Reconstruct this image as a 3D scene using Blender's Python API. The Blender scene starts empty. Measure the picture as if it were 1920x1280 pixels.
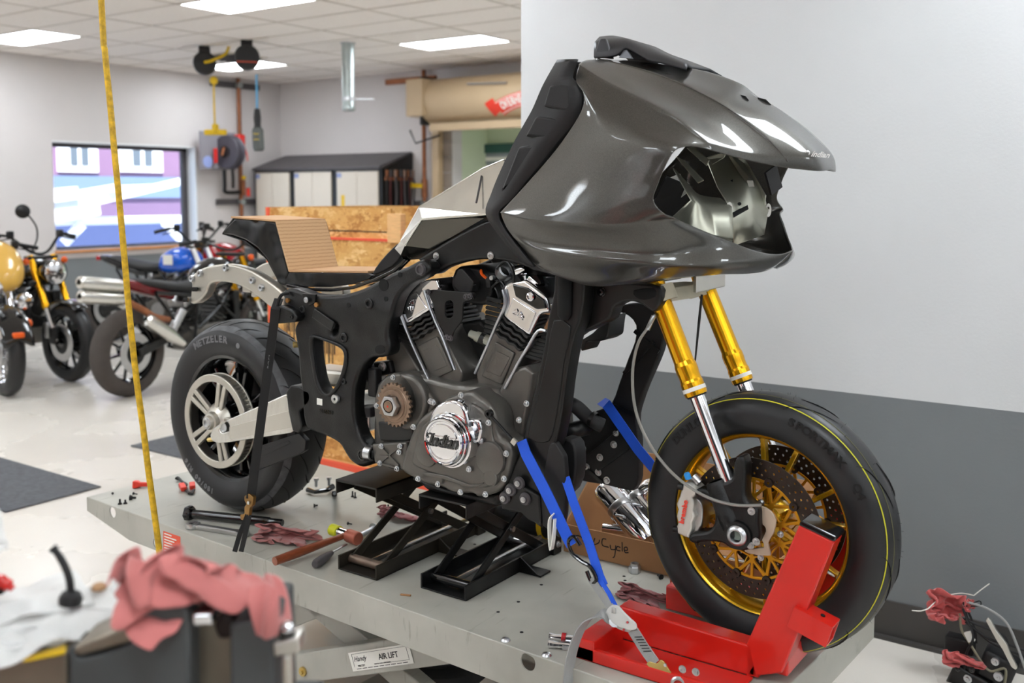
import bpy, bmesh, math, random
from mathutils import Vector, Matrix, noise
from math import pi, sin, cos, radians as RAD

sc = bpy.context.scene
COL = sc.collection

# ---------------------------------------------------------------- camera
F_PX, CX, CY = 1866.67, 960.0, 530.0           # 35 mm lens, image taken as 1920 x 1280
CAM = Vector((2.589, -2.161, 1.552))
_y, _p = RAD(55.0), RAD(5.2)
_fh = Vector((-cos(_y), sin(_y), 0)); RIGHT = Vector((sin(_y), cos(_y), 0)); _uz = Vector((0, 0, 1))
FWD = _fh * cos(_p) - _uz * sin(_p)
UPV = _uz * cos(_p) + _fh * sin(_p)
cd = bpy.data.cameras.new('camera'); cam = bpy.data.objects.new('camera', cd); COL.objects.link(cam)
cd.sensor_fit = 'HORIZONTAL'; cd.sensor_width = 36.0; cd.lens = 35.0
cd.shift_y = -110.0 / 1920.0; cd.clip_start = .05; cd.clip_end = 200
cd.dof.use_dof = True; cd.dof.focus_distance = 2.45; cd.dof.aperture_fstop = 3.4
cam.matrix_world = Matrix(((RIGHT.x, UPV.x, -FWD.x, CAM.x), (RIGHT.y, UPV.y, -FWD.y, CAM.y), (RIGHT.z, UPV.z, -FWD.z, CAM.z), (0, 0, 0, 1)))
sc.camera = cam

# ---------------------------------------------------------------- world, sun, exposure
w = bpy.data.worlds.new('sky'); sc.world = w; w.use_nodes = True
nt = w.node_tree; nt.nodes.clear()
wo = nt.nodes.new('ShaderNodeOutputWorld'); bg = nt.nodes.new('ShaderNodeBackground'); sk = nt.nodes.new('ShaderNodeTexSky')
sk.sky_type = 'HOSEK_WILKIE'; sk.turbidity = 4.0; sk.ground_albedo = .5
sk.sun_direction = Vector((.55, -.35, .75)).normalized()
nt.links.new(sk.outputs[0], bg.inputs[0]); nt.links.new(bg.outputs[0], wo.inputs[0])
bg.inputs[1].default_value = 13.0
sl = bpy.data.lights.new('sun', 'SUN'); sl.energy = 12.0; sl.angle = .01; sl.color = (1, .95, .88)
so = bpy.data.objects.new('sun', sl); COL.objects.link(so)
so.rotation_euler = Vector((.55, -.35, .75)).to_track_quat('Z', 'Y').to_euler()
sc.view_settings.view_transform = 'Standard'; sc.view_settings.look = 'None'
sc.view_settings.gamma = 1.0; sc.view_settings.use_curve_mapping = False
sc.view_settings.exposure = 0.0
LAMP = 19.5                                     # radiance of the ceiling troffers' diffusers

# ---------------------------------------------------------------- helpers
def at(px, py, X=None, Y=None, Z=None, D=None):
    """point of the place seen at a pixel of the photo, on the plane X=, Y= or Z= (or at depth D)"""
    r = FWD + RIGHT * ((px - CX) / F_PX) + UPV * ((CY - py) / F_PX)
    if X is not None: t = (X - CAM.x) / r.x
    elif Y is not None: t = (Y - CAM.y) / r.y
    elif Z is not None: t = (Z - CAM.z) / r.z
    else: t = D
    return CAM + r * t
def S(r, g, b):
    f = lambda c: (c / 255 / 12.92) if c <= 10 else ((c / 255 + .055) / 1.055) ** 2.4
    return (f(r), f(g), f(b), 1)
def mulc(c, k): return (min(1, c[0] * k), min(1, c[1] * k), min(1, c[2] * k), 1)

MATS = {}
def mat(name, col, rough=.5, metal=0., var=0., vs=8., bump=0., bs=60., coat=0., spec=.5, trans=0., emit=0., rvar=0., ior=1.45, alpha=1., stretch=(1, 1, 1), col2=None, sheen=0., detail=4.):
    if name in MATS: return MATS[name]
    m = bpy.data.materials.new(name); m.use_nodes = True; n = m.node_tree; B = n.nodes['Principled BSDF']; L = n.links.new
    B.inputs['Base Color'].default_value = col; B.inputs['Roughness'].default_value = rough; B.inputs['Metallic'].default_value = metal
    B.inputs['Coat Weight'].default_value = coat; B.inputs['Coat Roughness'].default_value = .03
    B.inputs['Specular IOR Level'].default_value = spec; B.inputs['Transmission Weight'].default_value = trans; B.inputs['IOR'].default_value = ior
    B.inputs['Alpha'].default_value = alpha; B.inputs['Sheen Weight'].default_value = sheen
    if emit: B.inputs['Emission Color'].default_value = col; B.inputs['Emission Strength'].default_value = emit
    tc = n.nodes.new('ShaderNodeTexCoord'); mp = n.nodes.new('ShaderNodeMapping'); mp.inputs['Scale'].default_value = stretch
    L(tc.outputs['Object'], mp.inputs[0])
    if var or rvar:
        nz = n.nodes.new('ShaderNodeTexNoise'); nz.inputs['Scale'].default_value = vs; nz.inputs['Detail'].default_value = detail; L(mp.outputs[0], nz.inputs[0])
        if var:
            cr = n.nodes.new('ShaderNodeValToRGB'); cr.color_ramp.elements[0].position = .3; cr.color_ramp.elements[1].position = .7
            cr.color_ramp.elements[0].color = mulc(col, 1 - var); cr.color_ramp.elements[1].color = col2 or mulc(col, 1 + var)
            L(nz.outputs[0], cr.inputs[0]); L(cr.outputs[0], B.inputs['Base Color'])
        if rvar:
            mr = n.nodes.new('ShaderNodeMapRange'); mr.inputs[3].default_value = max(.02, rough - rvar); mr.inputs[4].default_value = min(1, rough + rvar)
            mr.inputs[1].default_value = .3; mr.inputs[2].default_value = .7
            L(nz.outputs[0], mr.inputs[0]); L(mr.outputs[0], B.inputs['Roughness'])
    if bump:
        nb = n.nodes.new('ShaderNodeTexNoise'); nb.inputs['Scale'].default_value = bs; nb.inputs['Detail'].default_value = 3; L(mp.outputs[0], nb.inputs[0])
        bp = n.nodes.new('ShaderNodeBump'); bp.inputs['Strength'].default_value = bump; bp.inputs['Distance'].default_value = .002
        L(nb.outputs[0], bp.inputs['Height']); L(bp.outputs[0], B.inputs['Normal'])
    MATS[name] = m
    return m

def cr(pts, n=6, closed=False):
    """Catmull-Rom through the points"""
    P = [Vector(p) for p in pts]; out = []; N = len(P)
    for i in range(N if closed else N - 1):
        if closed: a, b, c, d = P[(i - 1) % N], P[i], P[(i + 1) % N], P[(i + 2) % N]
        else: a, b, c, d = P[max(0, i - 1)], P[i], P[i + 1], P[min(N - 1, i + 2)]
        for k in range(n):
            t = k / n
            out.append(.5 * ((2 * b) + (c - a) * t + (2 * a - 5 * b + 4 * c - d) * t * t + (3 * b - a - 3 * c + d) * t ** 3))
    if not closed: out.append(P[-1].copy())
    return out
def rnd(pts, r, n=3):
    """polygon with rounded corners"""
    P = [Vector(p) for p in pts]; N = len(P); out = []
    for i in range(N):
        a, b, c = P[i - 1], P[i], P[(i + 1) % N]
        u, v = (a - b), (c - b); k = min(r, u.length * .45, v.length * .45)
        p, q = b + u.normalized() * k, b + v.normalized() * k
        for j in range(n + 1):
            t = j / n; out.append((1 - t) ** 2 * p + 2 * t * (1 - t) * b + t * t * q)
    return out
def circ(cx, cy, r, n=16, ry=None, a0=0.):
    return [Vector((cx + r * cos(a0 + 2 * pi * i / n), cy + (ry or r) * sin(a0 + 2 * pi * i / n))) for i in range(n)]
def frame(d):
    d = Vector(d).normalized(); a = Vector((0, 0, 1)) if abs(d.z) < .9 else Vector((1, 0, 0))
    x = a.cross(d).normalized(); return x, d.cross(x).normalized(), d

class MB:
    def __init__(s): s.v = []; s.f = []; s.m = []; s.mi = 0
    def add(s, vs, fs):
        o = len(s.v); s.v += [tuple(v) for v in vs]
        for f in fs: s.f.append([i + o for i in f]); s.m.append(s.mi)
        return s
    def box(s, c, d, R=None):
        c = Vector(c); h = [x / 2 for x in d]; vs = []
        for z in (-1, 1):
            for y in (-1, 1):
                for x in (-1, 1):
                    p = Vector((x * h[0], y * h[1], z * h[2]))
                    if R is not None: p = R @ p
                    vs.append(c + p)
        return s.add(vs, [(0, 2, 3, 1), (4, 5, 7, 6), (0, 1, 5, 4), (2, 6, 7, 3), (0, 4, 6, 2), (1, 3, 7, 5)])
    def bx(s, x0, x1, y0, y1, z0, z1): return s.box(((x0 + x1) / 2, (y0 + y1) / 2, (z0 + z1) / 2), (abs(x1 - x0), abs(y1 - y0), abs(z1 - z0)))
    def bar(s, a, b, wd, ht, up=(0, 0, 1)):
        a, b = Vector(a), Vector(b); d = (b - a); L = d.length; d.normalize(); u = Vector(up)
        x = d.cross(u).normalized(); z = x.cross(d).normalized()
        R = Matrix((x, d, z)).transposed(); return s.box((a + b) / 2, (wd, L, ht), R)
    def rings(s, rings, closed=True, cap=True):
        n = len(rings[0]); o = len(s.v); vs = [p for r in rings for p in r]; fs = []
        for i in range(len(rings) - 1):
            for j in range(n if closed else n - 1):
                k = (j + 1) % n; fs.append((i * n + j, i * n + k, (i + 1) * n + k, (i + 1) * n + j))
        if cap and closed:
            fs.append(tuple(range(n - 1, -1, -1))); fs.append(tuple((len(rings) - 1) * n + j for j in range(n)))
        return s.add(vs, fs)
    def cyl(s, a, b, r, r2=None, n=14, cap=True):
        a, b = Vector(a), Vector(b); x, y, d = frame(b - a); r2 = r if r2 is None else r2
        R = lambda c, q: [c + (x * cos(2 * pi * i / n) + y * sin(2 * pi * i / n)) * q for i in range(n)]
        return s.rings([R(a, r), R(b, r2)], cap=cap)
    def tube(s, pts, r, n=8, cap=True, sq=None):
        P = [Vector(p) for p in pts]; rs = r if isinstance(r, (list, tuple)) else [r] * len(P); rg = []; px = None
        for i, p in enumerate(P):
            d = (P[min(i + 1, len(P) - 1)] - P[max(i - 1, 0)])
            if d.length < 1e-9: d = Vector((0, 0, 1))
            d.normalize()
            if px is None: x, y, _ = frame(d)
            else:
                x = (px - d * px.dot(d))
                if x.length < 1e-6: x, y, _ = frame(d)
                x.normalize(); y = d.cross(x)
            px = x
            rg.append([p + (x * cos(2 * pi * j / n) * rs[i] + y * sin(2 * pi * j / n) * (rs[i] if sq is None else rs[i] * sq)) for j in range(n)])
        return s.rings(rg, cap=cap)
    def lathe(s, prof, c, ax=(0, 1, 0), n=32, closed=False, cap=False):
        """profile [(radius, along axis)] spun about ax through c"""
        c = Vector(c); x, y, d = frame(ax); rg = []
        if closed: prof = list(prof) + [prof[0]]
        for r, h in prof: rg.append([c + d * h + (x * cos(2 * pi * i / n) + y * sin(2 * pi * i / n)) * r for i in range(n)])
        return s.rings(rg, cap=cap)
    def prism(s, pts, off):
        off = Vector(off); P = [Vector(p) for p in pts]; n = len(P)
        fs = [tuple(range(n)), tuple(range(2 * n - 1, n - 1, -1))] + [(i, n + i, n + (i + 1) % n, (i + 1) % n) for i in range(n)]
        return s.add(P + [p + off for p in P], fs)
    def grid(s, rows, flip=False):
        n = len(rows[0]); fs = []
        for i in range(len(rows) - 1):
            for j in range(n - 1):
                q = (i * n + j, i * n + j + 1, (i + 1) * n + j + 1, (i + 1) * n + j); fs.append(q[::-1] if flip else q)
        return s.add([p for r in rows for p in r], fs)
    def sph(s, c, r, n=12, m=8, sz=1.):
        c = Vector(c); rg = []
        for i in range(m + 1):
            a = -pi / 2 + pi * i / m; q = max(1e-4, cos(a)) * r
            rg.append([c + Vector((q * cos(2 * pi * j / n), q * sin(2 * pi * j / n), r * sin(a) * sz)) for j in range(n)])
        return s.rings(rg)
    def ribbon(s, pts, wd, side, th=.002):
        """flat webbing along pts; side = width direction"""
        P = [Vector(p) for p in pts]; rg = []
        for i, p in enumerate(P):
            d = (P[min(i + 1, len(P) - 1)] - P[max(i - 1, 0)]).normalized(); x = Vector(side); x = (x - d * x.dot(d)).normalized(); y = d.cross(x)
            rg.append([p + x * wd / 2 + y * th / 2, p - x * wd / 2 + y * th / 2, p - x * wd / 2 - y * th / 2, p + x * wd / 2 - y * th / 2])
        return s.rings(rg)
    def mesh(s, name):
        me = bpy.data.meshes.new(name); me.from_pydata(s.v, [], s.f)
        if any(s.m):
            me.polygons.foreach_set('material_index', s.m)
        return me
    def build(s, name, m, parent=None, **k): return put(name, s.mesh(name), m, parent, **k)

XF = [None]                                       # transform for meshes being built (the steered front end)
def fixn(me):
    b = bmesh.new(); b.from_mesh(me); bmesh.ops.recalc_face_normals(b, faces=b.faces); b.to_mesh(me); b.free()
def put(name, me, m, parent=None, smooth=35, bevel=0., seg=2, sub=0, solid=0., local=False, recalc=True):
    if XF[0] is not None: me.transform(XF[0])
    if recalc: fixn(me)
    for q in (m if isinstance(m, (list, tuple)) else [m]): me.materials.append(q)
    if smooth:
        me.polygons.foreach_set('use_smooth', [True] * len(me.polygons))
        if smooth < 180: me.set_sharp_from_angle(angle=RAD(smooth))
    o = bpy.data.objects.new(name, me); COL.objects.link(o)
    if parent is not None:
        o.parent = parent
        if not local and parent.type == 'EMPTY' and parent.parent is None: o.location = -parent.location
    if solid:
        q = o.modifiers.new('solid', 'SOLIDIFY'); q.thickness = solid; q.offset = 0
    if bevel:
        q = o.modifiers.new('bevel', 'BEVEL'); q.width = bevel; q.segments = seg; q.limit_method = 'ANGLE'; q.angle_limit = RAD(38); q.harden_normals = False
    if sub:
        q = o.modifiers.new('sub', 'SUBSURF'); q.levels = sub; q.render_levels = sub
    return o
def tag(o, label, cat=None, group=None, kind=None):
    if label: o['label'] = label
    if cat: o['category'] = cat
    if group: o['group'] = group
    if kind: o['kind'] = kind
    return o
def thing(name, label, cat, loc=(0, 0, 0), group=None):
    o = bpy.data.objects.new(name, None); COL.objects.link(o); o.location = loc; o.empty_display_size = .05
    return tag(o, label, cat, group)
def pgroup(name, parent):
    o = bpy.data.objects.new(name, None); COL.objects.link(o); o.parent = parent; o.location = -parent.location; o.empty_display_size = .05
    return o
def struct(name, mb, m, parent=None, label=None, **k):
    o = mb.build(name, m, parent, **k); o['kind'] = 'structure'
    if label: o['label'] = label
    return o
XZ = lambda y: Matrix(((1, 0, 0, 0), (0, 0, -1, y), (0, 1, 0, 0), (0, 0, 0, 1)))     # u,v,w -> X,Z,-Y
def curve_mesh(loops, th, bevel=0., res=2):
    c = bpy.data.curves.new('c', 'CURVE'); c.dimensions = '2D'; c.fill_mode = 'BOTH'
    c.extrude = max(.0002, th / 2 - bevel); c.bevel_depth = bevel; c.bevel_resolution = res; c.offset = -bevel
    for lp in loops:
        s = c.splines.new('POLY'); s.points.add(len(lp) - 1); s.use_cyclic_u = True
        for i, p in enumerate(lp): s.points[i].co = (p[0], p[1], 0, 1)
    o = bpy.data.objects.new('c', c); me = bpy.data.meshes.new_from_object(o); bpy.data.objects.remove(o); bpy.data.curves.remove(c)
    return me
def plate_uv(name, loops, th, M4, m, parent=None, bevel=.002, **k):
    """flat piece with holes: first loop outline; its front face lies at w=0 and it goes back by th"""
    me = curve_mesh(loops, th, bevel); me.transform(Matrix.Translation((0, 0, -th / 2))); me.transform(M4); me.materials.clear()
    return put(name, me, m, parent, **k)
def pl(px, Y): return [Vector((p.x, p.z)) for p in (at(a, b, Y=Y) for a, b in px)]
def plate(name, px, Y, th, m, parent=None, holes=(), bevel=.003, sm=0, rr=0, **k):
    """piece seen from the side: outline in photo pixels on the plane Y, going back by th"""
    def prep(q):
        q = pl(q, Y)
        if sm: q = cr(q, sm, True)
        elif rr: q = rnd(q, rr)
        return q
    return plate_uv(name, [prep(px)] + [prep(h) for h in holes], th, XZ(Y), m, parent, bevel, **k)
def text_mesh(s, size, depth=.0006, shear=0., bold=0., ax='CENTER', space=1.):
    c = bpy.data.curves.new('t', 'FONT'); c.body = s; c.size = size; c.extrude = depth / 2; c.shear = shear; c.offset = bold; c.align_x = ax; c.align_y = 'CENTER'; c.space_character = space
    c.resolution_u = 3
    o = bpy.data.objects.new('t', c); me = bpy.data.meshes.new_from_object(o); bpy.data.objects.remove(o); bpy.data.curves.remove(c); me.materials.clear()
    return me
def text(name, s, size, M4, m, parent=None, **k):
    me = text_mesh(s, size, **k); me.transform(M4); return put(name, me, m, parent, smooth=0, recalc=False)
def stroke(name, lines, wd, th, M4, m, parent=None, n=5):
    """hand-drawn lettering from polylines in u,v"""
    mb = MB()
    for ln in lines:
        P = cr([Vector((p[0], p[1], 0)) for p in ln], n) if len(ln) > 2 else [Vector((p[0], p[1], 0)) for p in ln]
        mb.ribbon(P, wd, (1, .6, 0), th) if False else mb.tube(P, wd / 2, 6, sq=None)
    for i, v in enumerate(mb.v): mb.v[i] = (v[0], v[1], v[2] * th / wd)
    me = mb.mesh(name); me.transform(M4); return put(name, me, m, parent)
def copy_tree(o, loc=None, rot=None):
    r = o.copy(); COL.objects.link(r)
    if loc is not None: r.location = loc
    if rot is not None: r.rotation_euler = rot
    for ch in o.children:
        c = ch.copy(); COL.objects.link(c); c.parent = r
        for g in ch.children:
            d = g.copy(); COL.objects.link(d); d.parent = c
    return r
def basis(o, u, v):
    """matrix for u,v,w with origin o"""
    u = Vector(u).normalized(); v = Vector(v); v = (v - u * v.dot(u)).normalized(); w_ = u.cross(v); o = Vector(o)
    return Matrix(((u.x, v.x, w_.x, o.x), (u.y, v.y, w_.y, o.y), (u.z, v.z, w_.z, o.z), (0, 0, 0, 1)))
def rag_mesh(c, sx, sy, h, seed, n=34, rot=0., base=None, rough=1., fold=3.0):
    """crumpled cloth: folded height field with tucked-in edges"""
    rows = []; c = Vector(c); rm = Matrix.Rotation(rot, 3, 'Z')
    for i in range(n + 1):
        row = []
        for j in range(n + 1):
            u, v = -1 + 2 * i / n, -1 + 2 * j / n; r = max(abs(u), abs(v)); ang = math.atan2(v, u)
            q = Vector((u * fold + seed * 7.1, v * fold * .6 + seed * 3.3, seed)); nz = noise.noise(q); n2 = noise.noise(q * 2.3 + Vector((5, 2, 1)))
            out = .82 + .22 * noise.noise(Vector((cos(ang) * 1.7 + seed, sin(ang) * 1.7, seed * 2)))
            x, y = u * sx * out * (1 - .12 * abs(nz)), v * sy * out * (1 - .12 * abs(n2))
            ridge = (1 - abs(nz) * 2.2) * .55 + (1 - abs(n2) * 2) * .3 * rough
            fall = max(0., 1 - r ** 3.2)
            z = h * fall * (.35 + .75 * max(0, ridge)) + .004 + h * .06 * (nz + 1)
            if r > .82: x *= 1 - .10 * (r - .82) * 5; y *= 1 - .10 * (r - .82) * 5; z = max(.003, z * .6)
            p = rm @ Vector((x, y, 0)); b = base(p.x, p.y) if base else 0
            row.append(c + Vector((p.x, p.y, z + b)))
        rows.append(row)
    return MB().grid(rows).mesh('rag')
def hexbolt(mb, c, ax, r, h, n=6):
    c = Vector(c); d = Vector(ax).normalized(); mb.cyl(c, c + d * h, r, n=n); return mb
def bolt_head(mb, c, r=.006, h=.006, ax=(0, -1, 0)):
    """socket cap with a washer"""
    c = Vector(c); d = Vector(ax).normalized()
    mb.cyl(c, c + d * h * .3, r * 1.45, n=12); mb.lathe([(r, 0), (r, h * .9), (r * .85, h), (r * .45, h), (r * .45, h * .5), (0.0001, h * .5)], c, d, n=12)
    return mb
# two shop rags as settled folds: rows of 22 points, each x, y, z in millimetres
RAG_A = [
 -22,-46,60,-26,-56,46,-38,-53,34,-46,-55,24,-52,-51,36,-54,-50,52,-60,-49,60,-48,-38,56,-40,-25,61,-56,-32,65,-73,-29,62,-71,-31,77,-63,-22,86,-56,-6,88,-50,-15,100,-45,-8,106,-47,4,113,-45,-9,116,-52,-15,122,-64,-7,132,-78,-5,139,-81,8,144,
 -24,-41,53,-33,-53,53,-40,-46,38,-49,-46,25,-57,-52,31,-59,-46,46,-67,-45,56,-55,-33,55,-46,-19,57,-53,-26,67,-69,-20,62,-71,-28,71,-58,-24,82,-49,-11,86,-45,-8,97,-40,-11,106,-41,1,117,-45,-3,122,-45,-12,129,-62,-15,136,-76,-11,144,-81,4,152,
 -19,-48,44,-33,-46,46,-42,-36,46,-54,-39,38,-69,-45,34,-76,-44,43,-77,-33,51,-66,-23,47,-60,-16,54,-55,-14,60,-57,-15,66,-68,-14,75,-62,-13,82,-49,-7,77,-38,-1,86,-32,2,99,-32,8,114,-39,8,128,-47,2,139,-54,-8,149,-66,-13,158,-80,-9,161,
 -21,-48,21,-28,-35,24,-44,-35,23,-55,-29,19,-61,-33,19,-69,-23,30,-78,-15,31,-78,-4,40,-79,2,52,-68,5,53,-62,7,69,-75,7,66,-76,7,81,-64,9,91,-56,15,86,-54,7,99,-55,11,113,-61,13,120,-66,2,126,-70,2,139,-69,8,155,-69,5,170,
 -18,-44,6,-32,-41,13,-43,-30,14,-53,-21,16,-67,-23,12,-67,-13,21,-72,-4,29,-77,6,36,-77,13,48,-68,14,55,-61,18,60,-73,19,71,-76,19,82,-70,23,95,-57,26,94,-47,18,98,-53,17,109,-68,16,114,-69,16,126,-58,12,137,-57,7,152,-56,0,167,
 -11,-38,11,-27,-32,9,-42,-22,9,-50,-14,20,-67,-13,11,-75,-5,18,-65,1,26,-76,13,32,-78,20,47,-71,24,52,-63,28,55,-72,29,72,-71,25,79,-67,32,88,-58,34,97,-48,27,99,-52,24,113,-66,27,114,-69,27,131,-62,17,141,-50,10,151,-46,-3,163,
 -12,-38,21,-23,-27,17,-33,-15,13,-45,-9,12,-57,-6,7,-71,2,10,-69,11,20,-70,18,32,-72,29,42,-72,35,48,-71,38,55,-71,41,71,-64,35,76,-57,38,82,-51,43,92,-48,40,101,-53,37,112,-59,38,115,-58,33,131,-58,26,147,-53,19,159,-45,8,171,
 -21,-30,33,-25,-20,28,-37,-14,24,-36,-9,22,-50,-1,21,-56,9,19,-60,21,22,-62,24,31,-59,23,41,-60,36,43,-58,49,51,-61,44,62,-59,33,70,-49,30,79,-40,37,87,-39,39,98,-43,39,108,-45,38,119,-47,29,129,-47,24,145,-44,22,160,-35,24,169,
 -27,-24,46,-39,-25,37,-38,-20,34,-38,-8,42,-46,2,36,-42,5,19,-48,17,17,-44,21,34,-48,12,46,-45,28,48,-42,42,52,-47,34,60,-51,29,65,-41,22,69,-42,17,86,-38,23,99,-29,28,110,-34,36,116,-39,30,132,-35,21,144,-27,18,155,-21,19,170,
 -18,-25,41,-33,-27,46,-32,-17,42,-29,-3,39,-35,3,38,-32,7,21,-39,18,21,-33,16,33,-42,10,37,-38,20,51,-32,37,51,-38,29,59,-41,25,63,-35,30,75,-32,17,84,-31,15,101,-27,22,116,-26,34,124,-30,27,127,-32,15,137,-22,12,152,-16,10,168,
 -15,-26,47,-27,-28,53,-23,-18,47,-20,-4,43,-24,5,41,-26,12,27,-32,20,19,-29,20,33,-37,17,40,-29,17,48,-23,32,51,-28,24,60,-31,19,64,-27,33,74,-26,25,88,-22,14,100,-20,24,110,-20,36,124,-22,27,131,-23,12,133,-17,6,147,-9,3,164,
 -10,-42,38,-9,-32,44,-4,-23,53,-5,-7,51,-6,4,38,-8,13,26,-17,25,25,-29,35,23,-28,39,35,-18,31,39,-9,24,44,-9,20,55,-11,21,66,-15,16,79,-8,26,89,-11,35,101,-3,31,103,-1,34,118,-2,25,121,0,14,128,3,2,133,10,5,147,
 6,-42,47,1,-41,34,-3,-27,31,-6,-16,37,-10,-4,31,-18,2,21,-22,13,10,-19,25,13,-16,38,24,-18,47,36,-16,46,51,-4,42,59,-4,35,68,-5,23,73,-8,35,83,-8,48,86,-4,50,100,3,49,112,8,37,120,11,20,124,18,8,124,28,4,135,
 17,-41,43,7,-30,34,-2,-21,21,1,-11,30,2,-1,30,-8,6,20,-11,9,9,-13,26,11,-12,39,21,-8,42,37,-9,53,51,-4,52,66,1,39,76,3,21,82,2,36,86,0,52,82,6,54,94,12,50,110,15,40,123,15,27,132,23,17,128,34,5,121,
 17,-48,35,12,-33,28,6,-21,17,5,-10,23,9,-1,27,1,13,21,-3,12,11,-4,26,12,-4,41,17,-4,47,33,1,51,48,5,53,62,9,37,70,12,22,79,12,35,85,10,51,79,15,50,90,20,46,105,24,37,118,25,27,133,30,17,136,41,11,123,
 32,-42,36,23,-33,27,22,-27,20,25,-14,18,23,-2,14,16,1,10,16,14,9,16,29,9,17,43,18,16,52,29,19,50,44,21,44,54,24,36,59,28,24,66,26,35,71,29,46,75,33,46,87,35,40,100,40,34,111,42,30,127,46,23,140,53,11,142,
 25,-37,54,30,-37,44,23,-21,41,16,-13,30,23,-2,31,22,8,22,10,14,26,9,30,24,16,39,35,28,37,34,32,44,31,39,44,39,38,45,46,41,28,47,42,25,60,39,29,69,32,31,83,37,23,94,43,17,107,55,17,117,59,21,128,65,26,139,
 36,-41,59,35,-28,51,33,-19,37,29,-9,32,30,1,38,22,10,31,19,19,32,16,23,27,21,30,39,36,28,39,40,35,30,43,49,30,48,50,40,47,38,48,52,30,54,44,40,65,43,31,77,44,15,86,51,11,99,64,15,109,70,23,123,68,34,135,
 43,-45,49,43,-28,52,39,-15,42,39,-9,29,35,-3,32,31,9,23,30,17,30,23,23,20,28,30,30,40,22,34,50,31,30,53,46,28,57,53,39,57,43,50,59,30,56,54,39,67,50,32,77,53,15,82,55,18,93,65,24,103,73,31,117,76,37,133,
 42,-38,38,51,-31,41,50,-23,37,53,-12,30,49,-4,29,44,8,23,43,16,28,33,25,16,34,35,20,46,29,25,56,31,27,56,40,31,65,44,38,63,37,46,67,35,57,65,35,66,60,30,71,61,26,83,59,29,88,61,34,102,62,40,116,69,47,127,
 40,-30,21,48,-29,24,60,-32,24,67,-21,25,58,-11,21,57,3,20,49,13,17,42,26,14,37,43,16,49,46,18,63,45,14,70,37,17,69,33,28,79,32,41,74,40,40,72,41,52,75,42,67,63,46,72,61,44,83,59,51,95,51,48,106,44,48,121,
 47,-39,21,38,-32,14,54,-31,7,65,-20,8,59,-12,12,49,-3,5,47,14,5,38,28,6,32,45,8,44,55,9,60,53,6,73,53,16,78,44,22,83,47,29,75,48,41,77,54,45,70,57,59,66,53,73,58,54,80,47,50,87,48,54,102,40,56,117,
]
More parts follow.
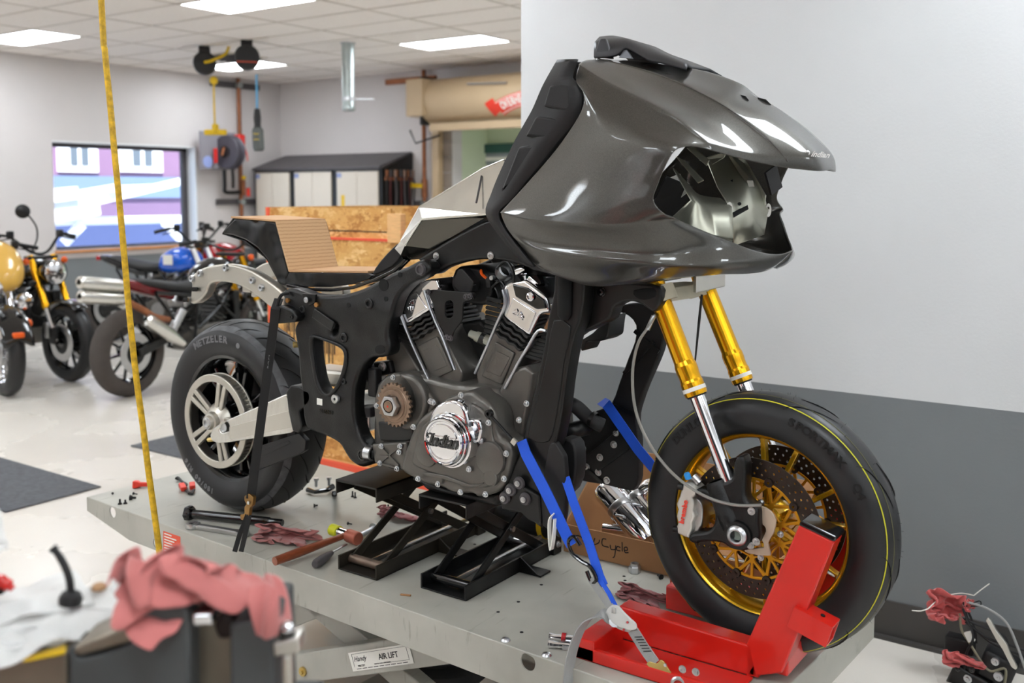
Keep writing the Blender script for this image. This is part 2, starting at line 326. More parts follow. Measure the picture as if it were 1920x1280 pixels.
RAG_B = [
 -36,-55,6,-48,-53,13,-60,-49,14,-70,-39,17,-74,-33,10,-77,-32,25,-81,-29,37,-79,-40,43,-74,-39,33,-77,-49,41,-79,-47,54,-80,-30,54,-76,-27,61,-82,-32,77,-79,-21,88,-81,-9,95,-81,-23,96,-76,-33,106,-75,-35,120,-80,-37,134,-78,-43,144,-82,-51,153,
 -33,-50,15,-42,-48,8,-54,-42,12,-59,-34,15,-71,-35,9,-76,-27,18,-75,-23,33,-71,-33,43,-66,-42,34,-67,-53,38,-67,-49,55,-70,-37,61,-70,-26,67,-76,-26,72,-75,-22,85,-77,-12,92,-80,-14,104,-76,-24,111,-77,-24,122,-74,-30,135,-81,-35,146,-77,-43,156,
 -24,-49,27,-36,-43,26,-46,-33,29,-57,-24,25,-63,-15,13,-72,-11,15,-74,-12,29,-70,-17,42,-63,-26,38,-50,-35,42,-46,-42,47,-47,-34,57,-53,-27,67,-62,-18,68,-63,-7,77,-69,-2,88,-66,4,101,-73,-1,114,-77,-2,129,-79,-7,144,-81,-14,157,-81,-25,171,
 -17,-44,12,-32,-36,16,-46,-25,17,-47,-12,23,-55,0,25,-69,10,18,-73,10,32,-66,1,45,-59,-9,56,-46,-18,59,-34,-28,57,-29,-40,64,-38,-32,74,-42,-17,77,-53,-19,84,-63,-13,92,-54,-7,100,-60,-5,117,-62,-5,134,-65,-5,149,-66,-1,164,-70,-8,179,
 -14,-38,13,-29,-32,8,-43,-21,8,-48,-7,15,-49,6,20,-62,17,20,-67,17,34,-63,9,49,-55,-2,61,-43,-12,66,-30,-23,64,-25,-34,59,-31,-26,73,-37,-10,75,-48,-15,87,-61,-21,94,-52,-16,102,-53,-10,118,-54,-10,135,-58,-11,151,-59,-5,166,-65,-2,182,
 -12,-29,19,-27,-30,18,-34,-18,13,-39,-3,8,-45,12,11,-52,24,21,-56,15,33,-55,5,42,-46,2,55,-35,-5,66,-28,-15,64,-19,-27,63,-23,-26,75,-28,-13,84,-40,-17,95,-53,-27,101,-60,-19,107,-56,-22,121,-62,-18,132,-65,-16,148,-67,-14,166,-58,-12,179,
 -15,-15,10,-21,-14,22,-34,-8,28,-36,3,26,-32,18,21,-39,21,27,-45,9,36,-48,-4,44,-44,-10,51,-32,-14,52,-19,-19,56,-12,-27,66,-17,-30,78,-27,-32,84,-40,-34,84,-56,-38,91,-63,-38,106,-63,-39,121,-64,-37,135,-65,-34,151,-67,-29,163,-68,-23,176,
 -12,-8,24,-16,-4,30,-21,-3,40,-26,6,48,-24,21,44,-28,35,46,-32,22,54,-29,7,60,-22,-5,55,-17,-19,44,-16,-26,49,-10,-36,61,-10,-42,72,-21,-44,80,-33,-50,89,-47,-48,96,-52,-54,106,-54,-52,123,-59,-49,138,-62,-49,155,-64,-44,169,-57,-34,178,
 -7,-8,26,-12,-1,35,-12,-5,43,-16,4,54,-21,20,54,-19,37,56,-24,26,63,-18,9,64,-16,-4,55,-8,-17,45,-6,-25,50,-2,-27,65,0,-39,74,-12,-44,89,-26,-47,100,-39,-42,103,-39,-53,108,-42,-52,125,-48,-45,140,-49,-47,154,-53,-45,166,-48,-36,175,
 -1,-5,33,-11,3,39,-12,4,44,-6,5,53,-10,19,53,-10,35,55,-14,26,68,-10,11,67,-6,-4,61,1,-14,51,3,-28,52,3,-26,67,1,-29,81,-8,-35,92,-21,-37,101,-37,-33,104,-42,-41,113,-40,-41,124,-48,-35,138,-52,-36,151,-50,-38,161,-42,-34,167,
 1,-4,30,-5,9,28,-12,13,32,-2,14,45,1,14,53,-4,25,63,-2,26,75,-2,11,66,8,1,64,14,-10,55,13,-24,58,4,-18,67,-3,-17,81,-5,-22,96,-21,-23,95,-32,-28,102,-43,-25,110,-46,-25,124,-44,-27,139,-51,-23,152,-53,-24,168,-47,-23,160,
 11,-9,46,9,-11,31,9,4,19,8,18,23,4,30,34,8,40,48,14,42,58,19,26,54,27,15,48,35,5,54,30,-1,66,17,5,71,9,7,83,-3,5,93,-5,-5,106,-13,-10,109,-26,-6,118,-30,-4,131,-33,1,142,-40,2,155,-39,-1,171,-33,-12,181,
 21,-2,40,21,-8,32,21,8,24,16,11,35,16,27,34,18,44,37,22,46,52,24,37,53,29,25,55,27,12,63,31,3,76,24,-8,74,14,-6,82,9,-1,97,8,-1,113,-6,-5,120,-18,-13,124,-17,-1,128,-19,5,144,-26,-3,153,-24,3,169,-26,-1,187,
 32,0,40,30,-9,29,30,4,25,25,11,38,24,26,40,27,43,33,30,42,47,32,37,52,31,30,65,20,19,71,23,5,81,27,-11,81,11,-13,84,13,-11,98,12,-10,114,0,-9,127,-12,-16,133,-14,-8,134,-10,1,148,-19,-9,155,-18,-4,170,-19,-7,186,
 35,-14,40,36,-6,36,39,3,36,36,14,33,34,28,31,34,34,38,40,39,49,40,33,60,38,22,61,35,14,69,38,6,83,27,-6,89,17,-20,88,10,-22,96,8,-23,108,1,-23,121,-9,-24,126,-19,-19,139,-12,-15,146,-18,-18,156,-25,-14,169,-23,-19,181,
 35,-11,26,44,-13,29,55,-5,34,57,5,26,54,17,34,55,24,47,56,19,49,52,15,59,56,9,65,51,-3,61,44,-15,63,38,-28,75,35,-37,86,26,-42,92,17,-46,104,9,-47,117,3,-47,131,-10,-44,133,-19,-43,144,-26,-38,155,-30,-36,164,-33,-32,169,
 37,1,9,43,-4,23,62,-6,18,74,0,24,68,12,33,63,27,39,69,14,45,57,1,48,66,1,53,62,-9,64,51,-20,68,52,-34,71,48,-47,80,39,-54,94,31,-54,109,22,-55,123,12,-47,132,-1,-48,141,-11,-42,145,-14,-47,159,-27,-48,169,-35,-35,176,
 37,9,10,44,3,17,59,1,12,75,7,16,74,17,28,71,27,35,74,12,39,63,2,42,68,-7,46,61,-16,59,55,-20,73,47,-29,80,51,-43,87,46,-51,97,40,-54,114,30,-51,128,18,-46,140,4,-45,148,-7,-35,150,-15,-39,162,-22,-44,175,-35,-35,182,
 41,15,12,46,13,21,59,11,19,70,18,12,77,23,23,83,25,37,79,16,48,74,7,45,77,-7,46,71,-20,56,63,-30,68,56,-27,84,52,-36,96,55,-48,105,45,-43,115,33,-39,128,21,-36,140,9,-35,153,-5,-31,160,-19,-29,164,-18,-35,180,-27,-27,185,
 60,18,7,48,21,10,53,26,15,57,31,24,67,40,27,73,42,44,69,32,51,76,20,59,76,4,65,71,-4,74,70,-14,80,69,-23,92,58,-26,102,45,-30,106,34,-35,107,22,-36,117,12,-35,130,3,-30,141,1,-21,151,-1,-21,165,-4,-28,172,-5,-35,185,
 64,42,12,48,44,11,33,39,17,38,42,28,50,43,38,58,48,53,53,44,66,60,29,69,54,15,74,65,15,85,69,8,94,60,-3,102,48,-11,102,33,-8,104,36,-16,119,32,-19,126,25,-14,136,21,-21,141,19,-25,148,20,-30,161,11,-35,166,16,-39,179,
 61,48,17,47,50,8,31,47,14,36,48,27,45,42,40,56,38,52,45,41,63,58,33,76,49,22,78,57,16,89,68,15,98,56,6,104,49,-7,112,41,-2,107,35,-7,122,39,-19,131,32,-10,141,25,-17,146,25,-31,146,26,-36,158,12,-43,163,17,-46,170,
]
def rag_obj(label, c, k, scale, rot, m, hang=None, sub=2):
    """crumpled rag from the settled folds, squashed and turned; hang(p) lowers what overhangs"""
    c = Vector(c); rm = Matrix.Rotation(rot, 3, 'Z'); vs = []; D = RAG_A if k == 0 else RAG_B; N = 22
    for i in range(N * N):
        x, y, z = D[3 * i:3 * i + 3]; q = rm @ Vector((x * scale[0], y * scale[1], max(0, z) * scale[2])) / 1000
        if hang: q = hang(q)
        vs.append(c + q)
    b = MB().add(vs, [(i * N + j, (i + 1) * N + j, (i + 1) * N + j + 1, i * N + j + 1) for i in range(N - 1) for j in range(N - 1)])
    o = put('shop_rag', b.mesh('shop_rag'), m, None, smooth=180, solid=.0025, sub=sub, recalc=False); return tag(o, label, 'rag', 'shop rags')
# ---------------------------------------------------------------- materials
M = {}
M['wall_w'] = mat('white wall paint', S(214, 215, 216), .55, var=.02, vs=2, bump=.25, bs=90)
M['wall_l'] = mat('lavender grey wall paint', S(212, 206, 204), .6, var=.02, vs=2, bump=.2, bs=60)
M['wall_g'] = mat('grey dado paint', S(122, 126, 129), .5, var=.04, vs=2, bump=.25, bs=90)
M['base'] = mat('dark vinyl base', S(70, 68, 66), .5, var=.08, vs=5)
M['tile'] = mat('ceiling tile', S(246, 239, 233), .9, var=.03, vs=30, bump=.15, bs=150)
M['tbar'] = mat('ceiling grid white', S(214, 206, 196), .5)
M['lamp'] = mat('troffer diffuser', (.88, .945, 1, 1), .5, emit=LAMP)
M['floor'] = mat('sealed concrete', S(216, 210, 201), .27, var=.05, vs=1.3, rvar=.04)
M['white'] = mat('white enamel', S(235, 235, 235), .4)
M['black_m'] = mat('black metal', S(13, 13, 13), .36, var=.2, vs=12)
M['black_cast'] = mat('black textured casting', S(12, 12, 12), .36, spec=.5, var=.12, vs=20, bump=.35, bs=420)
M['black_gl'] = mat('gloss black', S(14, 14, 15), .13, coat=.5)
M['black_pl'] = mat('black plastic', S(24, 23, 24), .5, bump=.12, bs=300)
M['rubber'] = mat('black rubber', S(30, 30, 31), .55, var=.15, vs=10, bump=.08, bs=200)
M['tyre'] = mat('tyre rubber', S(33, 33, 34), .42, var=.2, vs=9, rvar=.12, bump=.08, bs=160)
M['tyre_rear'] = mat('scuffed tyre rubber', S(36, 36, 37), .52, var=.25, vs=7, rvar=.1, bump=.1, bs=120)
M['scuff'] = mat('scrubbed grey rubber', S(92, 93, 95), .75, var=.25, vs=40, bump=.3, bs=150)
M['tyre_old'] = mat('dusty tyre rubber', S(70, 64, 60), .8, var=.15, vs=9, bump=.2, bs=90)
M['chrome'] = mat('chrome', S(235, 235, 238), .06, 1.)
M['steel'] = mat('bright steel', S(190, 190, 190), .28, 1., var=.06, vs=20)
M['zinc'] = mat('zinc plated steel', S(200, 202, 205), .3, 1., var=.05, vs=30)
M['alu'] = mat('machined aluminium', S(206, 203, 195), .34, 1., var=.05, vs=9, bump=.06, bs=200)
M['alu_cast'] = mat('satin cast aluminium', S(196, 192, 182), .42, .9, var=.06, vs=10, bump=.1, bs=200)
M['alu_br'] = mat('brushed aluminium', S(214, 212, 206), .26, 1., var=.08, vs=6, stretch=(40, 40, 3), bump=.05, bs=30)
M['gold'] = mat('gold anodised', S(222, 164, 30), .26, .92, var=.04, vs=6)
M['gold_rim'] = mat('gold wheel paint', S(214, 166, 34), .26, .8, var=.03, vs=6, coat=.3)
M['gold_dk'] = mat('gold disc carrier', S(206, 146, 32), .35, .75)
M['eng'] = mat('charcoal engine paint', S(104, 101, 96), .38, .6, var=.06, vs=14, bump=.15, bs=350)
M['eng_d'] = mat('dark engine fins', S(46, 46, 45), .4, .3, var=.1, vs=14)
M['rust'] = mat('oily brown steel', S(138, 116, 98), .4, .7, var=.25, vs=30)
M['disc'] = mat('brake disc steel', S(66, 58, 53), .35, .85, var=.15, vs=8)
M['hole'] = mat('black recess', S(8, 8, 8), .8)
M['deck'] = mat('grey lift paint', S(162, 160, 150), .42, var=.08, vs=4, rvar=.12, bump=.05, bs=30, col2=S(184, 182, 172))
M['red'] = mat('red enamel', S(206, 34, 24), .3, coat=.3, var=.07, vs=6, bump=.06, bs=14)
M['red_pl'] = mat('red plastic', S(226, 62, 44), .4)
M['rag'] = mat('red shop rag', S(196, 116, 112), .9, var=.12, vs=7, bump=.5, bs=500, sheen=.3)
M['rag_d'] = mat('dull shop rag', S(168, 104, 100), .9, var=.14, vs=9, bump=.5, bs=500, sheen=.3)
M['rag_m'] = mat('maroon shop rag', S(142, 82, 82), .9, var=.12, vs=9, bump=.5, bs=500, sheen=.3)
M['blue'] = mat('blue webbing', S(24, 84, 208), .6, var=.08, vs=10, bump=.4, bs=700)
M['web_bk'] = mat('black webbing', S(20, 20, 20), .7, bump=.4, bs=700)
M['web_gr'] = mat('grey webbing', S(150, 150, 148), .75, var=.1, vs=20, bump=.5, bs=600)
M['yellow'] = mat('yellow plastic', S(226, 186, 22), .45, var=.08, vs=10)
M['yellow_h'] = mat('yellow air hose', S(206, 164, 30), .5, var=.35, vs=60, detail=8)
M['yzinc'] = mat('yellow zinc plate', S(202, 176, 110), .35, .9, var=.12, vs=14)
M['card'] = mat('cardboard', S(196, 154, 112), .8, var=.06, vs=7)
M['card_d'] = mat('brown cardboard', S(170, 126, 86), .85, var=.07, vs=6)
M['ink'] = mat('black ink', S(22, 22, 24), .6)
M['wood'] = mat('hickory', S(132, 66, 38), .4, var=.2, vs=6, stretch=(6, 6, 60), coat=.3)
M['pine'] = mat('pine board', S(222, 174, 118), .6, var=.12, vs=5, stretch=(4, 4, 30))
M['copper'] = mat('copper pipe', S(150, 96, 66), .5, .6, var=.2, vs=12)
M['galv'] = mat('galvanised duct', S(182, 192, 192), .35, .8, var=.12, vs=6)
M['beige'] = mat('beige locker', S(214, 204, 190), .5, var=.02, vs=3)
M['tan'] = mat('tan door hood', S(186, 162, 130), .4, var=.03, vs=3)
M['dkgrey'] = mat('dark grey metal', S(78, 74, 76), .5, var=.06, vs=5)
M['green_d'] = mat('dark green frame', S(44, 84, 76), .5)
M['green_p'] = mat('pale green wall', S(208, 218, 188), .7)
M['block'] = mat('grey block', S(140, 128, 118), .8, var=.06, vs=6)
M['glass'] = mat('window glass', S(240, 244, 248), .02, trans=1., ior=1.01)
M['mat_fl'] = mat('dark carpet mat', S(92, 94, 98), .95, var=.18, vs=40, bump=.8, bs=500)
M['lbl_w'] = mat('white label', S(232, 230, 222), .5)
M['lbl_o'] = mat('orange label', S(226, 86, 58), .5)
M['clear'] = mat('milky plastic film', S(240, 240, 238), .3, trans=.35, alpha=.8, ior=1.2)
M['org'] = mat('orange lens', S(226, 92, 30), .2)
M['film'] = mat('foil tank cover', S(206, 204, 196), .22, .75, var=.1, vs=9, bump=.5, bs=24)
M['mirror_dk'] = mat('polished tank side', S(92, 90, 84), .08, .9)
M['hood_gl'] = mat('gloss red tank', S(168, 24, 34), .12, coat=.8)
M['tank_bl'] = mat('gloss blue tank', S(22, 96, 214), .14, coat=.8)
M['cream'] = mat('cream gold paint', S(214, 168, 78), .2, coat=.6)
M['vise'] = mat('vise hammered grey', S(74, 76, 76), .5, var=.08, vs=9, bump=.3, bs=120)
M['vise_st'] = mat('worn vise steel', S(140, 130, 116), .42, .75, var=.15, vs=9)

def flake_paint():
    m = mat('charcoal metallic paint', S(98, 97, 92), .40, .75, coat=.9)
    n = m.node_tree; B = n.nodes['Principled BSDF']; L = n.links.new; B.inputs['Coat Roughness'].default_value = .04
    tc = n.nodes.new('ShaderNodeTexCoord'); v = n.nodes.new('ShaderNodeTexVoronoi'); v.inputs['Scale'].default_value = 1500
    r = n.nodes.new('ShaderNodeValToRGB'); r.color_ramp.elements[0].color = S(56, 55, 51); r.color_ramp.elements[1].color = S(86, 84, 79)
    L(tc.outputs['Object'], v.inputs[0]); L(v.outputs['Color'], r.inputs[0]); L(r.outputs[0], B.inputs['Base Color'])
    return m
M['paint'] = flake_paint()
def osb_mat():
    m = mat('oriented strand board', S(206, 158, 92), .7)
    n = m.node_tree; B = n.nodes['Principled BSDF']; L = n.links.new
    tc = n.nodes.new('ShaderNodeTexCoord'); mp = n.nodes.new('ShaderNodeMapping'); mp.inputs['Scale'].default_value = (7, 7, 13)
    nz = n.nodes.new('ShaderNodeTexNoise'); nz.inputs['Scale'].default_value = 3; mx = n.nodes.new('ShaderNodeVectorMath'); mx.operation = 'MULTIPLY_ADD'
    mx.inputs[1].default_value = (1.6, 1.6, 1.6)
    v = n.nodes.new('ShaderNodeTexVoronoi'); v.inputs['Scale'].default_value = 2.2; v.inputs['Randomness'].default_value = 1
    r = n.nodes.new('ShaderNodeValToRGB'); e = r.color_ramp.elements
    e[0].color = S(172, 118, 58); e[1].color = S(232, 194, 134); k = e.new(.25); k.color = S(200, 148, 80); k = e.new(.75); k.color = S(214, 166, 98)
    L(tc.outputs['Object'], mp.inputs[0]); L(mp.outputs[0], nz.inputs[0]); L(nz.outputs['Color'], mx.inputs[0]); L(mp.outputs[0], mx.inputs[2]); L(mx.outputs[0], v.inputs[0])
    sp = n.nodes.new('ShaderNodeSeparateColor'); L(v.outputs['Color'], sp.inputs[0]); L(sp.outputs[0], r.inputs[0]); L(r.outputs[0], B.inputs['Base Color'])
    bp = n.nodes.new('ShaderNodeBump'); bp.inputs['Strength'].default_value = .4; bp.inputs['Distance'].default_value = .002; L(sp.outputs[1], bp.inputs['Height']); L(bp.outputs[0], B.inputs['Normal'])
    return m
M['osb'] = osb_mat()
def undulate(m, scale, dist, strength=.5):
    """slow surface waviness of a casting or lay-up, added to a material's relief"""
    n = m.node_tree; B = n.nodes['Principled BSDF']; L = n.links.new; old = B.inputs['Normal'].links[0].from_socket if B.inputs['Normal'].links else None
    tc = n.nodes.new('ShaderNodeTexCoord'); nz = n.nodes.new('ShaderNodeTexNoise'); nz.inputs['Scale'].default_value = scale; nz.inputs['Detail'].default_value = 1
    bp = n.nodes.new('ShaderNodeBump'); bp.inputs['Strength'].default_value = strength; bp.inputs['Distance'].default_value = dist
    L(tc.outputs['Object'], nz.inputs[0]); L(nz.outputs[0], bp.inputs['Height'])
    if old: L(old, bp.inputs['Normal'])
    L(bp.outputs[0], B.inputs['Normal']); return m
undulate(M['black_cast'], 9, .05); undulate(M['eng'], 14, .02); undulate(M['black_m'], 7, .03)
M['layup'] = undulate(mat('black fibreglass lay-up', S(22, 22, 23), .26, var=.3, vs=14, stretch=(3, 3, 12)), 8, .06)
def wear(m, dark):
    """rubbed streaks and grime in the lift paint"""
    n = m.node_tree; B = n.nodes['Principled BSDF']; L = n.links.new; src = B.inputs['Base Color'].links[0].from_socket
    tc = n.nodes.new('ShaderNodeTexCoord'); mp = n.nodes.new('ShaderNodeMapping'); mp.inputs['Rotation'].default_value = (0, 0, .6); mp.inputs['Scale'].default_value = (30, 3, 6)
    nz = n.nodes.new('ShaderNodeTexNoise'); nz.inputs['Scale'].default_value = 2; nz.inputs['Detail'].default_value = 8; r = n.nodes.new('ShaderNodeValToRGB'); r.color_ramp.elements[0].position = .62; r.color_ramp.elements[1].position = .78
    mx = n.nodes.new('ShaderNodeMix'); mx.data_type = 'RGBA'; mx.inputs['B'].default_value = dark
    L(tc.outputs['Object'], mp.inputs[0]); L(mp.outputs[0], nz.inputs[0]); L(nz.outputs[0], r.inputs[0]); L(r.outputs[0], mx.inputs['Factor']); L(src, mx.inputs['A']); L(mx.outputs['Result'], B.inputs['Base Color'])
wear(M['deck'], S(138, 134, 122))
def corr_mat():
    m = mat('ribbed cardboard', S(206, 166, 122), .8)
    n = m.node_tree; B = n.nodes['Principled BSDF']; L = n.links.new
    tc = n.nodes.new('ShaderNodeTexCoord'); wv = n.nodes.new('ShaderNodeTexWave'); wv.bands_direction = 'Z'; wv.inputs['Scale'].default_value = 30; wv.inputs['Distortion'].default_value = 1.5; wv.inputs['Detail Scale'].default_value = 2
    r = n.nodes.new('ShaderNodeValToRGB'); r.color_ramp.elements[0].color = S(188, 146, 104); r.color_ramp.elements[1].color = S(210, 172, 130); r.color_ramp.elements[0].position = .0; r.color_ramp.elements[1].position = .3
    L(tc.outputs['Object'], wv.inputs[0]); L(wv.outputs[0], r.inputs[0]); L(r.outputs[0], B.inputs['Base Color'])
    return m
M['corr'] = corr_mat()
# ================================================================ the room
ZC = 3.12; XL = -8.6; YB = 7.92; YR = 1.345; XE = at(977, 300, Y=YR).x; XR = 7.0; YF = -5.2
ZP = .85                                            # height of the two-tone paint line
struct('floor', MB().bx(XL - .3, XR, YF, YB + .3, -.1, 0), M['floor'], label='pale sealed concrete shop floor', smooth=0)

# window opening in the left wall
wy0, wy1, wz0, wz1 = 4.40, 6.43, .86, 2.16
b = MB()
def wall_piece(b, x0, x1, y0, y1, z0, z1, zp=ZP):
    if z1 <= zp: b.mi = 1; b.bx(x0, x1, y0, y1, z0, z1)
    elif z0 >= zp: b.mi = 0; b.bx(x0, x1, y0, y1, z0, z1)
    else: b.mi = 1; b.bx(x0, x1, y0, y1, z0, zp); b.mi = 0; b.bx(x0, x1, y0, y1, zp, z1)
wall_piece(b, XL - .25, XL, YF, wy0, 0, ZC + .1, .76); wall_piece(b, XL - .25, XL, wy1, YB + .2, 0, ZC + .1, .76)
wall_piece(b, XL - .25, XL, wy0, wy1, 0, wz0, .76); wall_piece(b, XL - .25, XL, wy0, wy1, wz1, ZC + .1, .76)
struct('wall_left', b, [M['wall_l'], M['wall_g']], label='grey painted wall with the daylight window', smooth=0)
# back wall with the roll-up door opening
dx0, dx1, dz1 = at(848, 300, Y=YB).x, -2.2, at(900, 236, Y=YB).z
b = MB()
wall_piece(b, XL, dx0, YB, YB + .2, 0, ZC + .1, .76); wall_piece(b, dx1, 1.5, YB, YB + .2, 0, ZC + .1, .76); wall_piece(b, dx0, dx1, YB, YB + .2, dz1, ZC + .1, .76)
struct('wall_back', b, [M['wall_l'], M['wall_g']], label='lavender grey back wall behind the lockers', smooth=0)
# jamb blocks around the opening
jb = MB()
jm = struct('trim_1', MB().bx(dx0 - .02, dx0, YB - .012, YB, 0, dz1), M['block'], label='grey block jamb of the roll-up door', smooth=0)
zb = 0.; k = 0
while zb < dz1 - .05:
    MB().bx(dx0 - .17, dx0 - .02, YB - .02, YB, zb + .006, min(zb + .2, dz1)).build('block', M['block'], jm, smooth=0, bevel=.004); zb += .2
xb = dx0 - .17
while xb < dx1:
    MB().bx(xb + .005, xb + .395, YB - .02, YB, dz1 + .006, dz1 + .15).build('block', M['block'], jm, smooth=0, bevel=.004); xb += .4
# vestibule behind the opening: pale green lining and a green framed glazed door
b = MB(); b.bx(dx0, dx1, YB + .75, YB + .85, 0, ZC); b.bx(dx0 - .1, dx0, YB + .2, YB + .85, 0, ZC); b.bx(dx1, dx1 + .1, YB + .2, YB + .85, 0, ZC); b.bx(dx0, dx1, YB + .2, YB + .85, dz1 + .25, dz1 + .3)
gx0, gx1, gz1 = at(872, 300, Y=YB + .75).x, -3.1, at(900, 271, Y=YB + .75).z
struct('wall_vestibule', b, M['green_p'], label='pale green lining beyond the roll-up door', smooth=0)
d2 = struct('door_1', MB().bx(gx0, gx1, YB + .70, YB + .75, 0, .12), M['green_d'], label='dark green framed glazed door beyond the roll-up opening', smooth=0)
MB().bx(gx0, gx0 + .16, YB + .69, YB + .75, 0, gz1).bx(gx1 - .16, gx1, YB + .69, YB + .75, 0, gz1).bx(gx0, gx1, YB + .69, YB + .75, gz1 - .12, gz1).bx(gx0 + .28, gx0 + .34, YB + .69, YB + .75, 0, gz1 - .12).build('door_frame', M['green_d'], d2, smooth=0, bevel=.006)
MB().bx(gx0 + .16, gx0 + .28, YB + .72, YB + .745, .12, gz1 - .12).build('side_light', mat('pale sidelight', S(206, 210, 206), .2), d2, smooth=0)
MB().bx(gx0 + .34, gx1 - .16, YB + .72, YB + .745, .12, gz1 - .12).build('pane', mat('grey door pane', S(150, 156, 160), .08, var=.15, vs=1.2), d2, smooth=0)
MB().bx(gx0 + .34, gx1 - .16, YB + .715, YB + .72, gz1 - .22, gz1 - .17).build('blind', M['lbl_w'], d2, smooth=0)
# right hand wall beside the bike (white over grey) and the walls behind the camera
b = MB(); wall_piece(b, XE, XR, YR, YR + .2, 0, ZC + .1); struct('wall_right', b, [M['wall_w'], M['wall_g']], label='white over grey painted wall behind the front wheel', smooth=0)
b = MB(); wall_piece(b, XR, XR + .2, YF, YR + .2, 0, ZC + .1); struct('wall_far_right', b, [M['wall_w'], M['wall_g']], label='white over grey wall outside the picture', smooth=0)
b = MB(); wall_piece(b, XL - .25, XR + .2, YF - .2, YF, 0, ZC + .1); struct('wall_front', b, [M['wall_w'], M['wall_g']], label='white over grey wall behind the photographer', smooth=0)
b = MB(); wall_piece(b, XE, XE + .2, YR + .2, YB, 0, ZC + .1); struct('wall_return', b, [M['wall_w'], M['wall_g']], label='return of the white wall towards the back', smooth=0)
bb = struct('baseboard_right', MB().bx(XE, XR, YR - .008, YR, 0, .135), M['base'], label='dark vinyl baseboard below the grey wall', smooth=0)
MB().bx(XE, XR, YR - .03, YR - .008, 0, .012).build('cove_toe', M['base'], bb, smooth=0)
# window
win = struct('window_1', MB().bx(XL - .23, XL - .17, wy0, wy1, wz1 - .07, wz1), M['dkgrey'], label='wide window in the left wall with a red house outside', smooth=0)
MB().bx(XL - .23, XL - .17, wy1 - .1, wy1 - .02, wz0, wz1).bx(XL - .23, XL - .17, wy0, wy0 + .03, wz0, wz1).bx(XL - .23, XL - .17, wy0, wy1, wz0, wz0 + .03).build('window_frame', M['dkgrey'], win, smooth=0, bevel=.005)
MB().bx(XL - .205, XL - .2, wy0, wy1, wz0, wz1).build('pane', M['glass'], win, smooth=0)
MB().bx(XL - .24, XL + .05, wy0 - .02, wy1 + .03, wz0 - .035, wz0).build('window_sill', mat('oak sill', S(206, 140, 84), .5, var=.1, vs=6), win, smooth=0, bevel=.006)
MB().bx(XL - .2, XL + .002, wy1 - .02, wy1, wz0, wz1).bx(XL - .2, XL + .002, wy0, wy1, wz1 - .02, wz1).build('reveal', M['white'], win, smooth=0)

# ---------------------------------------------------------------- ceiling
MX, MY = 1.12, .55; gx, gy = -4.59, 3.20           # tile module and a grid corner
ceil = struct('ceiling', MB().bx(XL - .3, XR + .2, YF - .2, YB + .3, ZC + .03, ZC + .13), M['tile'], label='suspended ceiling of white tiles', smooth=0)
fix = {}
for ix in (-3, 0, 3, 6, 9):
    for iy in (-15, -10, -5, 0, 5): fix[(ix, iy)] = 1
tm = None; i0 = int((XL - gx) // MX); i1 = int((XE + 2.6 - gx) // MX); j0 = int((-.6 - gy) // MY); j1 = int((YB - gy) // MY)
for i in range(i0, i1 + 1):
    for j in range(j0, j1 + 1):
        x0, y0 = gx + i * MX, gy + j * MY
        if (i, j) in fix or y0 > YB: continue
        if x0 + MX / 2 > XE and y0 > YR: continue
        if tm is None:
            tm = MB().bx(.014, MX - .014, .014, MY - .014, 0, .02).mesh('ceiling_tile'); tm.materials.append(M['tile'])
        o = bpy.data.objects.new('ceiling_tile', tm); COL.objects.link(o); o.parent = ceil; o.location = (x0, y0, ZC + .002 - random.Random(i * 31 + j).random() * .003)
g = MB()
for i in range(i0, i1 + 2): g.bx(gx + i * MX - .013, gx + i * MX + .013, YF, YB, ZC - .004, ZC + .004)
for j in range(j0, j1 + 2): g.bx(XL, XE + 3, gy + j * MY - .013, gy + j * MY + .013, ZC - .004, ZC + .004)
g.build('ceiling_grid', M['tbar'], ceil, smooth=0)
lab = {(-3, 0): 'troffer light cut by the left edge of the picture', (0, 0): 'large bright troffer light cut by the top edge of the picture', (0, 5): 'bright troffer light beside the roll-up door', (-3, 5): 'distant troffer light behind the two hanging reels'}
for (i, j) in fix:
    x0, y0 = gx + i * MX, gy + j * MY
    if (x0 + MX / 2 > XE and y0 > YR) or x0 < XL: continue
    t = thing('ceiling_light', lab.get((i, j), 'lit ceiling troffer outside the picture'), 'ceiling light', (x0 + MX / 2, y0 + MY / 2, ZC), 'recessed ceiling troffers')
    MB().bx(x0 + .02, x0 + MX - .02, y0 + .02, y0 + MY - .02, ZC - .004, ZC + .0).build('diffuser', M['lamp'], t, smooth=0)
    f = MB()
    f.bx(x0, x0 + MX, y0, y0 + .02, ZC - .008, ZC + .02).bx(x0, x0 + MX, y0 + MY - .02, y0 + MY, ZC - .008, ZC + .02).bx(x0, x0 + .02, y0, y0 + MY, ZC - .008, ZC + .02).bx(x0 + MX - .02, x0 + MX, y0, y0 + MY, ZC - .008, ZC + .02)
    f.build('light_frame', M['tbar'], t, smooth=0)
# air grille beside the far light
c = at(432, 106, Z=ZC); t = thing('air_vent', 'dark slotted air grille in the ceiling between the reels', 'vent', (c.x, c.y, ZC))
MB().bx(c.x - .3, c.x + .3, c.y - .3, c.y + .3, ZC - .012, ZC).build('vent_frame', M['tbar'], t, smooth=0)
for k in range(7): MB().box((c.x, c.y - .24 + k * .08, ZC - .018), (.52, .05, .008), Matrix.Rotation(.5, 3, 'X')).build('slat', M['dkgrey'], t, smooth=0)

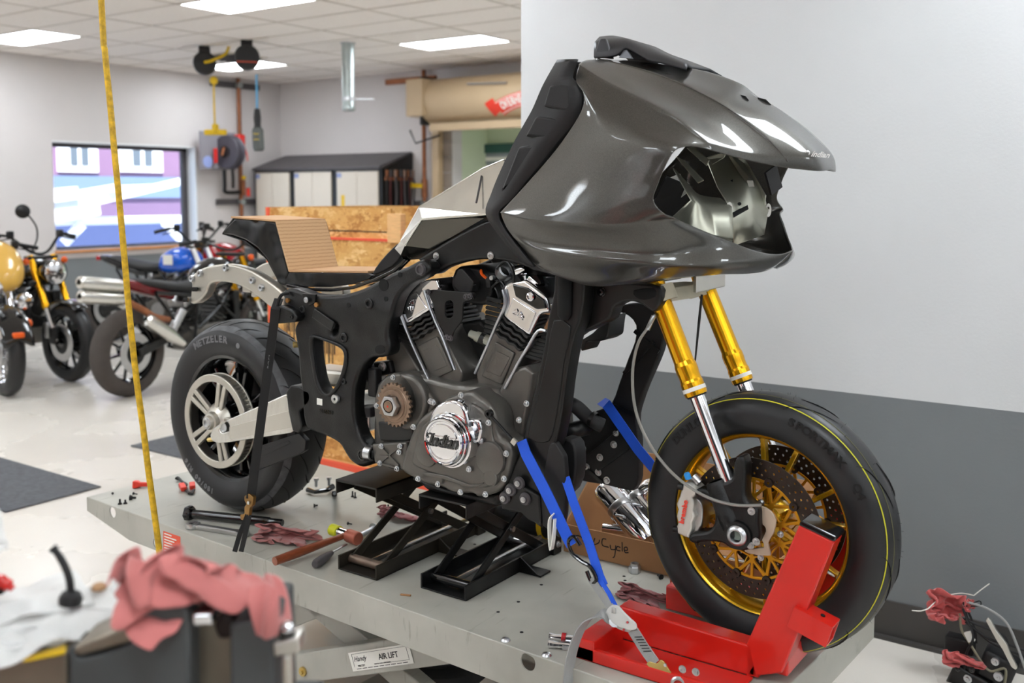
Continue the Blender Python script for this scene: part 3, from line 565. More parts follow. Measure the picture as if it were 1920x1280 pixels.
# ---------------------------------------------------------------- outside the window
XO = -14.5
def op(px, py, x=XO): p = at(px, py, X=x); return p
ho = thing('house', 'red house with white windows seen through the window', 'house', (XO, 8, 0))
a, bq = op(40, 250), op(420, 560)
M['h_red'] = mat('red siding', S(126, 98, 124), .8, var=.03, vs=2); M['h_blue'] = mat('blue grey siding', S(108, 126, 156), .8); M['snow'] = mat('bright concrete', S(235, 235, 240), .9)
MB().bx(XO - .3, XO, a.y - 3, bq.y + 4, op(100, 329).z, 4.4).build('upper_wall', M['h_red'], ho, smooth=0)
MB().bx(XO - .3, XO + .05, a.y - 3, bq.y + 4, op(100, 372).z, op(100, 329).z).build('band', M['h_blue'], ho, smooth=0)
MB().bx(XO - .3, XO - .02, a.y - 3, bq.y + 4, op(100, 415).z, op(100, 372).z).build('lower_wall', mat('mauve siding', S(116, 94, 122), .8), ho, smooth=0)
MB().bx(XO - .3, XO - .02, a.y - 3, bq.y + 4, -.5, op(100, 415).z).build('plinth', mat('blue plinth', S(70, 82, 122), .8), ho, smooth=0)
for (x0, x1) in ((107, 178), (222, 299)):
    p0, p1 = op(x0, 322), op(x1, 262); f = MB().bx(XO, XO + .08, p0.y, p1.y, p0.z, p0.z + 1.3).build('house_window', M['white'], ho, smooth=0)
    for s in ((.28, .46), (.56, .74)):
        MB().bx(XO + .08, XO + .1, p0.y + (p1.y - p0.y) * s[0], p0.y + (p1.y - p0.y) * s[1], p0.z + .12, p0.z + 1.18).build('pane', mat('house pane', S(92, 100, 108), .3), f, smooth=0)
XQ = -13.2
rl = thing('white_railing', 'white timber ramp and railing outside the window', 'railing', (XQ, 8, 0))
def beam(a, b, wd): MB().bar(at(a[0], a[1], X=XQ), at(b[0], b[1], X=XQ), .12, wd, (1, 0, 0)).build('beam', M['white'], rl, smooth=0)
NB = [0]
def xbeam(a, b, wd):
    NB[0] += 1; xq = XQ + .13 * NB[0]
    p, q = at(*a, X=xq), at(*b, X=xq); d = (q - p).normalized(); n_ = Vector((1, 0, 0)).cross(d)
    MB().prism([p + n_ * wd / 2, q + n_ * wd / 2, q - n_ * wd / 2, p - n_ * wd / 2], (.1, 0, 0)).build('beam', M['white'], rl, smooth=0)
xbeam((70, 402), (345, 338), .12); xbeam((60, 416), (360, 410), .14); xbeam((118, 455), (150, 420), .14); xbeam((340, 452), (306, 416), .14); xbeam((70, 385), (220, 358), .25)

for yy in (at(70, 400, X=XQ).y, at(350, 400, X=XQ).y): MB().bx(XQ - .02, XQ + .1, yy - .06, yy + .06, -.05, 1.4).build('post', M['white'], rl, smooth=0)
xbeam((200, 354), (300, 350), .1); xbeam((84, 400), (180, 385), .3); xbeam((60, 366), (140, 358), .14)
struct('ground_outside', MB().bx(-40, XL - .26, -20, 30, -.15, -.05), M['snow'], label='bright ground outside the window', smooth=0)
struct('roof', MB().bx(XL - .6, XR + .6, YF - .6, YB + 2, ZC + .2, ZC + .4), M['tile'], label='roof slab above the ceiling', smooth=0)
# ================================================================ back of the shop
# lockers: three wide units with two doors each, one sloped roof per unit
LY = 7.30
xs = [at(q, 330, Y=LY).x for q in (475, 547, 626, 714)]
zt = at(600, 313.5, Y=LY).z; ztb = zt + .20
names = ['beige steel locker nearest the corner with a black frame', 'middle beige steel locker with a black frame', 'beige steel locker with a yellow tag and red cables on its side']
for k in range(3):
    x0, x1 = xs[k], xs[k + 1]; t = thing('locker', names[k], 'locker', ((x0 + x1) / 2, LY + .28, 0), 'row of lockers on the back wall')
    MB().bx(x0, x1, LY + .02, YB - .03, 0.02, zt - .02).build('body', M['black_m'], t, smooth=0)
    wq = x1 - x0
    for s in (0, 1):
        d = MB().bx(x0 + .05 + s * (wq - .1) / 2 + .004, x0 + .05 + (s + 1) * (wq - .1) / 2 - .004, LY - .005, LY + .02, .12, zt - .06).build('locker_door', M['beige'], t, smooth=0, bevel=.003)
        hx = x0 + wq / 2 + (-.06 if s == 0 else .06)
        MB().bx(hx - .012, hx + .012, LY - .025, LY - .005, .95, 1.1).build('handle', M['dkgrey'], d, smooth=0, bevel=.003)
    r = MB(); y0, y1 = LY - .03, YB - .02
    r.prism([(x0, y0, zt - .04), (x0, y1, ztb - .04), (x0, y1, ztb), (x0, y0, zt)], (wq, 0, 0)).build('sloped_top', M['dkgrey'], t, smooth=0, bevel=.004)
    MB().bx(x0 + .06, x0 + .14, LY - .008, LY - .005, zt - .14, zt - .08).build('number_plate', mat('blue plate', S(140, 150, 190), .4), t, smooth=0)
    if k == 2:
        c = at(643, 374, Y=LY - .006); MB().bx(c.x - .03, c.x + .03, LY - .008, LY - .005, c.z - .09, c.z + .06).build('tag', M['yellow'], t, smooth=0)
        MB().prism([(x1, y0 + .06, zt - .04), (x1, y1, zt - .04), (x1, y1, ztb - .02)], (.02, 0, 0)).build('end_gusset', M['black_m'], t, smooth=0)
t = thing('cable_rack', 'red jumper cables and black leads hanging on the locker end', 'cables', (xs[3] + .05, 7.6, 1.0))
MB().bx(xs[3] + .025, xs[3] + .05, LY + .04, YB - .04, zt - .18, zt - .14).build('rail', M['copper'], t, smooth=0, bevel=.004)
rg = random.Random(4)
for k in range(9):
    y = LY + .06 + k * .062; z1 = zt - .12; z0 = z1 - .6 - rg.random() * .8; xx = xs[3] + .045 + rg.random() * .05
    P = [(xx, y, z1)] + [(xx + rg.uniform(-.01, .02), y + rg.uniform(-.012, .012), z1 + (z0 - z1) * q) for q in (.25, .5, .75, 1)]
    MB().tube(cr(P, 4), .011, 6).build('cable', [M['black_pl'], mat('dull red cable', S(86, 34, 34), .6), M['dkgrey']][k % 3], t)
    MB().box((xx, y, z1 + .03), (.03, .02, .09)).build('clamp', [M['copper'], M['dkgrey'], mat('dull clamp', S(150, 120, 104), .5)][k % 3], t, smooth=0, bevel=.004)

# roll-up door hood, side box, curtain guide
HY = 7.55; hc = at(812, 184, Y=HY); r = .33
t = thing('rollup_door', 'tan roll-up door hood over the back opening with a red ribbon sign', 'roll-up door', (hc.x + 1.5, YB, 2.3))
hx0, hx1, hz = hc.x, dx1 + .3, hc.z
zb0 = at(830, 232, Y=HY).z; 
R_ = (at(860, 145, Y=HY).z - zb0) / 2; hz = zb0 + R_
prof = [(HY + .0 - R_ * cos(a) * 1., hz + R_ * sin(a)) for a in [RAD(q) for q in range(-90, 91, 12)]]
b = MB(); rows = []
for x in (hx0, hx1): rows.append([(x, p[0], p[1]) for p in prof] + [(x, YB - .01, hz + R_), (x, YB - .01, hz - R_)])
b.rings(rows).build('hood', M['tan'], t, smooth=40)
MB().bx(hx0 - .05, hx0, HY - R_ * .75, YB - .01, hz - R_ - .02, hz + R_ + .02).build('end_plate', M['black_m'], t, smooth=0, bevel=.01)
p0, p1 = at(766, 219, Y=HY - .25), at(796, 147, Y=HY - .25)
MB().bx(p0.x, p1.x, HY - .3, YB - .13, p0.z, p1.z).build('motor_box', M['tan'], t, smooth=0, bevel=.008)
MB().bx(hx0 + .1, hx1, HY - .2, HY - .1, zb0 - .1, zb0 - .01).build('bottom_bar', M['tan'], t, smooth=0, bevel=.006)
MB().bx(dx0 - .24, dx0 - .13, YB - .12, YB - .02, 0, zb0 - .05).build('guide', M['tan'], t, smooth=0, bevel=.005)
MB().tube([(dx0 - .45, YB - .3, zb0 - .05), (dx0 - .40, YB - .25, zb0 - .22), (dx0 - .1, YB - .12, zb0 - .12)], .012, 6).build('chain_bracket', M['black_m'], t)
a, c = at(876, 157, Y=HY - R_), at(950, 155, Y=HY - R_); MB().cyl(a, c, .012, n=8).build('rod', M['zinc'], t)
# red ribbon sign OVERHEA(D) on the hood, bent along an arc
sy = HY - R_ - .006
def hoody(z):                                          # the hood's skin at height z
    q = max(-.98, min(.98, (z - hz) / R_)); return HY - R_ * math.sqrt(1 - q * q)
ac = at(1006, 432, Y=sy); rad_ = (ac - at(1006, 180, Y=sy)).length
def arc(a, rr, lift=.006): 
    x, z = ac.x + rr * sin(a), ac.z + rr * cos(a); return Vector((x, hoody(z) - lift, z))
angs = [RAD(q) for q in range(-22, 24, 1)]; hw = .082
def band(r0, r1, lift, nm, m, A=angs):
    MB().grid([[arc(a, r0 + (r1 - r0) * k / 6, lift) for k in range(7)] for a in A]).build(nm, m, t)
band(rad_ - hw, rad_ + hw, .005, 'ribbon', M['red_pl']); band(rad_ + hw - .020, rad_ + hw - .012, .008, 'ribbon_line', M['lbl_w']); band(rad_ - hw + .012, rad_ - hw + .020, .008, 'ribbon_line', M['lbl_w'])
band(rad_ - hw + .05, rad_ + hw + .05, .004, 'ribbon_tail', M['red_pl'], [RAD(q) for q in (-27, -26, -25, -24, -23, -22)])
for k, ch in enumerate('OVERHEAD'):
    a = RAD(-18.9 + k * 2.0); p = arc(a, rad_, .009); tx = (arc(a + .02, rad_) - arc(a - .02, rad_)).normalized(); up = (arc(a, rad_ + .05) - arc(a, rad_ - .05)).normalized()
    me = text_mesh(ch, .132, .003, 0, .005); me.transform(Matrix.Diagonal((.6, 1, 1, 1))); me.transform(basis(p, tx, up)); put('letter', me, M['lbl_w'], t, smooth=0, recalc=False)

# copper pipes with strut brackets, valve, yellow tag
def pipe_run(nm, label, px0, px1, bx, brs, X=None, Y=None):
    kw = dict(X=X) if X is not None else dict(Y=Y)
    a = at(px0[0], px0[1], **kw); c = at(px1[0], px1[1], **kw); x = a.x if X is None else X; y = a.y if Y is None else Y
    t = thing(nm, label, 'pipe', (x, y, 1.0)); zt_ = ZC
    MB().cyl((x, y, .3), (x, y, zt_), .028, n=12).build('copper_pipe', M['copper'], t)
    for (z, y0, y1) in brs:
        if X is not None: MB().bx(XL + .022, XL + .05, y + y0, y + y1, z - .04, z + .04).build('strut', M['dkgrey'], t, smooth=0, bevel=.004)
        else: MB().bx(x + y0, x + y1, YB - .04, YB, z - .04, z + .04).build('strut', M['dkgrey'], t, smooth=0, bevel=.004)
        MB().cyl((x - .04, y, z), (x + .05, y, z), .04, n=10).build('clamp', M['galv'], t)
    return t, x, y
t, x, y = pipe_run('water_pipe', 'copper pipe on the window wall with two strut brackets', (448, 200), (455, 470), 0, [(at(445, 161, X=XL).z, -.45, .4), (at(452, 378, X=XL).z, -.4, .4)], X=XL + .07)
vz = at(455, 360, X=XL).z
MB().tube(cr([(x + .02, y - .04, vz), (x + .05, y - .3, vz), (x + .05, y - .32, vz + .1), (x + .05, y - .32, vz + .55)], 6), .026, 8).build('elbow', M['black_m'], t)
MB().box((x + .04, y, vz + .06), (.06, .06, .22)).build('valve', M['copper'], t, bevel=.01); MB().box((x + .08, y + .06, vz + .0), (.03, .05, .12)).build('valve_handle', M['red_pl'], t, bevel=.005)
MB().box((x + .07, y, vz + .2), (.03, .05, .05)).build('valve_label', M['yellow'], t, bevel=.004)
t, x, y = pipe_run('gas_pipe', 'copper pipe beside the roll-up door with a yellow tag', (795, 250), (797, 360), 0, [(at(770, 382, Y=YB).z, -.22, .4)], Y=YB - .07)
c = at(780, 348, Y=YB - .1); MB().bx(c.x - .1, x, y - .04, y - .03, c.z - .03, c.z + .03).build('tag', M['yellow'], t, smooth=0)
MB().cyl((x, y, c.z - .15), (x, y, c.z + .08), .042, n=10).build('union', M['copper'], t)
c = at(770, 150, Y=YB - .05); MB().bx(c.x - .45, c.x + .4, YB - .05, YB, c.z - .035, c.z + .035).build('strut', M['copper'], t, smooth=0, bevel=.004)

# galvanised exhaust drop
c = at(652, 80, Z=ZC); zb_ = at(652, 207, X=c.x).z
D0 = (c - CAM).dot(FWD); zb_ = at(652, 207, D=D0).z; rp = .5 * (664 - 641) / F_PX * D0
t = thing('exhaust_duct', 'galvanised exhaust pipe hanging from the ceiling', 'duct', (c.x, c.y, ZC))
MB().lathe([(rp, zb_), (rp * 1.06, zb_ + .01), (rp * 1.06, zb_ + .05), (rp, zb_ + .06), (rp, ZC)], (c.x, c.y, 0), (0, 0, 1), 28).build('pipe', M['galv'], t)
zd = at(652, 185, D=D0).z; MB().lathe([(rp, zd - .02), (rp * 1.12, zd - .02), (rp * 1.12, zd + .02), (rp, zd + .02)], (c.x, c.y, 0), (0, 0, 1), 28).build('clamp_ring', M['zinc'], t)
MB().bar((c.x, c.y, zd), Vector((c.x, c.y, zd)) + RIGHT * .27, .03, .02).build('damper_arm', M['zinc'], t, smooth=0, bevel=.003)
MB().lathe([(rp, ZC - .01), (rp * 1.25, ZC - .01), (rp * 1.25, ZC), (rp, ZC)], (c.x, c.y, 0), (0, 0, 1), 28).build('ceiling_collar', M['zinc'], t)

# ceiling cord reels
def reel(label, px, py, topy, rpx, zd, col, endz_px, yellow):
    # stands below the ceiling at the depth where its mount meets the tiles
    m0 = at(px[0], topy, Z=ZC); D = (m0 - CAM).dot(FWD); c = at(px[0], py, D=D); r = rpx / F_PX * D
    t = thing('cord_reel', label, 'cord reel', (m0.x, m0.y, ZC), 'cord reels hanging from the ceiling')
    n_ = (-FWD * .92 + RIGHT * .25); n_.z = 0; n_.normalize(); side = Vector((0, 0, 1)).cross(n_)
    prof = [(0.0001, -.09), (r * .8, -.09), (r, -.07), (r, -.015), (r * .96, -.012), (r * .96, .012), (r, .015), (r, .07), (r * .85, .09), (r * .3, .095), (0.0001, .095)]
    MB().lathe(prof, c, n_, 28).build('housing', M['black_pl'], t, smooth=30)
    MB().box(c + Vector((0, 0, r * .95)), (.12, .12, .16), basis((0, 0, 0), side, (0, 0, 1)).to_3x3()).build('neck', M['black_pl'], t, bevel=.015)
    MB().bx(c.x - .07, c.x + .07, c.y - .07, c.y + .07, c.z + r + .06, ZC).build('mount', M['zinc'], t, smooth=0, bevel=.01)
    if yellow:
        MB().tube(cr([c + n_ * .1, c + n_ * .12 + side * .08 + Vector((0, 0, .02)), c + n_ * .1 + side * .22 + Vector((0, 0, .1)), c + side * .26 + Vector((0, 0, r + .1))], 6), .016, 8).build('supply_cord', M['yellow'], t)
        st = at(401, 146, D=D); e = at(403, 236, D=D)
        MB().tube(cr([st, at(401, 180, D=D) , e], 6), .010, 8).build('cord', M['yellow'], t); MB().sph(at(401, 151, D=D), .045).build('ball_stop', M['yellow'], t)
        hp = at(404, 241, D=D); MB().box(hp, (.06, .06, .1)).box(hp - Vector((0, 0, .04)), (.24, .06, .05), basis((0, 0, 0), RIGHT, (0, 0, 1)).to_3x3()).build('outlet_handle', M['yellow'], t, bevel=.014)
    else:
        MB().box(c + n_ * .096 - Vector((0, 0, r * .45)) , (.2, .004, .12), basis((0, 0, 0), side, (0, 0, 1)).to_3x3() @ Matrix.Rotation(0, 3, 'X')).build('sticker', M['lbl_o'], t, smooth=0)
        MB().tube([at(481, 140, D=D), at(482, 203, D=D)], .011, 8).build('cord', mat('blue cord', S(96, 170, 214), .5), t)
    return t, D
t, D = reel('black cord reel with a yellow cord and yellow handle', (384, 0), 119, 87, 21, 0, 0, 0, True)
t, D = reel('black cord reel with a blue cord and red sticker', (463, 0), 108, 77, 23, 0, 0, 0, False)
t = thing('work_light', 'black drop light hanging on the blue cord', 'work light', at(483, 245, D=D))
a, b_, c = at(482, 203, D=D), at(483, 240, D=D), at(485, 282, D=D)
MB().lathe([(.001, 0), (.03, .01), (.04, .1), (.035, .18), (.05, .24), (.05, .28)], a, b_ - a, 12).build('handle', M['black_pl'], t)
MB().lathe([(.045, 0), (.06, .02), (.06, (c - b_).length * .9), (.05, (c - b_).length)], b_, c - b_, 12).build('lamp_body', mat('smoky lamp tube', S(96, 100, 98), .25), t)
for s in (.3, .55): MB().box(b_ + (c - b_) * s - FWD * .065, (.05, .005, .06), basis((0, 0, 0), RIGHT, (0, 0, 1)).to_3x3()).build('caution_label', M['yellow'], t, smooth=0)

# hose reel on the wall with its grey splash plate
c = at(428, 285, X=XL + .35); t = thing('hose_reel', 'red framed hose reel mounted on the window wall', 'hose reel', (XL, c.y, c.z))
q0, q1 = at(376, 317, X=XL + .2), at(441, 249, X=XL + .2)
MB().bx(XL + .18, XL + .2, q0.y, q1.y, q0.z, q1.z).build('splash_plate', mat('grey sheet metal', S(136, 132, 138), .45), t, smooth=0, bevel=.004)
MB().cyl((XL + .2, q0.y + .12, q0.z + .1), (XL + .206, q0.y + .12, q0.z + .1), .08, n=16).build('badge', mat('pale blue badge', S(150, 165, 215), .4), t)
MB().bx(XL + .022, XL + .18, c.y - .08, c.y + .08, c.z - .1, c.z + .1).build('wall_bracket', M['red'], t, smooth=0)
rr = .215; ax = Vector((.15, -1, 0)).normalized(); cc = at(430, 285, X=XL + .32)
MB().lathe([(.05, -.08), (rr, -.08), (rr + .01, -.065), (rr, -.055), (rr * .9, -.04), (rr * .9, .04), (rr, .055), (rr + .01, .065), (rr, .08), (.06, .08), (.05, .07), (0.001, .07)], cc, ax, 32).build('drum', mat('black hose drum', S(70, 66, 74), .5), t, smooth=30)
MB().lathe([(.08, .08), (.08, .092), (.03, .095), (.001, .095)], cc, ax, 20).build('hub', M['black_m'], t); MB().bar(cc + ax * .10 + Vector((0, 0, .06)), cc + ax * .10 - Vector((.02, .02, .05)), .02, .03).build('swivel', M['copper'], t)
g_ = at(449, 262, X=XL + .32); MB().box(g_, (.12, .12, .14)).build('roller_guide', M['red'], t, bevel=.02); g2 = at(404, 292, X=XL + .28); MB().bar(g2 - Vector((0, 0, .1)), g2 + Vector((0, 0, .1)), .04, .05, (1, 0, 0)).build('arm', M['red'], t, bevel=.01)
MB().tube(cr([g_ + Vector((.05, .03, .0)), at(458, 275, X=XL + .36), at(463, 290, X=XL + .36), at(464, 302, X=XL + .36)], 5), .012, 8).build('hose_end', mat('pink red hose', S(210, 100, 90), .5), t)
MB().tube(cr([at(436, 318, X=XL + .25), at(437, 335, X=XL + .2), at(437, 352, X=XL + .15)], 5), .02, 8).build('feed_hose', M['black_pl'], t)

# OSB crate on a pallet behind the bike
CYF = 1.60
a0, a1 = at(508, 388, Y=CYF), at(733, 386, Y=CYF); cb = .13; ztop = a0.z
t = thing('plywood_crate', 'tall open strand board crate standing on a pallet behind the bike', 'crate', ((a0.x + a1.x) / 2, CYF + .4, 0))
zj = at(700, 447, Y=CYF).z
xw0, xw1 = a0.x, -.2
xo = at(752, 480, Y=CYF).x
# far panel is tall, near panel is lower and shows at the right
MB().bx(xw0, a1.x, CYF + .0, CYF + .012, zj - .02, ztop).build('back_board', M['osb'], t, smooth=0)
MB().bx(xw0, xw1, CYF - .03, CYF - .018, cb, zj - .005).build('front_board', M['osb'], t, smooth=0)
MB().bx(xw0 - .012, xw0, CYF - .03, CYF + .8, cb, ztop).build('side_board', M['osb'], t, smooth=0)
MB().bx(xw0 - .004, xw0 + .02, CYF - .034, CYF - .028, cb, ztop).build('painted_edge', M['lbl_o'], t, smooth=0)
MB().bx(xw0, xw1, CYF - .034, CYF - .0, zj - .012, zj).build('painted_edge', M['lbl_o'], t, smooth=0)
p0, p1 = at(726, 455, Y=CYF - .05), at(751, 401, Y=CYF - .05)
MB().bx(p0.x, p1.x, CYF - .05, CYF - .012, p0.z, p1.z).build('post', M['pine'], t, smooth=0, bevel=.003)
MB().bx(xw1 - .012, xw1, CYF - .03, CYF + .8, cb, zj).build('side_board', M['osb'], t, smooth=0)
MB().bx(xw0, xw1, CYF + .79, CYF + .8, cb, ztop).build('rear_board', M['osb'], t, smooth=0)
for (u, v, s) in ((545, 604, .035), (610, 645, .035)):
    c = at(u, v, Y=CYF - .031)
    for k in range(9): MB().bx(c.x + k * .014 - .05, c.x + k * .014 - .05 + .004 + (k % 3) * .003, CYF - .0315, CYF - .03, c.z - .05 * (1 + k % 2), c.z + .05).build('stencil_mark', M['ink'], t, smooth=0)
cx_ = at(620, 432, Y=CYF); MB().bx(xw0 + .3, a1.x - .03, CYF - .002, CYF, cx_.z - .002, cx_.z + .003).build('pencil_line', M['ink'], t, smooth=0)
t = thing('pallet', 'wooden pallet with a red painted rail below the crate', 'pallet', ((xw0 + xw1) / 2, CYF + .3, 0))
for k in range(5): MB().bx(xw0 - .05, xw1 + .05, CYF - .06 + k * .2, CYF + .05 + k * .2, .105, .128).build('board', M['pine'], t, smooth=0, bevel=.003)
for k in range(3): MB().bx(xw0 - .05 + k * (xw1 - xw0) / 2, xw0 + .05 + k * (xw1 - xw0) / 2, CYF - .06, CYF + .85, .02, .104).build('stringer', M['pine'], t, smooth=0, bevel=.003)
for k in range(3): MB().bx(xw0 - .05, xw1 + .05, CYF - .06 + k * .38, CYF + .03 + k * .38, 0, .02).build('bottom_board', M['pine'], t, smooth=0, bevel=.003)
MB().bx(xw0 - .05, xw1 + .05, CYF - .085, CYF - .062, .06, .135).build('red_rail', M['lbl_o'], t, smooth=0, bevel=.003)

# floor mats
def fmat(label, pts):
    q = [at(a, b, Z=0) for a, b in pts]; cc = sum(q, Vector()) / len(q)
    b = MB().prism([(p.x, p.y, .001) for p in q], (0, 0, .008)); o = b.build('floor_mat', M['mat_fl'], None, smooth=0, bevel=.003); return tag(o, label, 'mat')
p = [at(177, 918, Z=0), at(75, 870, Z=0)]; u = (p[1] - p[0])
x1, y0 = -2.12, .30
tag(MB().bx(-3.3, -2.13, at(0, 958, Z=0).y - .0, .80, .001, .009).build('floor_mat', M['mat_fl'], smooth=0, bevel=.003), 'dark carpet mat on the floor at the left edge', 'mat', 'floor mats')
tag(MB().bx(-2.76, -1.7, 1.40, 2.0, .001, .009).build('floor_mat', M['mat_fl'], smooth=0, bevel=.003), 'dark carpet mat on the floor behind the rear wheel', 'mat', 'floor mats')

# yellow hose dropping from the ceiling to the lift
D0, D1 = 2.75, 2.75
pts = [(183, -160), (190, 0), (197, 100), (207, 200), (216, 300), (224, 380), (233, 480), (240, 560), (248, 640), (257, 720), (268, 800), (278, 880), (289, 960), (300, 1045)]
P = [at(a, b, D=2.75 - .0 * i) for i, (a, b) in enumerate(pts)]
t = thing('air_hose', 'yellow air hose hanging from the ceiling down to the lift', 'hose', P[-1])
P0 = Vector((P[0].x, P[0].y, ZC)); P[0] = P0 if P[0].z > ZC else P[0]
full = cr([Vector((P[1].x - .02, P[1].y, ZC))] + P[1:] + [P[-1] + Vector((.02, .0, -.2)), P[-1] + Vector((.06, .02, -.40))], 6)
MB().tube(full, .0085, 10).build('hose', M['yellow_h'], t)
MB().cyl(full[-1], full[-1] + Vector((0, 0, -.06)), .011, n=10).build('fitting', M['steel'], t)
# ================================================================ lift table
ZD = .5
NL = at(162, 931, Z=ZD); _a = -RAD(2.79); LU = Vector((cos(_a), sin(_a), 0)); LV = Vector((-sin(_a), cos(_a), 0)); LL, LW = 2.45, .78
def LF(u, v, z=ZD): return NL + LU * u + LV * v + Vector((0, 0, z - ZD))
def lift_u(px, py): return (at(px, py, Z=ZD) - NL).dot(LU)
lift = thing('motorcycle_lift', 'grey steel motorcycle lift table carrying the stripped bike', 'lift', LF(LL / 2, LW / 2, 0))
top = [LF(0, 0), LF(LL, 0), LF(LL, LW), LF(0, LW)]
MB().prism([p + Vector((0, 0, -.006)) for p in top], (0, 0, .006)).build('deck', M['deck'], lift, smooth=0, bevel=.004, seg=3)
u2 = lift_u(242, 958)
def apron(org, U, L, holes, nm, taper=True):
    o = [(0, -.003), (0, -.05), (u2, -.098), (L, -.10), (L, -.003)] if taper else [(0, -.003), (0, -.05 if nm == 'rear_apron' else -.10), (L, -.05 if nm == 'rear_apron' else -.10), (L, -.003)]
    return plate_uv(nm, [[Vector(p) for p in o]] + holes, .004, basis(org, U, (0, 0, 1)), M['deck'], lift, bevel=.0012)
def hole_at(px, py, r):
    # on the near apron plane
    n_ = -LV; ray = at(px, py, D=1) - CAM; t_ = (NL - CAM).dot(n_) / ray.dot(n_); p = CAM + ray * t_ - NL
    return circ(p.dot(LU), p.z, r, 24)
apron(NL, LU, LL, [hole_at(211, 960, .0185), hole_at(293, 1019, .017), hole_at(990, 1241, .0205)], 'side_apron')
apron(LF(LL, 0), LV, LW, [circ(.24, -.05, .012, 16)], 'front_apron', False)
apron(LF(0, LW), -LV, LW, [], 'rear_apron', False)
plate_uv('side_apron', [[Vector(p) for p in [(0, -.003), (0, -.05), (u2, -.098), (LL, -.10), (LL, -.003)]]], .004, basis(LF(0, LW), LU, (0, 0, 1)), M['deck'], lift, bevel=.0012)
for px, py in ((948, 1200), (1025, 1228)):
    p = at(px, py, Z=ZD); MB().lathe([(.012, 0), (.010, .004), (.005, .007), (.0001, .008)], p, (0, 0, 1), 14).build('carriage_bolt', M['zinc'], lift)
for px, py in ((1015, 1096), (934, 1147), (972, 1128), (978, 1185), (1170, 1080), (1172, 1088), (1255, 1101), (890, 1020)):
    p = at(px, py, Z=ZD); MB().cyl(p, p + Vector((0, 0, .0006)), .0045, n=12).build('tie_down_hole', M['hole'], lift)
# red warning sticker on the near apron
def ap(px, py, off=.0008):
    n_ = -LV; ray = at(px, py, D=1) - CAM; t_ = (NL + n_ * off - CAM).dot(n_) / ray.dot(n_); return CAM + ray * t_
q = [ap(306, 995), ap(338, 1006), ap(338, 1052), ap(306, 1041)]
st = MB().prism(q, -LV * -.0006).build('warning_sticker', M['lbl_o'], lift, smooth=0)
for k in range(8):
    s0 = .08 + k * .115; a = q[0] + (q[3] - q[0]) * s0; b_ = q[1] + (q[2] - q[1]) * s0; d = b_ - a
    MB().bar(a + d * .08 - LV * .0008, a + d * (.5 + .4 * ((k * 37) % 10) / 10) - LV * .0008, .0012, .0035).build('print_line', M['lbl_w'], st, smooth=0)
# scissor legs, cross tubes, base frame, air bag tray below the deck
sy0, sy1 = .06, LW - .06
def arm_px(a, b_, ht, v, nm='scissor_arm'):
    n_ = -LV; P = []
    for (px, py) in (a, b_):
        ray = at(px, py, D=1) - CAM; t_ = (LF(0, v) - CAM).dot(n_) / ray.dot(n_); P.append(CAM + ray * t_)
    return MB().bar(P[0], P[1], .045, ht).build(nm, M['deck'], lift, smooth=0, bevel=.004), P
_, PA = arm_px((480, 1262), (860, 1206), .085, .10)
o_, PB = arm_px((480, 1262), (860, 1206), .085, .64)
d = (PA[1] - PA[0]).normalized(); nf = -LV
p = PA[0] + d * .0; ray = None
def on_arm(px, py):
    n_ = -LV; r = at(px, py, D=1) - CAM; q0 = PA[0] - LV * .0245; t_ = (q0 - CAM).dot(n_) / r.dot(n_); return CAM + r * t_
pc = on_arm(713, 1233); up = Vector((0, 0, 1)); lm = basis(pc, d, up)
pw = (on_arm(770, 1221) - on_arm(657, 1239)).length; ph = .052
plq = MB().prism([lm @ Vector((x, y, 0)) for x, y in ((-pw / 2, -ph / 2), (pw / 2, -ph / 2), (pw / 2, ph / 2), (-pw / 2, ph / 2))], lm.to_3x3() @ Vector((0, 0, .001))).build('maker_plate', M['lbl_w'], lift, smooth=0)
text('plate_lettering', 'AIR LIFT', .022, lm @ Matrix.Translation((pw * .14, .003, .0016)), M['ink'], plq, depth=.0004, bold=.0003)
text('plate_lettering', 'Handy', .020, lm @ Matrix.Translation((-pw * .33, .006, .0016)) @ Matrix.Rotation(.0, 4, 'Z'), M['ink'], plq, depth=.0004, shear=.45)
text('plate_lettering', 'WELTZET', .007, lm @ Matrix.Translation((-pw * .33, -.013, .0016)), M['ink'], plq, depth=.0004)
text('plate_lettering', 'MANUFACTURING CORPORATION', .0042, lm @ Matrix.Translation((pw * .02, -.0135, .0016)), M['ink'], plq, depth=.0004)
for k in range(9): MB().bar(lm @ Vector((-pw * .42 + k * pw * .095, -.0205, .0013)), lm @ Vector((-pw * .42 + k * pw * .095 + pw * .075, -.0205, .0013)), .0016, .0004, LV).build('small_print', M['ink'], plq, smooth=0)
fr = MB(); 
for (x0, y0, x1, y1) in ((-pw * .45, -ph * .28, -pw * .45, ph * .40), (-pw * .45, ph * .40, pw * .45, ph * .40), (pw * .45, ph * .40, pw * .45, -ph * .28), (pw * .45, -ph * .28, pw * .1, -ph * .28)):
    fr.bar(lm @ Vector((x0, y0, .0013)), lm @ Vector((x1, y1, .0013)), .0008, .0006)
fr.build('plate_border', M['ink'], plq, smooth=0)
pb = on_arm(569, 1258); bb_ = MB(); bb_.cyl(pb, pb - LV * .006, .014, n=16); bb_.cyl(pb - LV * .006, pb - LV * .012, .007, n=6); bb_.build('pivot_bolt', M['yzinc'], lift)
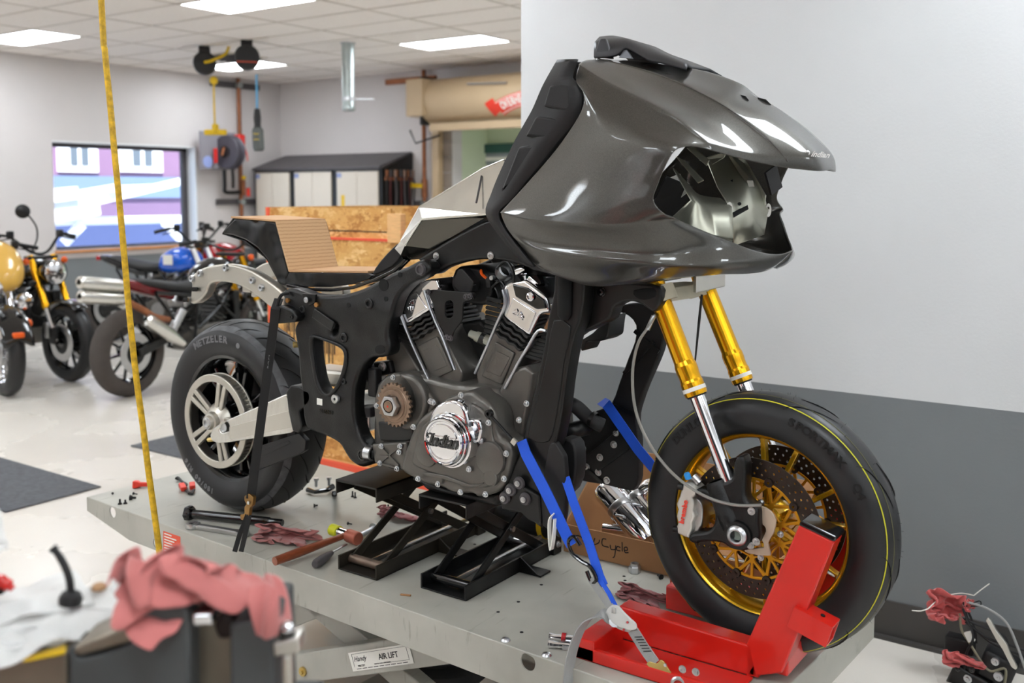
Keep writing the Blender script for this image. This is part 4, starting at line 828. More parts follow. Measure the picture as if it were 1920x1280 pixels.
# lower structure
zf = .03
for v in (sy0, sy1): MB().bar(LF(.1, v, zf), LF(LL - .25, v, zf), .06, .06).build('base_rail', M['deck'], lift, smooth=0, bevel=.005)
for u in (.12, 1.1, LL - .3): MB().bar(LF(u, sy0, zf), LF(u, sy1, zf), .06, .05).build('base_cross_rail', M['deck'], lift, smooth=0, bevel=.005)
for v in (sy0 + .1, sy1 - .1):
    MB().bar(LF(1.75, v, .08), LF(.75, v, .42), .045, .07).build('scissor_arm', M['deck'], lift, smooth=0, bevel=.004)
    MB().bar(LF(.55, v, .07), LF(1.15, v, .40), .045, .07).build('scissor_arm', M['deck'], lift, smooth=0, bevel=.004)
MB().prism([LF(.62, .2, .22), LF(1.2, .2, .30), LF(1.2, .6, .30), LF(.62, .6, .22)], (0, 0, .03)).build('air_bag_tray', M['black_m'], lift, smooth=0, bevel=.004)
MB().lathe([(.001, .1), (.12, .1), (.15, .13), (.15, .16), (.13, .18), (.15, .20), (.15, .24), (.12, .26), (.001, .26)], LF(1.3, .4, 0), (0, 0, 1), 24).build('air_bag', M['rubber'], lift)

# ================================================================ red wheel chock
CYN = -.165
ch = thing('wheel_chock', 'red steel front wheel chock bolted on the lift', 'wheel chock', (1.7, 0, ZD))
def q3(px, py, Y): return at(px, py, Y=Y)
A = [q3(1498, 984, CYN), q3(1564, 1016, CYN), q3(1466, 1262, CYN), q3(1399, 1208, CYN)]
bot = at(1430, 1275, Y=CYN)
armv = (A[0] - A[3]).normalized(); 
MB().prism([A[0], A[1], A[2], Vector((A[3].x, CYN, A[3].z - .075)), A[3]], (0, .06, 0)).build('upright', M['red'], ch, smooth=0, bevel=.004)
capn = MB().prism([A[0] + Vector((-.001, -.001, 0)), A[1] + Vector((.001, -.001, 0)), A[1] + armv * .012, A[0] + armv * .012], (0, .062, 0)).build('end_cap', M['black_gl'], ch, smooth=0, bevel=.003)
# long bar along the deck
B0, B1 = q3(1160, 1135, CYN), q3(1399, 1208, CYN)
MB().prism([(B0.x, CYN, B0.z), (B1.x + .01, CYN, B1.z), (B1.x + .03, CYN, ZD + .006), (B0.x, CYN, ZD + .006)], (0, .05, 0)).build('long_bar', M['red'], ch, smooth=0, bevel=.004)
# wide foot channel on the near side
C0 = at(1078, 1233, Z=ZD); C1 = at(1235, 1275, Z=ZD)
fh = .032
MB().bx(C0.x, 1.83, C0.y, C0.y + .012, ZD + .001, ZD + fh).bx(C0.x, 1.83, C0.y, CYN, ZD + .001, ZD + .007).build('foot_channel', M['red'], ch, smooth=0, bevel=.003)
MB().bx(C0.x, C0.x + .05, C0.y, CYN + .05, ZD + .001, ZD + .05).build('foot_end', M['red'], ch, smooth=0, bevel=.003)
# stub tube on the upright
e = (A[1] - A[0]).normalized(); s0 = q3(1497, 1142, CYN - .012); s1 = s0 + e * .075
n2 = Vector((e.z, 0, -e.x));  n2 = n2 if n2.z < 0 else -n2
hq = .048
o = plate_uv('stub_tube', [[Vector((0, 0)), Vector((.05, 0)), Vector((.05, hq)), Vector((0, hq))], [Vector((.004, .004)), Vector((.004, hq - .004)), Vector((.046, hq - .004)), Vector((.046, .004))]], .085, Matrix(((0, n2.x, e.x, s1.x), (1, 0, 0, s1.y), (0, n2.z, e.z, s1.z), (0, 0, 0, 1))), M['red'], ch, bevel=.0008)
p = s0 + e * .045 + Vector((0, .025, 0)) - n2 * .001; MB().cyl(p, p - n2 * .0015, .005, n=10).build('pin_hole', M['hole'], ch)
# far side of the chock, cradle behind and in front of the tyre
MB().prism([Vector((p_.x, .105, p_.z)) for p_ in (A[0], A[1], A[2], A[3])], (0, .06, 0)).build('upright', M['red'], ch, smooth=0, bevel=.004)
MB().bx(B0.x, B1.x + .03, .105, .155, ZD + .006, B1.z).build('long_bar', M['red'], ch, smooth=0, bevel=.004)
rb = at(1254, 1140, Y=.07); MB().bx(rb.x - .0, rb.x + .14, .05, .13, ZD + .005, at(1254, 1092, Y=.07).z).build('rear_block', M['red'], ch, smooth=0, bevel=.004)
MB().bx(1.86, 1.90, -.15, .15, ZD + .02, ZD + .07).build('front_cross_bar', M['red'], ch, smooth=0, bevel=.004)
for px, py in ((1280, 1254), (1305, 1259)):
    p = at(px, py, Y=C0.y - .001); bolt_head(MB(), p, .006, .006).build('bolt', M['steel'], ch)

# ================================================================ scissor jacks
def jack(label, n0, n1, f1, wall, up0, upb, worn, tag_y):
    a, b_ = at(*n0, Z=ZD), at(*n1, Z=ZD); c = at(*f1, Z=ZD)
    x0, x1 = min(a.x, b_.x), max(a.x, b_.x); yn = (a.y + b_.y) / 2; yf = max(c.y, yn + .30); zw = ZD + wall
    t = thing('scissor_jack', label, 'scissor jack', ((x0 + x1) / 2, (yn + yf) / 2, ZD), 'scissor jacks under the engine')
    m = worn
    b = MB(); b.bx(x0, x1, yn, yf, ZD + .001, ZD + .006); b.bx(x0, x0 + .006, yn, yf, ZD + .001, zw); b.bx(x1 - .006, x1, yn, yf, ZD + .001, zw); b.build('base_channel', m, t, smooth=0, bevel=.0015)
    ut = at(up0[0], up0[1], Y=yn - .0); zt = ut.z; ub = at(upb[0], upb[1], Y=yn); h = max(.03, zt - ub.z)
    ux1 = at(upb[0], up0[1], Y=yn).x; ux0 = ut.x
    ux0, ux1 = x0 - .004, x1 + .004
    b = MB(); b.bx(ux0, ux1, yn, yf - .02, zt - .006, zt); b.bx(ux0, ux0 + .005, yn, yf - .02, zt - .04, zt); b.bx(ux1 - .005, ux1, yn, yf - .02, zt - .04, zt); b.build('top_channel', m, t, smooth=0, bevel=.0015)
    for i, xx in enumerate((x0 + .016, x1 - .016)):
        MB().bar((xx, yn + .045, ZD + .022), (xx, yf - .05, zt - .022), .007, .026).build('scissor_arm', m, t, smooth=0, bevel=.002)
        MB().bar((xx + (.009 if i == 0 else -.009), yf - .05, ZD + .022), (xx + (.009 if i == 0 else -.009), yn + .05, zt - .022), .007, .026).build('scissor_arm', m, t, smooth=0, bevel=.002)
        ym = (yn + yf) / 2; zm = (ZD + zt) / 2
        MB().cyl((xx - .008, ym, zm), (xx + .012, ym, zm), .008, n=10).build('pivot', M['steel'], t)
    MB().cyl((x0 + .008, yn + .045, ZD + .022), (x1 - .008, yn + .045, ZD + .022), .013, n=14).build('roller', mat('oily roller', S(112, 96, 84), .35, .6, var=.3, vs=20) if 'dusty' in label else M['black_gl'], t)
    MB().cyl((x0 + .008, yf - .05, ZD + .022), (x1 - .008, yf - .05, ZD + .022), .010, n=12).build('drive_bar', M['steel'], t)
    MB().cyl(((x0 + x1) / 2, yn + .05, ZD + .022), ((x0 + x1) / 2, yf + .02, ZD + .022), .007, n=10).build('lead_screw', M['steel'], t)
    MB().bx(x1, x1 + .012, yf - .04, yf, ZD + .001, zw + .02).build('end_block', m, t, smooth=0, bevel=.002); bolt_head(MB(), (x1 + .012, yf - .02, ZD + .03), .007, .008, (1, 0, 0)).build('bolt', M['zinc'], t)
    yo = yn + (yf - yn) * .55
    MB().prism([(x1, yo, ZD + .001), (x1 + .07, yo, ZD + .001), (x1 + .07, yo + .05, ZD + .001), (x1, yo + .05, ZD + .001)], (0, 0, .005)).prism([(x1, yo, ZD + .005), (x1 + .06, yo, ZD + .005), (x1, yo, ZD + .045)], (0, .005, 0)).build('outrigger_foot', m, t, smooth=0)
    if tag_y: MB().box((x1 - .010, yf - .11, zt - .055), (.003, .03, .03)).build('warning_tag', M['yellow'], t, smooth=0)
    return t, x0, x1, yn, yf, zt
dirty = mat('dusty black jack steel', S(26, 25, 23), .5, .2, var=.3, vs=6, col2=S(56, 50, 40))
J1 = jack('dusty black scissor jack under the rear of the engine', (637, 1066), (703, 1091), (890, 993), .042, (634, 899), (699, 947), dirty, False)
J2 = jack('clean black scissor jack under the front of the engine', (790, 1102), (872, 1129), (1058, 1036), .042, (791, 927), (873, 980), M['black_m'], True)

# ================================================================ things lying on the deck
def dk(px, py, z=0.): return at(px, py, Z=ZD + z)
# axle bolt
a, b_ = dk(352, 962, .018), dk(530, 980, .018)
t = thing('axle_bolt', 'long black axle bolt lying behind the wrench', 'bolt', (a + b_) / 2 - Vector((0, 0, .018)))
d = (b_ - a); L_ = d.length
MB().lathe([(.0001, -.002), (.021, -.002), (.024, .002), (.024, .014), (.021, .018), (.014, .018), (.014, L_ * .86), (.0135, L_ * .865), (.0115, L_ * .87), (.0115, L_ * .99), (.010, L_), (.0001, L_)], a, d, 20).build('shank', M['black_gl'], t)
hd = MB(); hd.cyl(a - d.normalized() * .004, a + d.normalized() * .012, .027, n=6).build('head', M['black_m'], t, smooth=0, bevel=.003)
# wrench: two box ends
a, b_ = dk(362, 985, .008), dk(455, 1000, .008); d = (b_ - a).normalized(); n_ = Vector((-d.y, d.x, 0))
t = thing('box_wrench', 'chrome double ended ratcheting wrench beside the axle bolt', 'wrench', (a + b_) / 2 - Vector((0, 0, .008)))
MB().bar(a, b_, .022, .015).build('shaft', M['steel'], t, smooth=0, bevel=.003)
for p, r_ in ((a, .022), (b_, .020)):
    MB().lathe([(r_ * .62, -.007), (r_, -.007), (r_ * 1.02, -.004), (r_ * 1.02, .006), (r_, .009), (r_ * .62, .009), (r_ * .62, -.007)], p, (0, 0, 1), 20).build('ring', M['steel'], t); MB().lathe([(r_ * .35, -.006), (r_ * .6, -.006), (r_ * .6, .0075), (r_ * .35, .0075), (r_ * .35, -.006)], p, (0, 0, 1), 12).build('ratchet_insert', M['dkgrey'], t)
# hammer
h0, h1 = dk(515, 1052, .02), dk(648, 1003, .024)
t = thing('hammer', 'soft face hammer with wooden handle, yellow face and copper face', 'hammer', (h0 + h1) / 2 - Vector((0, 0, .022)))
MB().tube([h0, h0.lerp(h1, .3), h0.lerp(h1, .6), h0.lerp(h1, .85), h1], [.0125, .0135, .0115, .0095, .009], 12).build('handle', M['wood'], t)
ax0, ax1 = dk(622, 992, .024), dk(672, 1010, .024); ax = (ax1 - ax0).normalized(); Lh = (ax1 - ax0).length
MB().lathe([(.001, Lh * .24), (.013, Lh * .24), (.016, Lh * .3), (.014, Lh * .45), (.016, Lh * .62), (.001, Lh * .66)], ax0, ax, 16).build('head', M['chrome'], t); MB().lathe([(.001, 0), (.0165, 0), (.018, .002), (.018, Lh * .28), (.001, Lh * .28)], ax0, ax, 18).build('yellow_face', mat('yellow hammer face', S(206, 206, 30), .4), t)
MB().lathe([(.001, Lh * .62), (.019, Lh * .62), (.020, Lh * .64), (.020, Lh * .98), (.018, Lh), (.001, Lh)], ax0, ax, 18).build('copper_face', mat('copper hammer face', S(176, 98, 78), .45, .3), t)
# screwdriver
a, b_, c = dk(590, 1058, .014), dk(622, 1036, .014), dk(650, 1020, .006)
t = thing('screwdriver', 'small black handled screwdriver near the deck edge', 'screwdriver', b_ - Vector((0, 0, .014)))
MB().tube([a, a.lerp(b_, .1), a.lerp(b_, .4), a.lerp(b_, .75), b_], [.010, .0135, .014, .0105, .007], 10).build('handle', M['dkgrey'], t, smooth=60); MB().cyl(b_, c, .003, n=8).build('blade', M['steel'], t)
# big bolt by the hammer
a, b_ = dk(672, 1005, .012), dk(700, 990, .012)
t = thing('hex_bolt', 'bright hex bolt lying behind the hammer head', 'bolt', a.lerp(b_, .5) - Vector((0, 0, .012))); d = (b_ - a).normalized()
MB().cyl(a, b_, .008, n=12).build('shank', M['zinc'], t); MB().cyl(b_, b_ + d * .004, .016, n=16).cyl(b_ + d * .004, b_ + d * .014, .0125, n=6).build('head', M['zinc'], t, smooth=0)
# rags on the deck
rag_obj('dull pink rag on the deck under the hammer handle', dk(535, 1016), 0, (1.35, .85, .28), .25, M['rag_d'])
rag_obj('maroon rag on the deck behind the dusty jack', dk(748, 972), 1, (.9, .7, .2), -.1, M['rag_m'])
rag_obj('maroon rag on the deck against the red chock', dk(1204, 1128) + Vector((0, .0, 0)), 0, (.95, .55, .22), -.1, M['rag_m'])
# red plastic nozzle
p = dk(262, 908, .012)
t = thing('plastic_spout', 'small red plastic spout near the rear deck end', 'spout', p - Vector((0, 0, .012)))
b = MB(); b.rings([[p + RIGHT * x + Vector((0, 0, z)) * s - FWD * (y * s) for (y, z) in ((-.016, -.012), (.016, -.012), (.012, .014), (-.012, .014))] for x, s in ((-.022, 1), (-.006, .95), (.002, .6), (.03, .55))]); b.build('spout', M['red_pl'], t, bevel=.003)
# black cable with two red terminals
t = thing('battery_lead', 'short black lead with two red insulated terminals', 'cable', dk(348, 912))
MB().tube(cr([dk(330, 897, .01), dk(334, 895, .012), dk(342, 903, .01), dk(350, 908, .01), dk(345, 915, .008), dk(352, 922, .006), dk(360, 925, .006), dk(364, 918, .008)], 5), .0045, 8).build('lead', M['black_pl'], t)
MB().tube(cr([dk(332, 898, .006), dk(338, 900, .008), dk(348, 910, .006), dk(354, 925, .006), dk(362, 920, .006)], 5), .004, 8).build('lead', M['black_pl'], t)
for (a, b_) in (((345, 917), (340, 908)), ((361, 914), (360, 906))): MB().bar(dk(*a, .012), dk(*b_, .016), .02, .016).build('terminal', M['red_pl'], t, smooth=0, bevel=.003)
# small black screws
def screw(label, px, py, stand=True, r=.0055, h=.016, m=None, ang=0.):
    p = dk(px, py); t = thing('machine_screw', label, 'screw', p, 'loose screws on the lift deck'); d = Vector((0, 0, 1)) if stand else Vector((cos(ang), sin(ang), 0)); q = p if stand else p + Vector((0, 0, r))
    MB().lathe([(.0001, 0), (r, 0), (r, r * .8), (r * .55, r), (r * .5, h), (.0001, h)], q, d, 12).build('screw', m or M['black_m'], t); MB().cyl(q, q + d * .0008, r * 1.3, n=14).build('flange', m or M['black_m'], t); return t
screw('black flange screw standing leftmost of the three by the deck edge', 225, 945, True, .006, .018)
screw('black flange screw standing right of the leftmost one', 235, 944, True, .006, .014)
screw('black screw lying right of the two standing screws', 244, 937, False, .008, .02, None, .6)
screw('short black screw lying behind the three screws', 250, 927, False, .004, .018, None, .2)
screw('tiny black screw nearest the rear deck corner', 211, 926, False, .003, .010, None, -.5)
screw('tiny dark screw lying beside the rear tyre', 382, 896, False, .003, .008, None, .5)
screw('small black clip screw right of the rear tyre', 588, 951, False, .006, .014, None, .9)
screw('black stud standing left of two below the jack top', 661, 931, True, .005, .02)
screw('black stud standing right of two below the jack top', 666, 933, True, .005, .02)
screw('black screw standing behind the maroon rag', 728, 953, True, .005, .014)
screw('brass nut standing beside the black screw behind the rag', 736, 954, True, .006, .008, M['yzinc'])
screw('dark screw lying right of the box near the tyre', 1240, 1086, False, .006, .018, None, 2.6)
screw('small black screw lying behind the yellow hammer face', 652, 983, False, .004, .016, None, .1)
# black lever bracket with two bolts
t = thing('peg_bracket', 'black foot peg bracket with two bright bolts behind the rear tyre', 'bracket', dk(607, 922))
MB().tube([dk(577, 918, .012), dk(590, 922, .014), dk(612, 919, .016), dk(624, 912, .02)], [.009, .007, .008, .011], 10).build('lever', M['black_gl'], t); MB().bar(dk(628, 925, .0), dk(627, 925, .055), .018, .02).cyl(dk(627, 925, .055), dk(627, 925, .07), .009).build('clevis', M['black_gl'], t, bevel=.004)
for px, py in ((593, 912), (617, 910)): p = dk(px, py, .016); MB().cyl(p, p + Vector((0, 0, .022)), .0055, n=10).cyl(p + Vector((0, 0, .022)), p + Vector((0, 0, .031)), .0095, n=6).build('bolt', M['zinc'], t, smooth=0)
# nut on the deck
p = dk(1190, 1073); t = thing('lock_nut', 'single bright nut standing on the deck before the cardboard box', 'nut', p)
MB().lathe([(.008, 0), (.0155, 0), (.017, .002), (.017, .017), (.0155, .02), (.008, .02), (.008, 0)], p, (0, 0, 1), 6).build('nut', M['zinc'], t, smooth=20); MB().lathe([(.008, .02), (.0125, .02), (.012, .027), (.0085, .027), (.008, .02)], p, (0, 0, 1), 20).build('nylon_collar', M['zinc'], t)
# wood chip
tag(MB().bar(dk(751, 1114, .002), dk(770, 1116, .002), .006, .003).build('wood_splinter', M['card_d'], smooth=0), 'thin wood splinter on the deck before the jacks', 'splinter')
# quick fitting cluster by the chock
t = thing('hose_coupling', 'bright hose couplings with a red collar beside the chock foot', 'coupling', dk(1050, 1203))
MB().tube([dk(1030, 1193, .012), dk(1040, 1194, .012), dk(1075, 1196, .012)], [.009, .007, .006], 10).build('coupling', M['chrome'], t); MB().tube([dk(1030, 1206, .01), dk(1040, 1208, .01), dk(1070, 1210, .01)], [.010, .008, .006], 10).build('coupling', M['chrome'], t)
MB().cyl(dk(1054, 1194, .012), dk(1062, 1195, .012), .011, n=14).build('red_collar', M['hood_gl'], t); p = dk(1062, 1214); MB().lathe([(.009, .001), (.0175, .001), (.0175, .012), (.009, .012), (.009, .001)], p, (0, 0, 1), 6).build('nut', M['zinc'], t, smooth=20)

# ================================================================ cardboard box with exhaust headers
bx = thing('cardboard_box', 'open brown cardboard box with black handwriting behind the strap', 'box', dk(1140, 1040))
c0, c1 = dk(1058, 1033), dk(1248, 1078); du = (c1 - c0); du.z = 0; Lb = .62; du.normalize(); dv = Vector((-du.y, du.x, 0))
hb = .082; wb = .30
def bp(u, v, z): return c0 + du * u + dv * v + Vector((0, 0, z + .001))
MB().prism([bp(0, 0, 0), bp(Lb, 0, 0), bp(Lb, wb, 0), bp(0, wb, 0)], (0, 0, .003)).build('bottom', M['card_d'], bx, smooth=0)
for nm, p, q in (('front_side', (0, 0), (Lb, 0)), ('back_side', (0, wb), (Lb, wb)), ('end_side', (0, 0), (0, wb)), ('end_side', (Lb, 0), (Lb, wb))):
    MB().bar(bp(p[0], p[1], hb / 2), bp(q[0], q[1], hb / 2), .004, hb).build(nm, M['card_d'], bx, smooth=0)
# raised left flap
MB().prism([bp(0, 0, hb), bp(0, wb, hb), bp(-.02, wb, hb + .13), bp(.0, wb * .75, hb + .16)], du * .004).build('flap', M['card_d'], bx, smooth=0)
MB().prism([bp(0, wb, hb), bp(Lb, wb, hb), bp(Lb, wb + .06, hb + .14), bp(0, wb + .05, hb + .15)], dv * .004).build('flap', M['card_d'], bx, smooth=0)
hm = basis(bp(.12, -.004, .045), du, (0, 0, 1))
stroke('handwriting', [[(-.09, .005), (-.07, .012), (-.05, .006)], [(-.04, .016), (-.055, .0), (-.03, -.008)], [(-.015, .016), (-.02, -.004), (-.003, .004), (.0, .014)], [(.022, .02), (.01, .018), (.01, 0), (.03, -.002)], [(.035, .006), (.038, -.006), (.052, -.004)], [(.053, .008), (.05, -.022), (.044, -.03)], [(.068, .005), (.058, .006), (.056, -.004), (.068, -.005)], [(.073, .022), (.074, -.005)], [(.082, 0), (.09, .002), (.088, .01), (.08, .006), (.083, -.006), (.094, -.004)]], .0032, .0006, hm, M['ink'], bx)
hp = thing('exhaust_header', 'polished steel exhaust header lying in the cardboard box', 'exhaust', bp(.25, .15, 0))
MB().tube(cr([bp(.10, .06, .07), bp(.20, .07, .075), bp(.30, .10, .078), bp(.42, .09, .10), bp(.52, .12, .14)], 8), [.017] * 33, 14).build('pipe', M['chrome'], hp); MB().tube(cr([bp(.24, .07, .07), bp(.34, .05, .06), bp(.45, .05, .055), bp(.56, .06, .05)], 8), .017, 14).build('pipe', M['chrome'], hp)
MB().cyl(bp(.2, .07, .075), bp(.215, .073, .0755), .020, n=16).build('weld_collar', M['steel'], hp)
sp = thing('exhaust_silencer', 'chrome exhaust silencers standing tilted in the cardboard box', 'exhaust', bp(.3, .2, .0))
for k, (a, b_, r_) in enumerate((((1215, 1015), (1130, 915), .036), ((1232, 985), (1168, 905), .028))):
    p, q_ = at(a[0], a[1], Y=.30 + .06 * k), at(b_[0], b_[1], Y=.36 + .06 * k); MB().lathe([(.001, 0), (r_ * .7, 0), (r_, .03), (r_, (q_ - p).length - .02), (r_ * .8, (q_ - p).length), (r_ * .6, (q_ - p).length), (.001, (q_ - p).length - .03)], p, q_ - p, 20).build('silencer', M['chrome'], sp)
    m_ = p.lerp(q_, .55); MB().lathe([(r_ * 1.03, 0), (r_ * 1.06, .002), (r_ * 1.06, .02), (r_ * 1.03, .022)], m_, q_ - p, 20).build('band_clamp', M['steel'], sp); MB().cyl(m_ - Vector((0, r_ + .004, 0)), m_ - Vector((-.03, r_ + .012, -.004)), .004, n=8).build('clamp_screw', M['zinc'], sp)
p = at(1200, 925, Y=.42); MB().tube(cr([p, p + Vector((.04, 0, .03)), p + Vector((.1, -.02, .02)), p + Vector((.14, -.05, -.05))], 6), .024, 14).build('elbow_pipe', M['chrome'], sp)
# black and yellow air tool lying behind the front jack
p0, p1 = dk(860, 985, .05), dk(1030, 1000, .05)
t = thing('polishing_sander', 'black and yellow cordless tool lying behind the front jack', 'power tool', dk(960, 990) + Vector((.05, .25, 0)))
yb = J2[4] + .07
a, b_ = at(890, 960, Y=yb), at(1045, 985, Y=yb); a.z = max(a.z, ZD + .06); b_.z = ZD + .055
d = b_ - a; Lq = d.length
MB().lathe([(.001, 0), (.04, 0), (.045, .02), (.045, Lq * .3), (.04, Lq * .34), (.05, Lq * .4), (.052, Lq * .9), (.04, Lq), (.001, Lq)], a, d, 20).build('body', M['black_pl'], t)
for s in (.04, .12, .2, .86): MB().lathe([(.047, 0), (.0535, .001), (.0535, .016), (.047, .017)], a + d * s, d, 20).build('yellow_band', M['yellow'], t)
MB().box(a + d * .55 + Vector((0, 0, .05)), (.07, .04, .05)).build('switch_housing', M['yellow'], t, bevel=.01)
# ================================================================ the stripped motorcycle
RA, FA = Vector((0, 0, .818)), Vector((1.789, 0, .802))        # wheel centres
bike = thing('custom_motorcycle', 'half built custom motorcycle with grey fairing and gold forks on the lift', 'motorcycle', (.9, 0, ZD))
def ring_text(name, s, R, a0, y, size, m, parent, c, depth=.0008, bold=.0006, space=1.0, sq=1.):
    """raised sidewall lettering round a wheel centre, on the -Y side; a0 = middle angle (0 = up, clockwise)"""
    b = MB(); n = len(s); st = size * .72 * space / R
    for i, chh in enumerate(s):
        if chh == ' ': continue
        a = a0 + (i - (n - 1) / 2) * st; me = text_mesh(chh, size, depth, 0, bold)
        rad = Vector((sin(a), 0, cos(a))); tan = Vector((cos(a), 0, -sin(a))); mt = basis(Vector(c) + rad * R + Vector((0, y, 0)), tan, rad)
        if sq != 1: me.transform(Matrix.Diagonal((sq, 1, 1, 1)))
        me.transform(mt); b.add([v.co.copy() for v in me.vertices], [tuple(p.vertices) for p in me.polygons]); bpy.data.meshes.remove(me)
    return put(name, b.mesh(name), m, parent, smooth=0)
M['lett'] = mat('sidewall lettering', S(112, 112, 114), .6); M['lett_d'] = mat('black sidewall lettering', S(7, 7, 7), .5)

# ---------------------------------------------------------------- front wheel (turned slightly)
XF[0] = Matrix.Translation(FA) @ Matrix.Rotation(RAD(-3.5), 4, 'Z') @ Matrix.Translation(-FA)
fw = pgroup('front_wheel', bike)
half = [(.210, -.050), (.219, -.0555), (.232, -.0595), (.248, -.0615), (.262, -.0605), (.274, -.056), (.284, -.048), (.292, -.036), (.2975, -.019)]
tp = half + [(.2995, 0)] + [(r, -y) for r, y in half[::-1]]
tp = tp + [(.205, .04), (.205, -.04)]
MB().lathe(tp, FA, (0, 1, 0), 96, closed=True).build('tire', M['tyre'], fw, smooth=50)
MB().lathe([(.2872, -.0452), (.2879, -.0447), (.2890, -.0432), (.2883, -.0436)], FA, (0, 1, 0), 96, closed=True).build('yellow_line', mat('yellow tyre line', S(196, 190, 40), .6), fw)
MB().lathe([(.2959, -.0262), (.2966, -.0258), (.2968, -.0250), (.2962, -.0250)], FA, (0, 1, 0), 96, closed=True).build('mould_line', mat('faint tyre line', S(96, 94, 60), .6), fw)
def tread_cut(c, R, hw, a0, da, y0, y1, wd, parent, prof):
    P = []
    for k in range(9):
        t_ = k / 8; y = y0 + (y1 - y0) * t_; a = a0 + da * (t_ ** 1.6); r = prof(y) + .0006
        P.append(Vector(c) + Vector((sin(a) * r, y, cos(a) * r)))
    rr = [wd * (1 - abs(2 * k / 8 - 1) ** 3) + .0006 for k in range(9)]
    b = MB(); b.tube(P, rr, 6, sq=.35); return b
def prof_f(y):
    a = abs(y); pr = [(0, .2995), (.019, .2975), (.036, .292), (.048, .284), (.056, .274), (.0615, .248)]
    for (a0, r0), (a1, r1) in zip(pr, pr[1:]):
        if a <= a1: return r0 + (r1 - r0) * (a - a0) / (a1 - a0)
    return .25
cb = MB()
for k in range(9):
    tread_cut(FA, .3, .06, k * 2 * pi / 9 + .2, .38, -.052, -.006, .0022, None, prof_f).build('tread_groove', M['hole'], fw)
    tread_cut(FA, .3, .06, k * 2 * pi / 9 + .55, -.3, .052, .004, .0022, None, prof_f).build('tread_groove', M['hole'], fw)
hb_ = MB(); rg = random.Random(3)
for k in range(60):
    a = rg.random() * 2 * pi; y = rg.choice((-.028, -.012, .012, .03)); r = prof_f(y); d = Vector((sin(a), rg.uniform(-.5, .3), cos(a))).normalized(); p = FA + Vector((sin(a) * r, y, cos(a) * r)); hb_.tube([p, p + d * .006], [.0005, .0002], 4)
o = hb_.build('moulding_nibs', M['rubber'], fw); o['kind'] = 'stuff'
ring_text('sidewall_lettering', 'SPORTMAX', .262, RAD(32), -.0608, .026, M['lett_d'], fw, FA, depth=.002, bold=.001, sq=1.15)
ring_text('sidewall_lettering', 'Q4', .262, RAD(62), -.0608, .026, M['lett_d'], fw, FA, depth=.002, bold=.001)
ring_text('sidewall_lettering', 'DUNLOP', .262, RAD(-40), -.0608, .026, M['lett_d'], fw, FA, depth=.002, bold=.001)
rim = [(.212, -.047), (.222, -.0535), (.2275, -.053), (.2285, -.050), (.223, -.046), (.2145, -.043), (.2105, -.036), (.2045, -.030), (.203, -.02), (.2005, 0)]
rp_ = rim + [(r, -y) for r, y in rim[:-1][::-1]] + [(.205, .044), (.1965, .03), (.194, 0), (.1965, -.03), (.205, -.044)]
MB().lathe(rp_, FA, (0, 1, 0), 96, closed=True).build('rim', M['gold_rim'], fw, smooth=40)
for k in range(6):
    a = RAD(10) + k * pi / 3
    for s in (-1, 1):
        a0, a1 = a + s * .10, a + s * .22; p0 = FA + Vector((sin(a0) * .04, 0, cos(a0) * .04)); p1 = FA + Vector((sin(a1) * .198, -.004, cos(a1) * .198)); MB().bar(p0, p1, .011, .022, (0, 1, 0)).build('spoke', M['gold_rim'], fw, smooth=0, bevel=.003)
MB().lathe([(.013, -.07), (.035, -.07), (.04, -.05), (.03, -.03), (.045, -.015), (.045, .015), (.03, .03), (.04, .05), (.035, .07), (.013, .07)], FA, (0, 1, 0), 32).build('hub', M['gold_rim'], fw)
vs = FA + Vector((.17, -.01, -.09)); MB().cyl(vs, vs + Vector((-.03, -.012, .018)), .004, n=10).build('valve_stem', M['steel'], fw)

def brake_disc(y, sgn):
    dd = pgroup('brake_disc', bike)
    hl = [circ(0, 0, .116, 64)[::-1]]
    for k in range(44):
        for j in range(3):
            a = 2 * pi * k / 44 + j * .05; r = .126 + j * .0125; hl.append(circ(sin(a) * r, cos(a) * r, .0029, 8))
    mt = XZ(y) if True else None
    T = Matrix.Translation((FA.x, 0, FA.z))
    plate_uv('rotor', [circ(0, 0, .16, 80)] + hl, .005, T @ XZ(y - .0025), M['disc'], dd, bevel=.0004, smooth=30)
    loops = [circ(0, 0, .1165, 60), circ(0, 0, .046, 32)[::-1]]
    N = 10
    for k in range(N):
        a = 2 * pi * k / N
        def P_(r, da): return Vector((sin(a + da) * r, cos(a + da) * r))
        loops.append(rnd([P_(.111, .03), P_(.111, .27), P_(.079, .035)], .003, 2)); loops.append(rnd([P_(.111, .36), P_(.111, .60), P_(.079, .595)], .003, 2)); loops.append(rnd([P_(.104, .315), P_(.074, .08), P_(.068, .10), P_(.068, .53), P_(.074, .55)], .003, 2)); loops.append(rnd([P_(.064, .06), P_(.050, .1), P_(.050, .53), P_(.064, .57)], .003, 2))
    plate_uv('carrier', loops, .006, T @ XZ(y - .004), M['gold_dk'], dd, bevel=.001, smooth=30)
    b = MB()
    for k in range(N):
        a = 2 * pi * (k + .5) / N + .0; p = FA + Vector((sin(a) * .1165, y, cos(a) * .1165)); MB().lathe([(.003, -.008), (.0095, -.008), (.0105, -.006), (.0105, .006), (.003, .006)], p, (0, 1, 0), 14).build('bobbin', M['disc'], dd)
    b = MB()
    for k in range(5):
        a = 2 * pi * k / 5 + .3; p = FA + Vector((sin(a) * .066, y - .004, cos(a) * .066)); bolt_head(MB(), p, .0052, .006).build('disc_bolt', M['zinc'], dd)
brake_disc(-.068, -1); brake_disc(.072, 1)
XF[0] = None

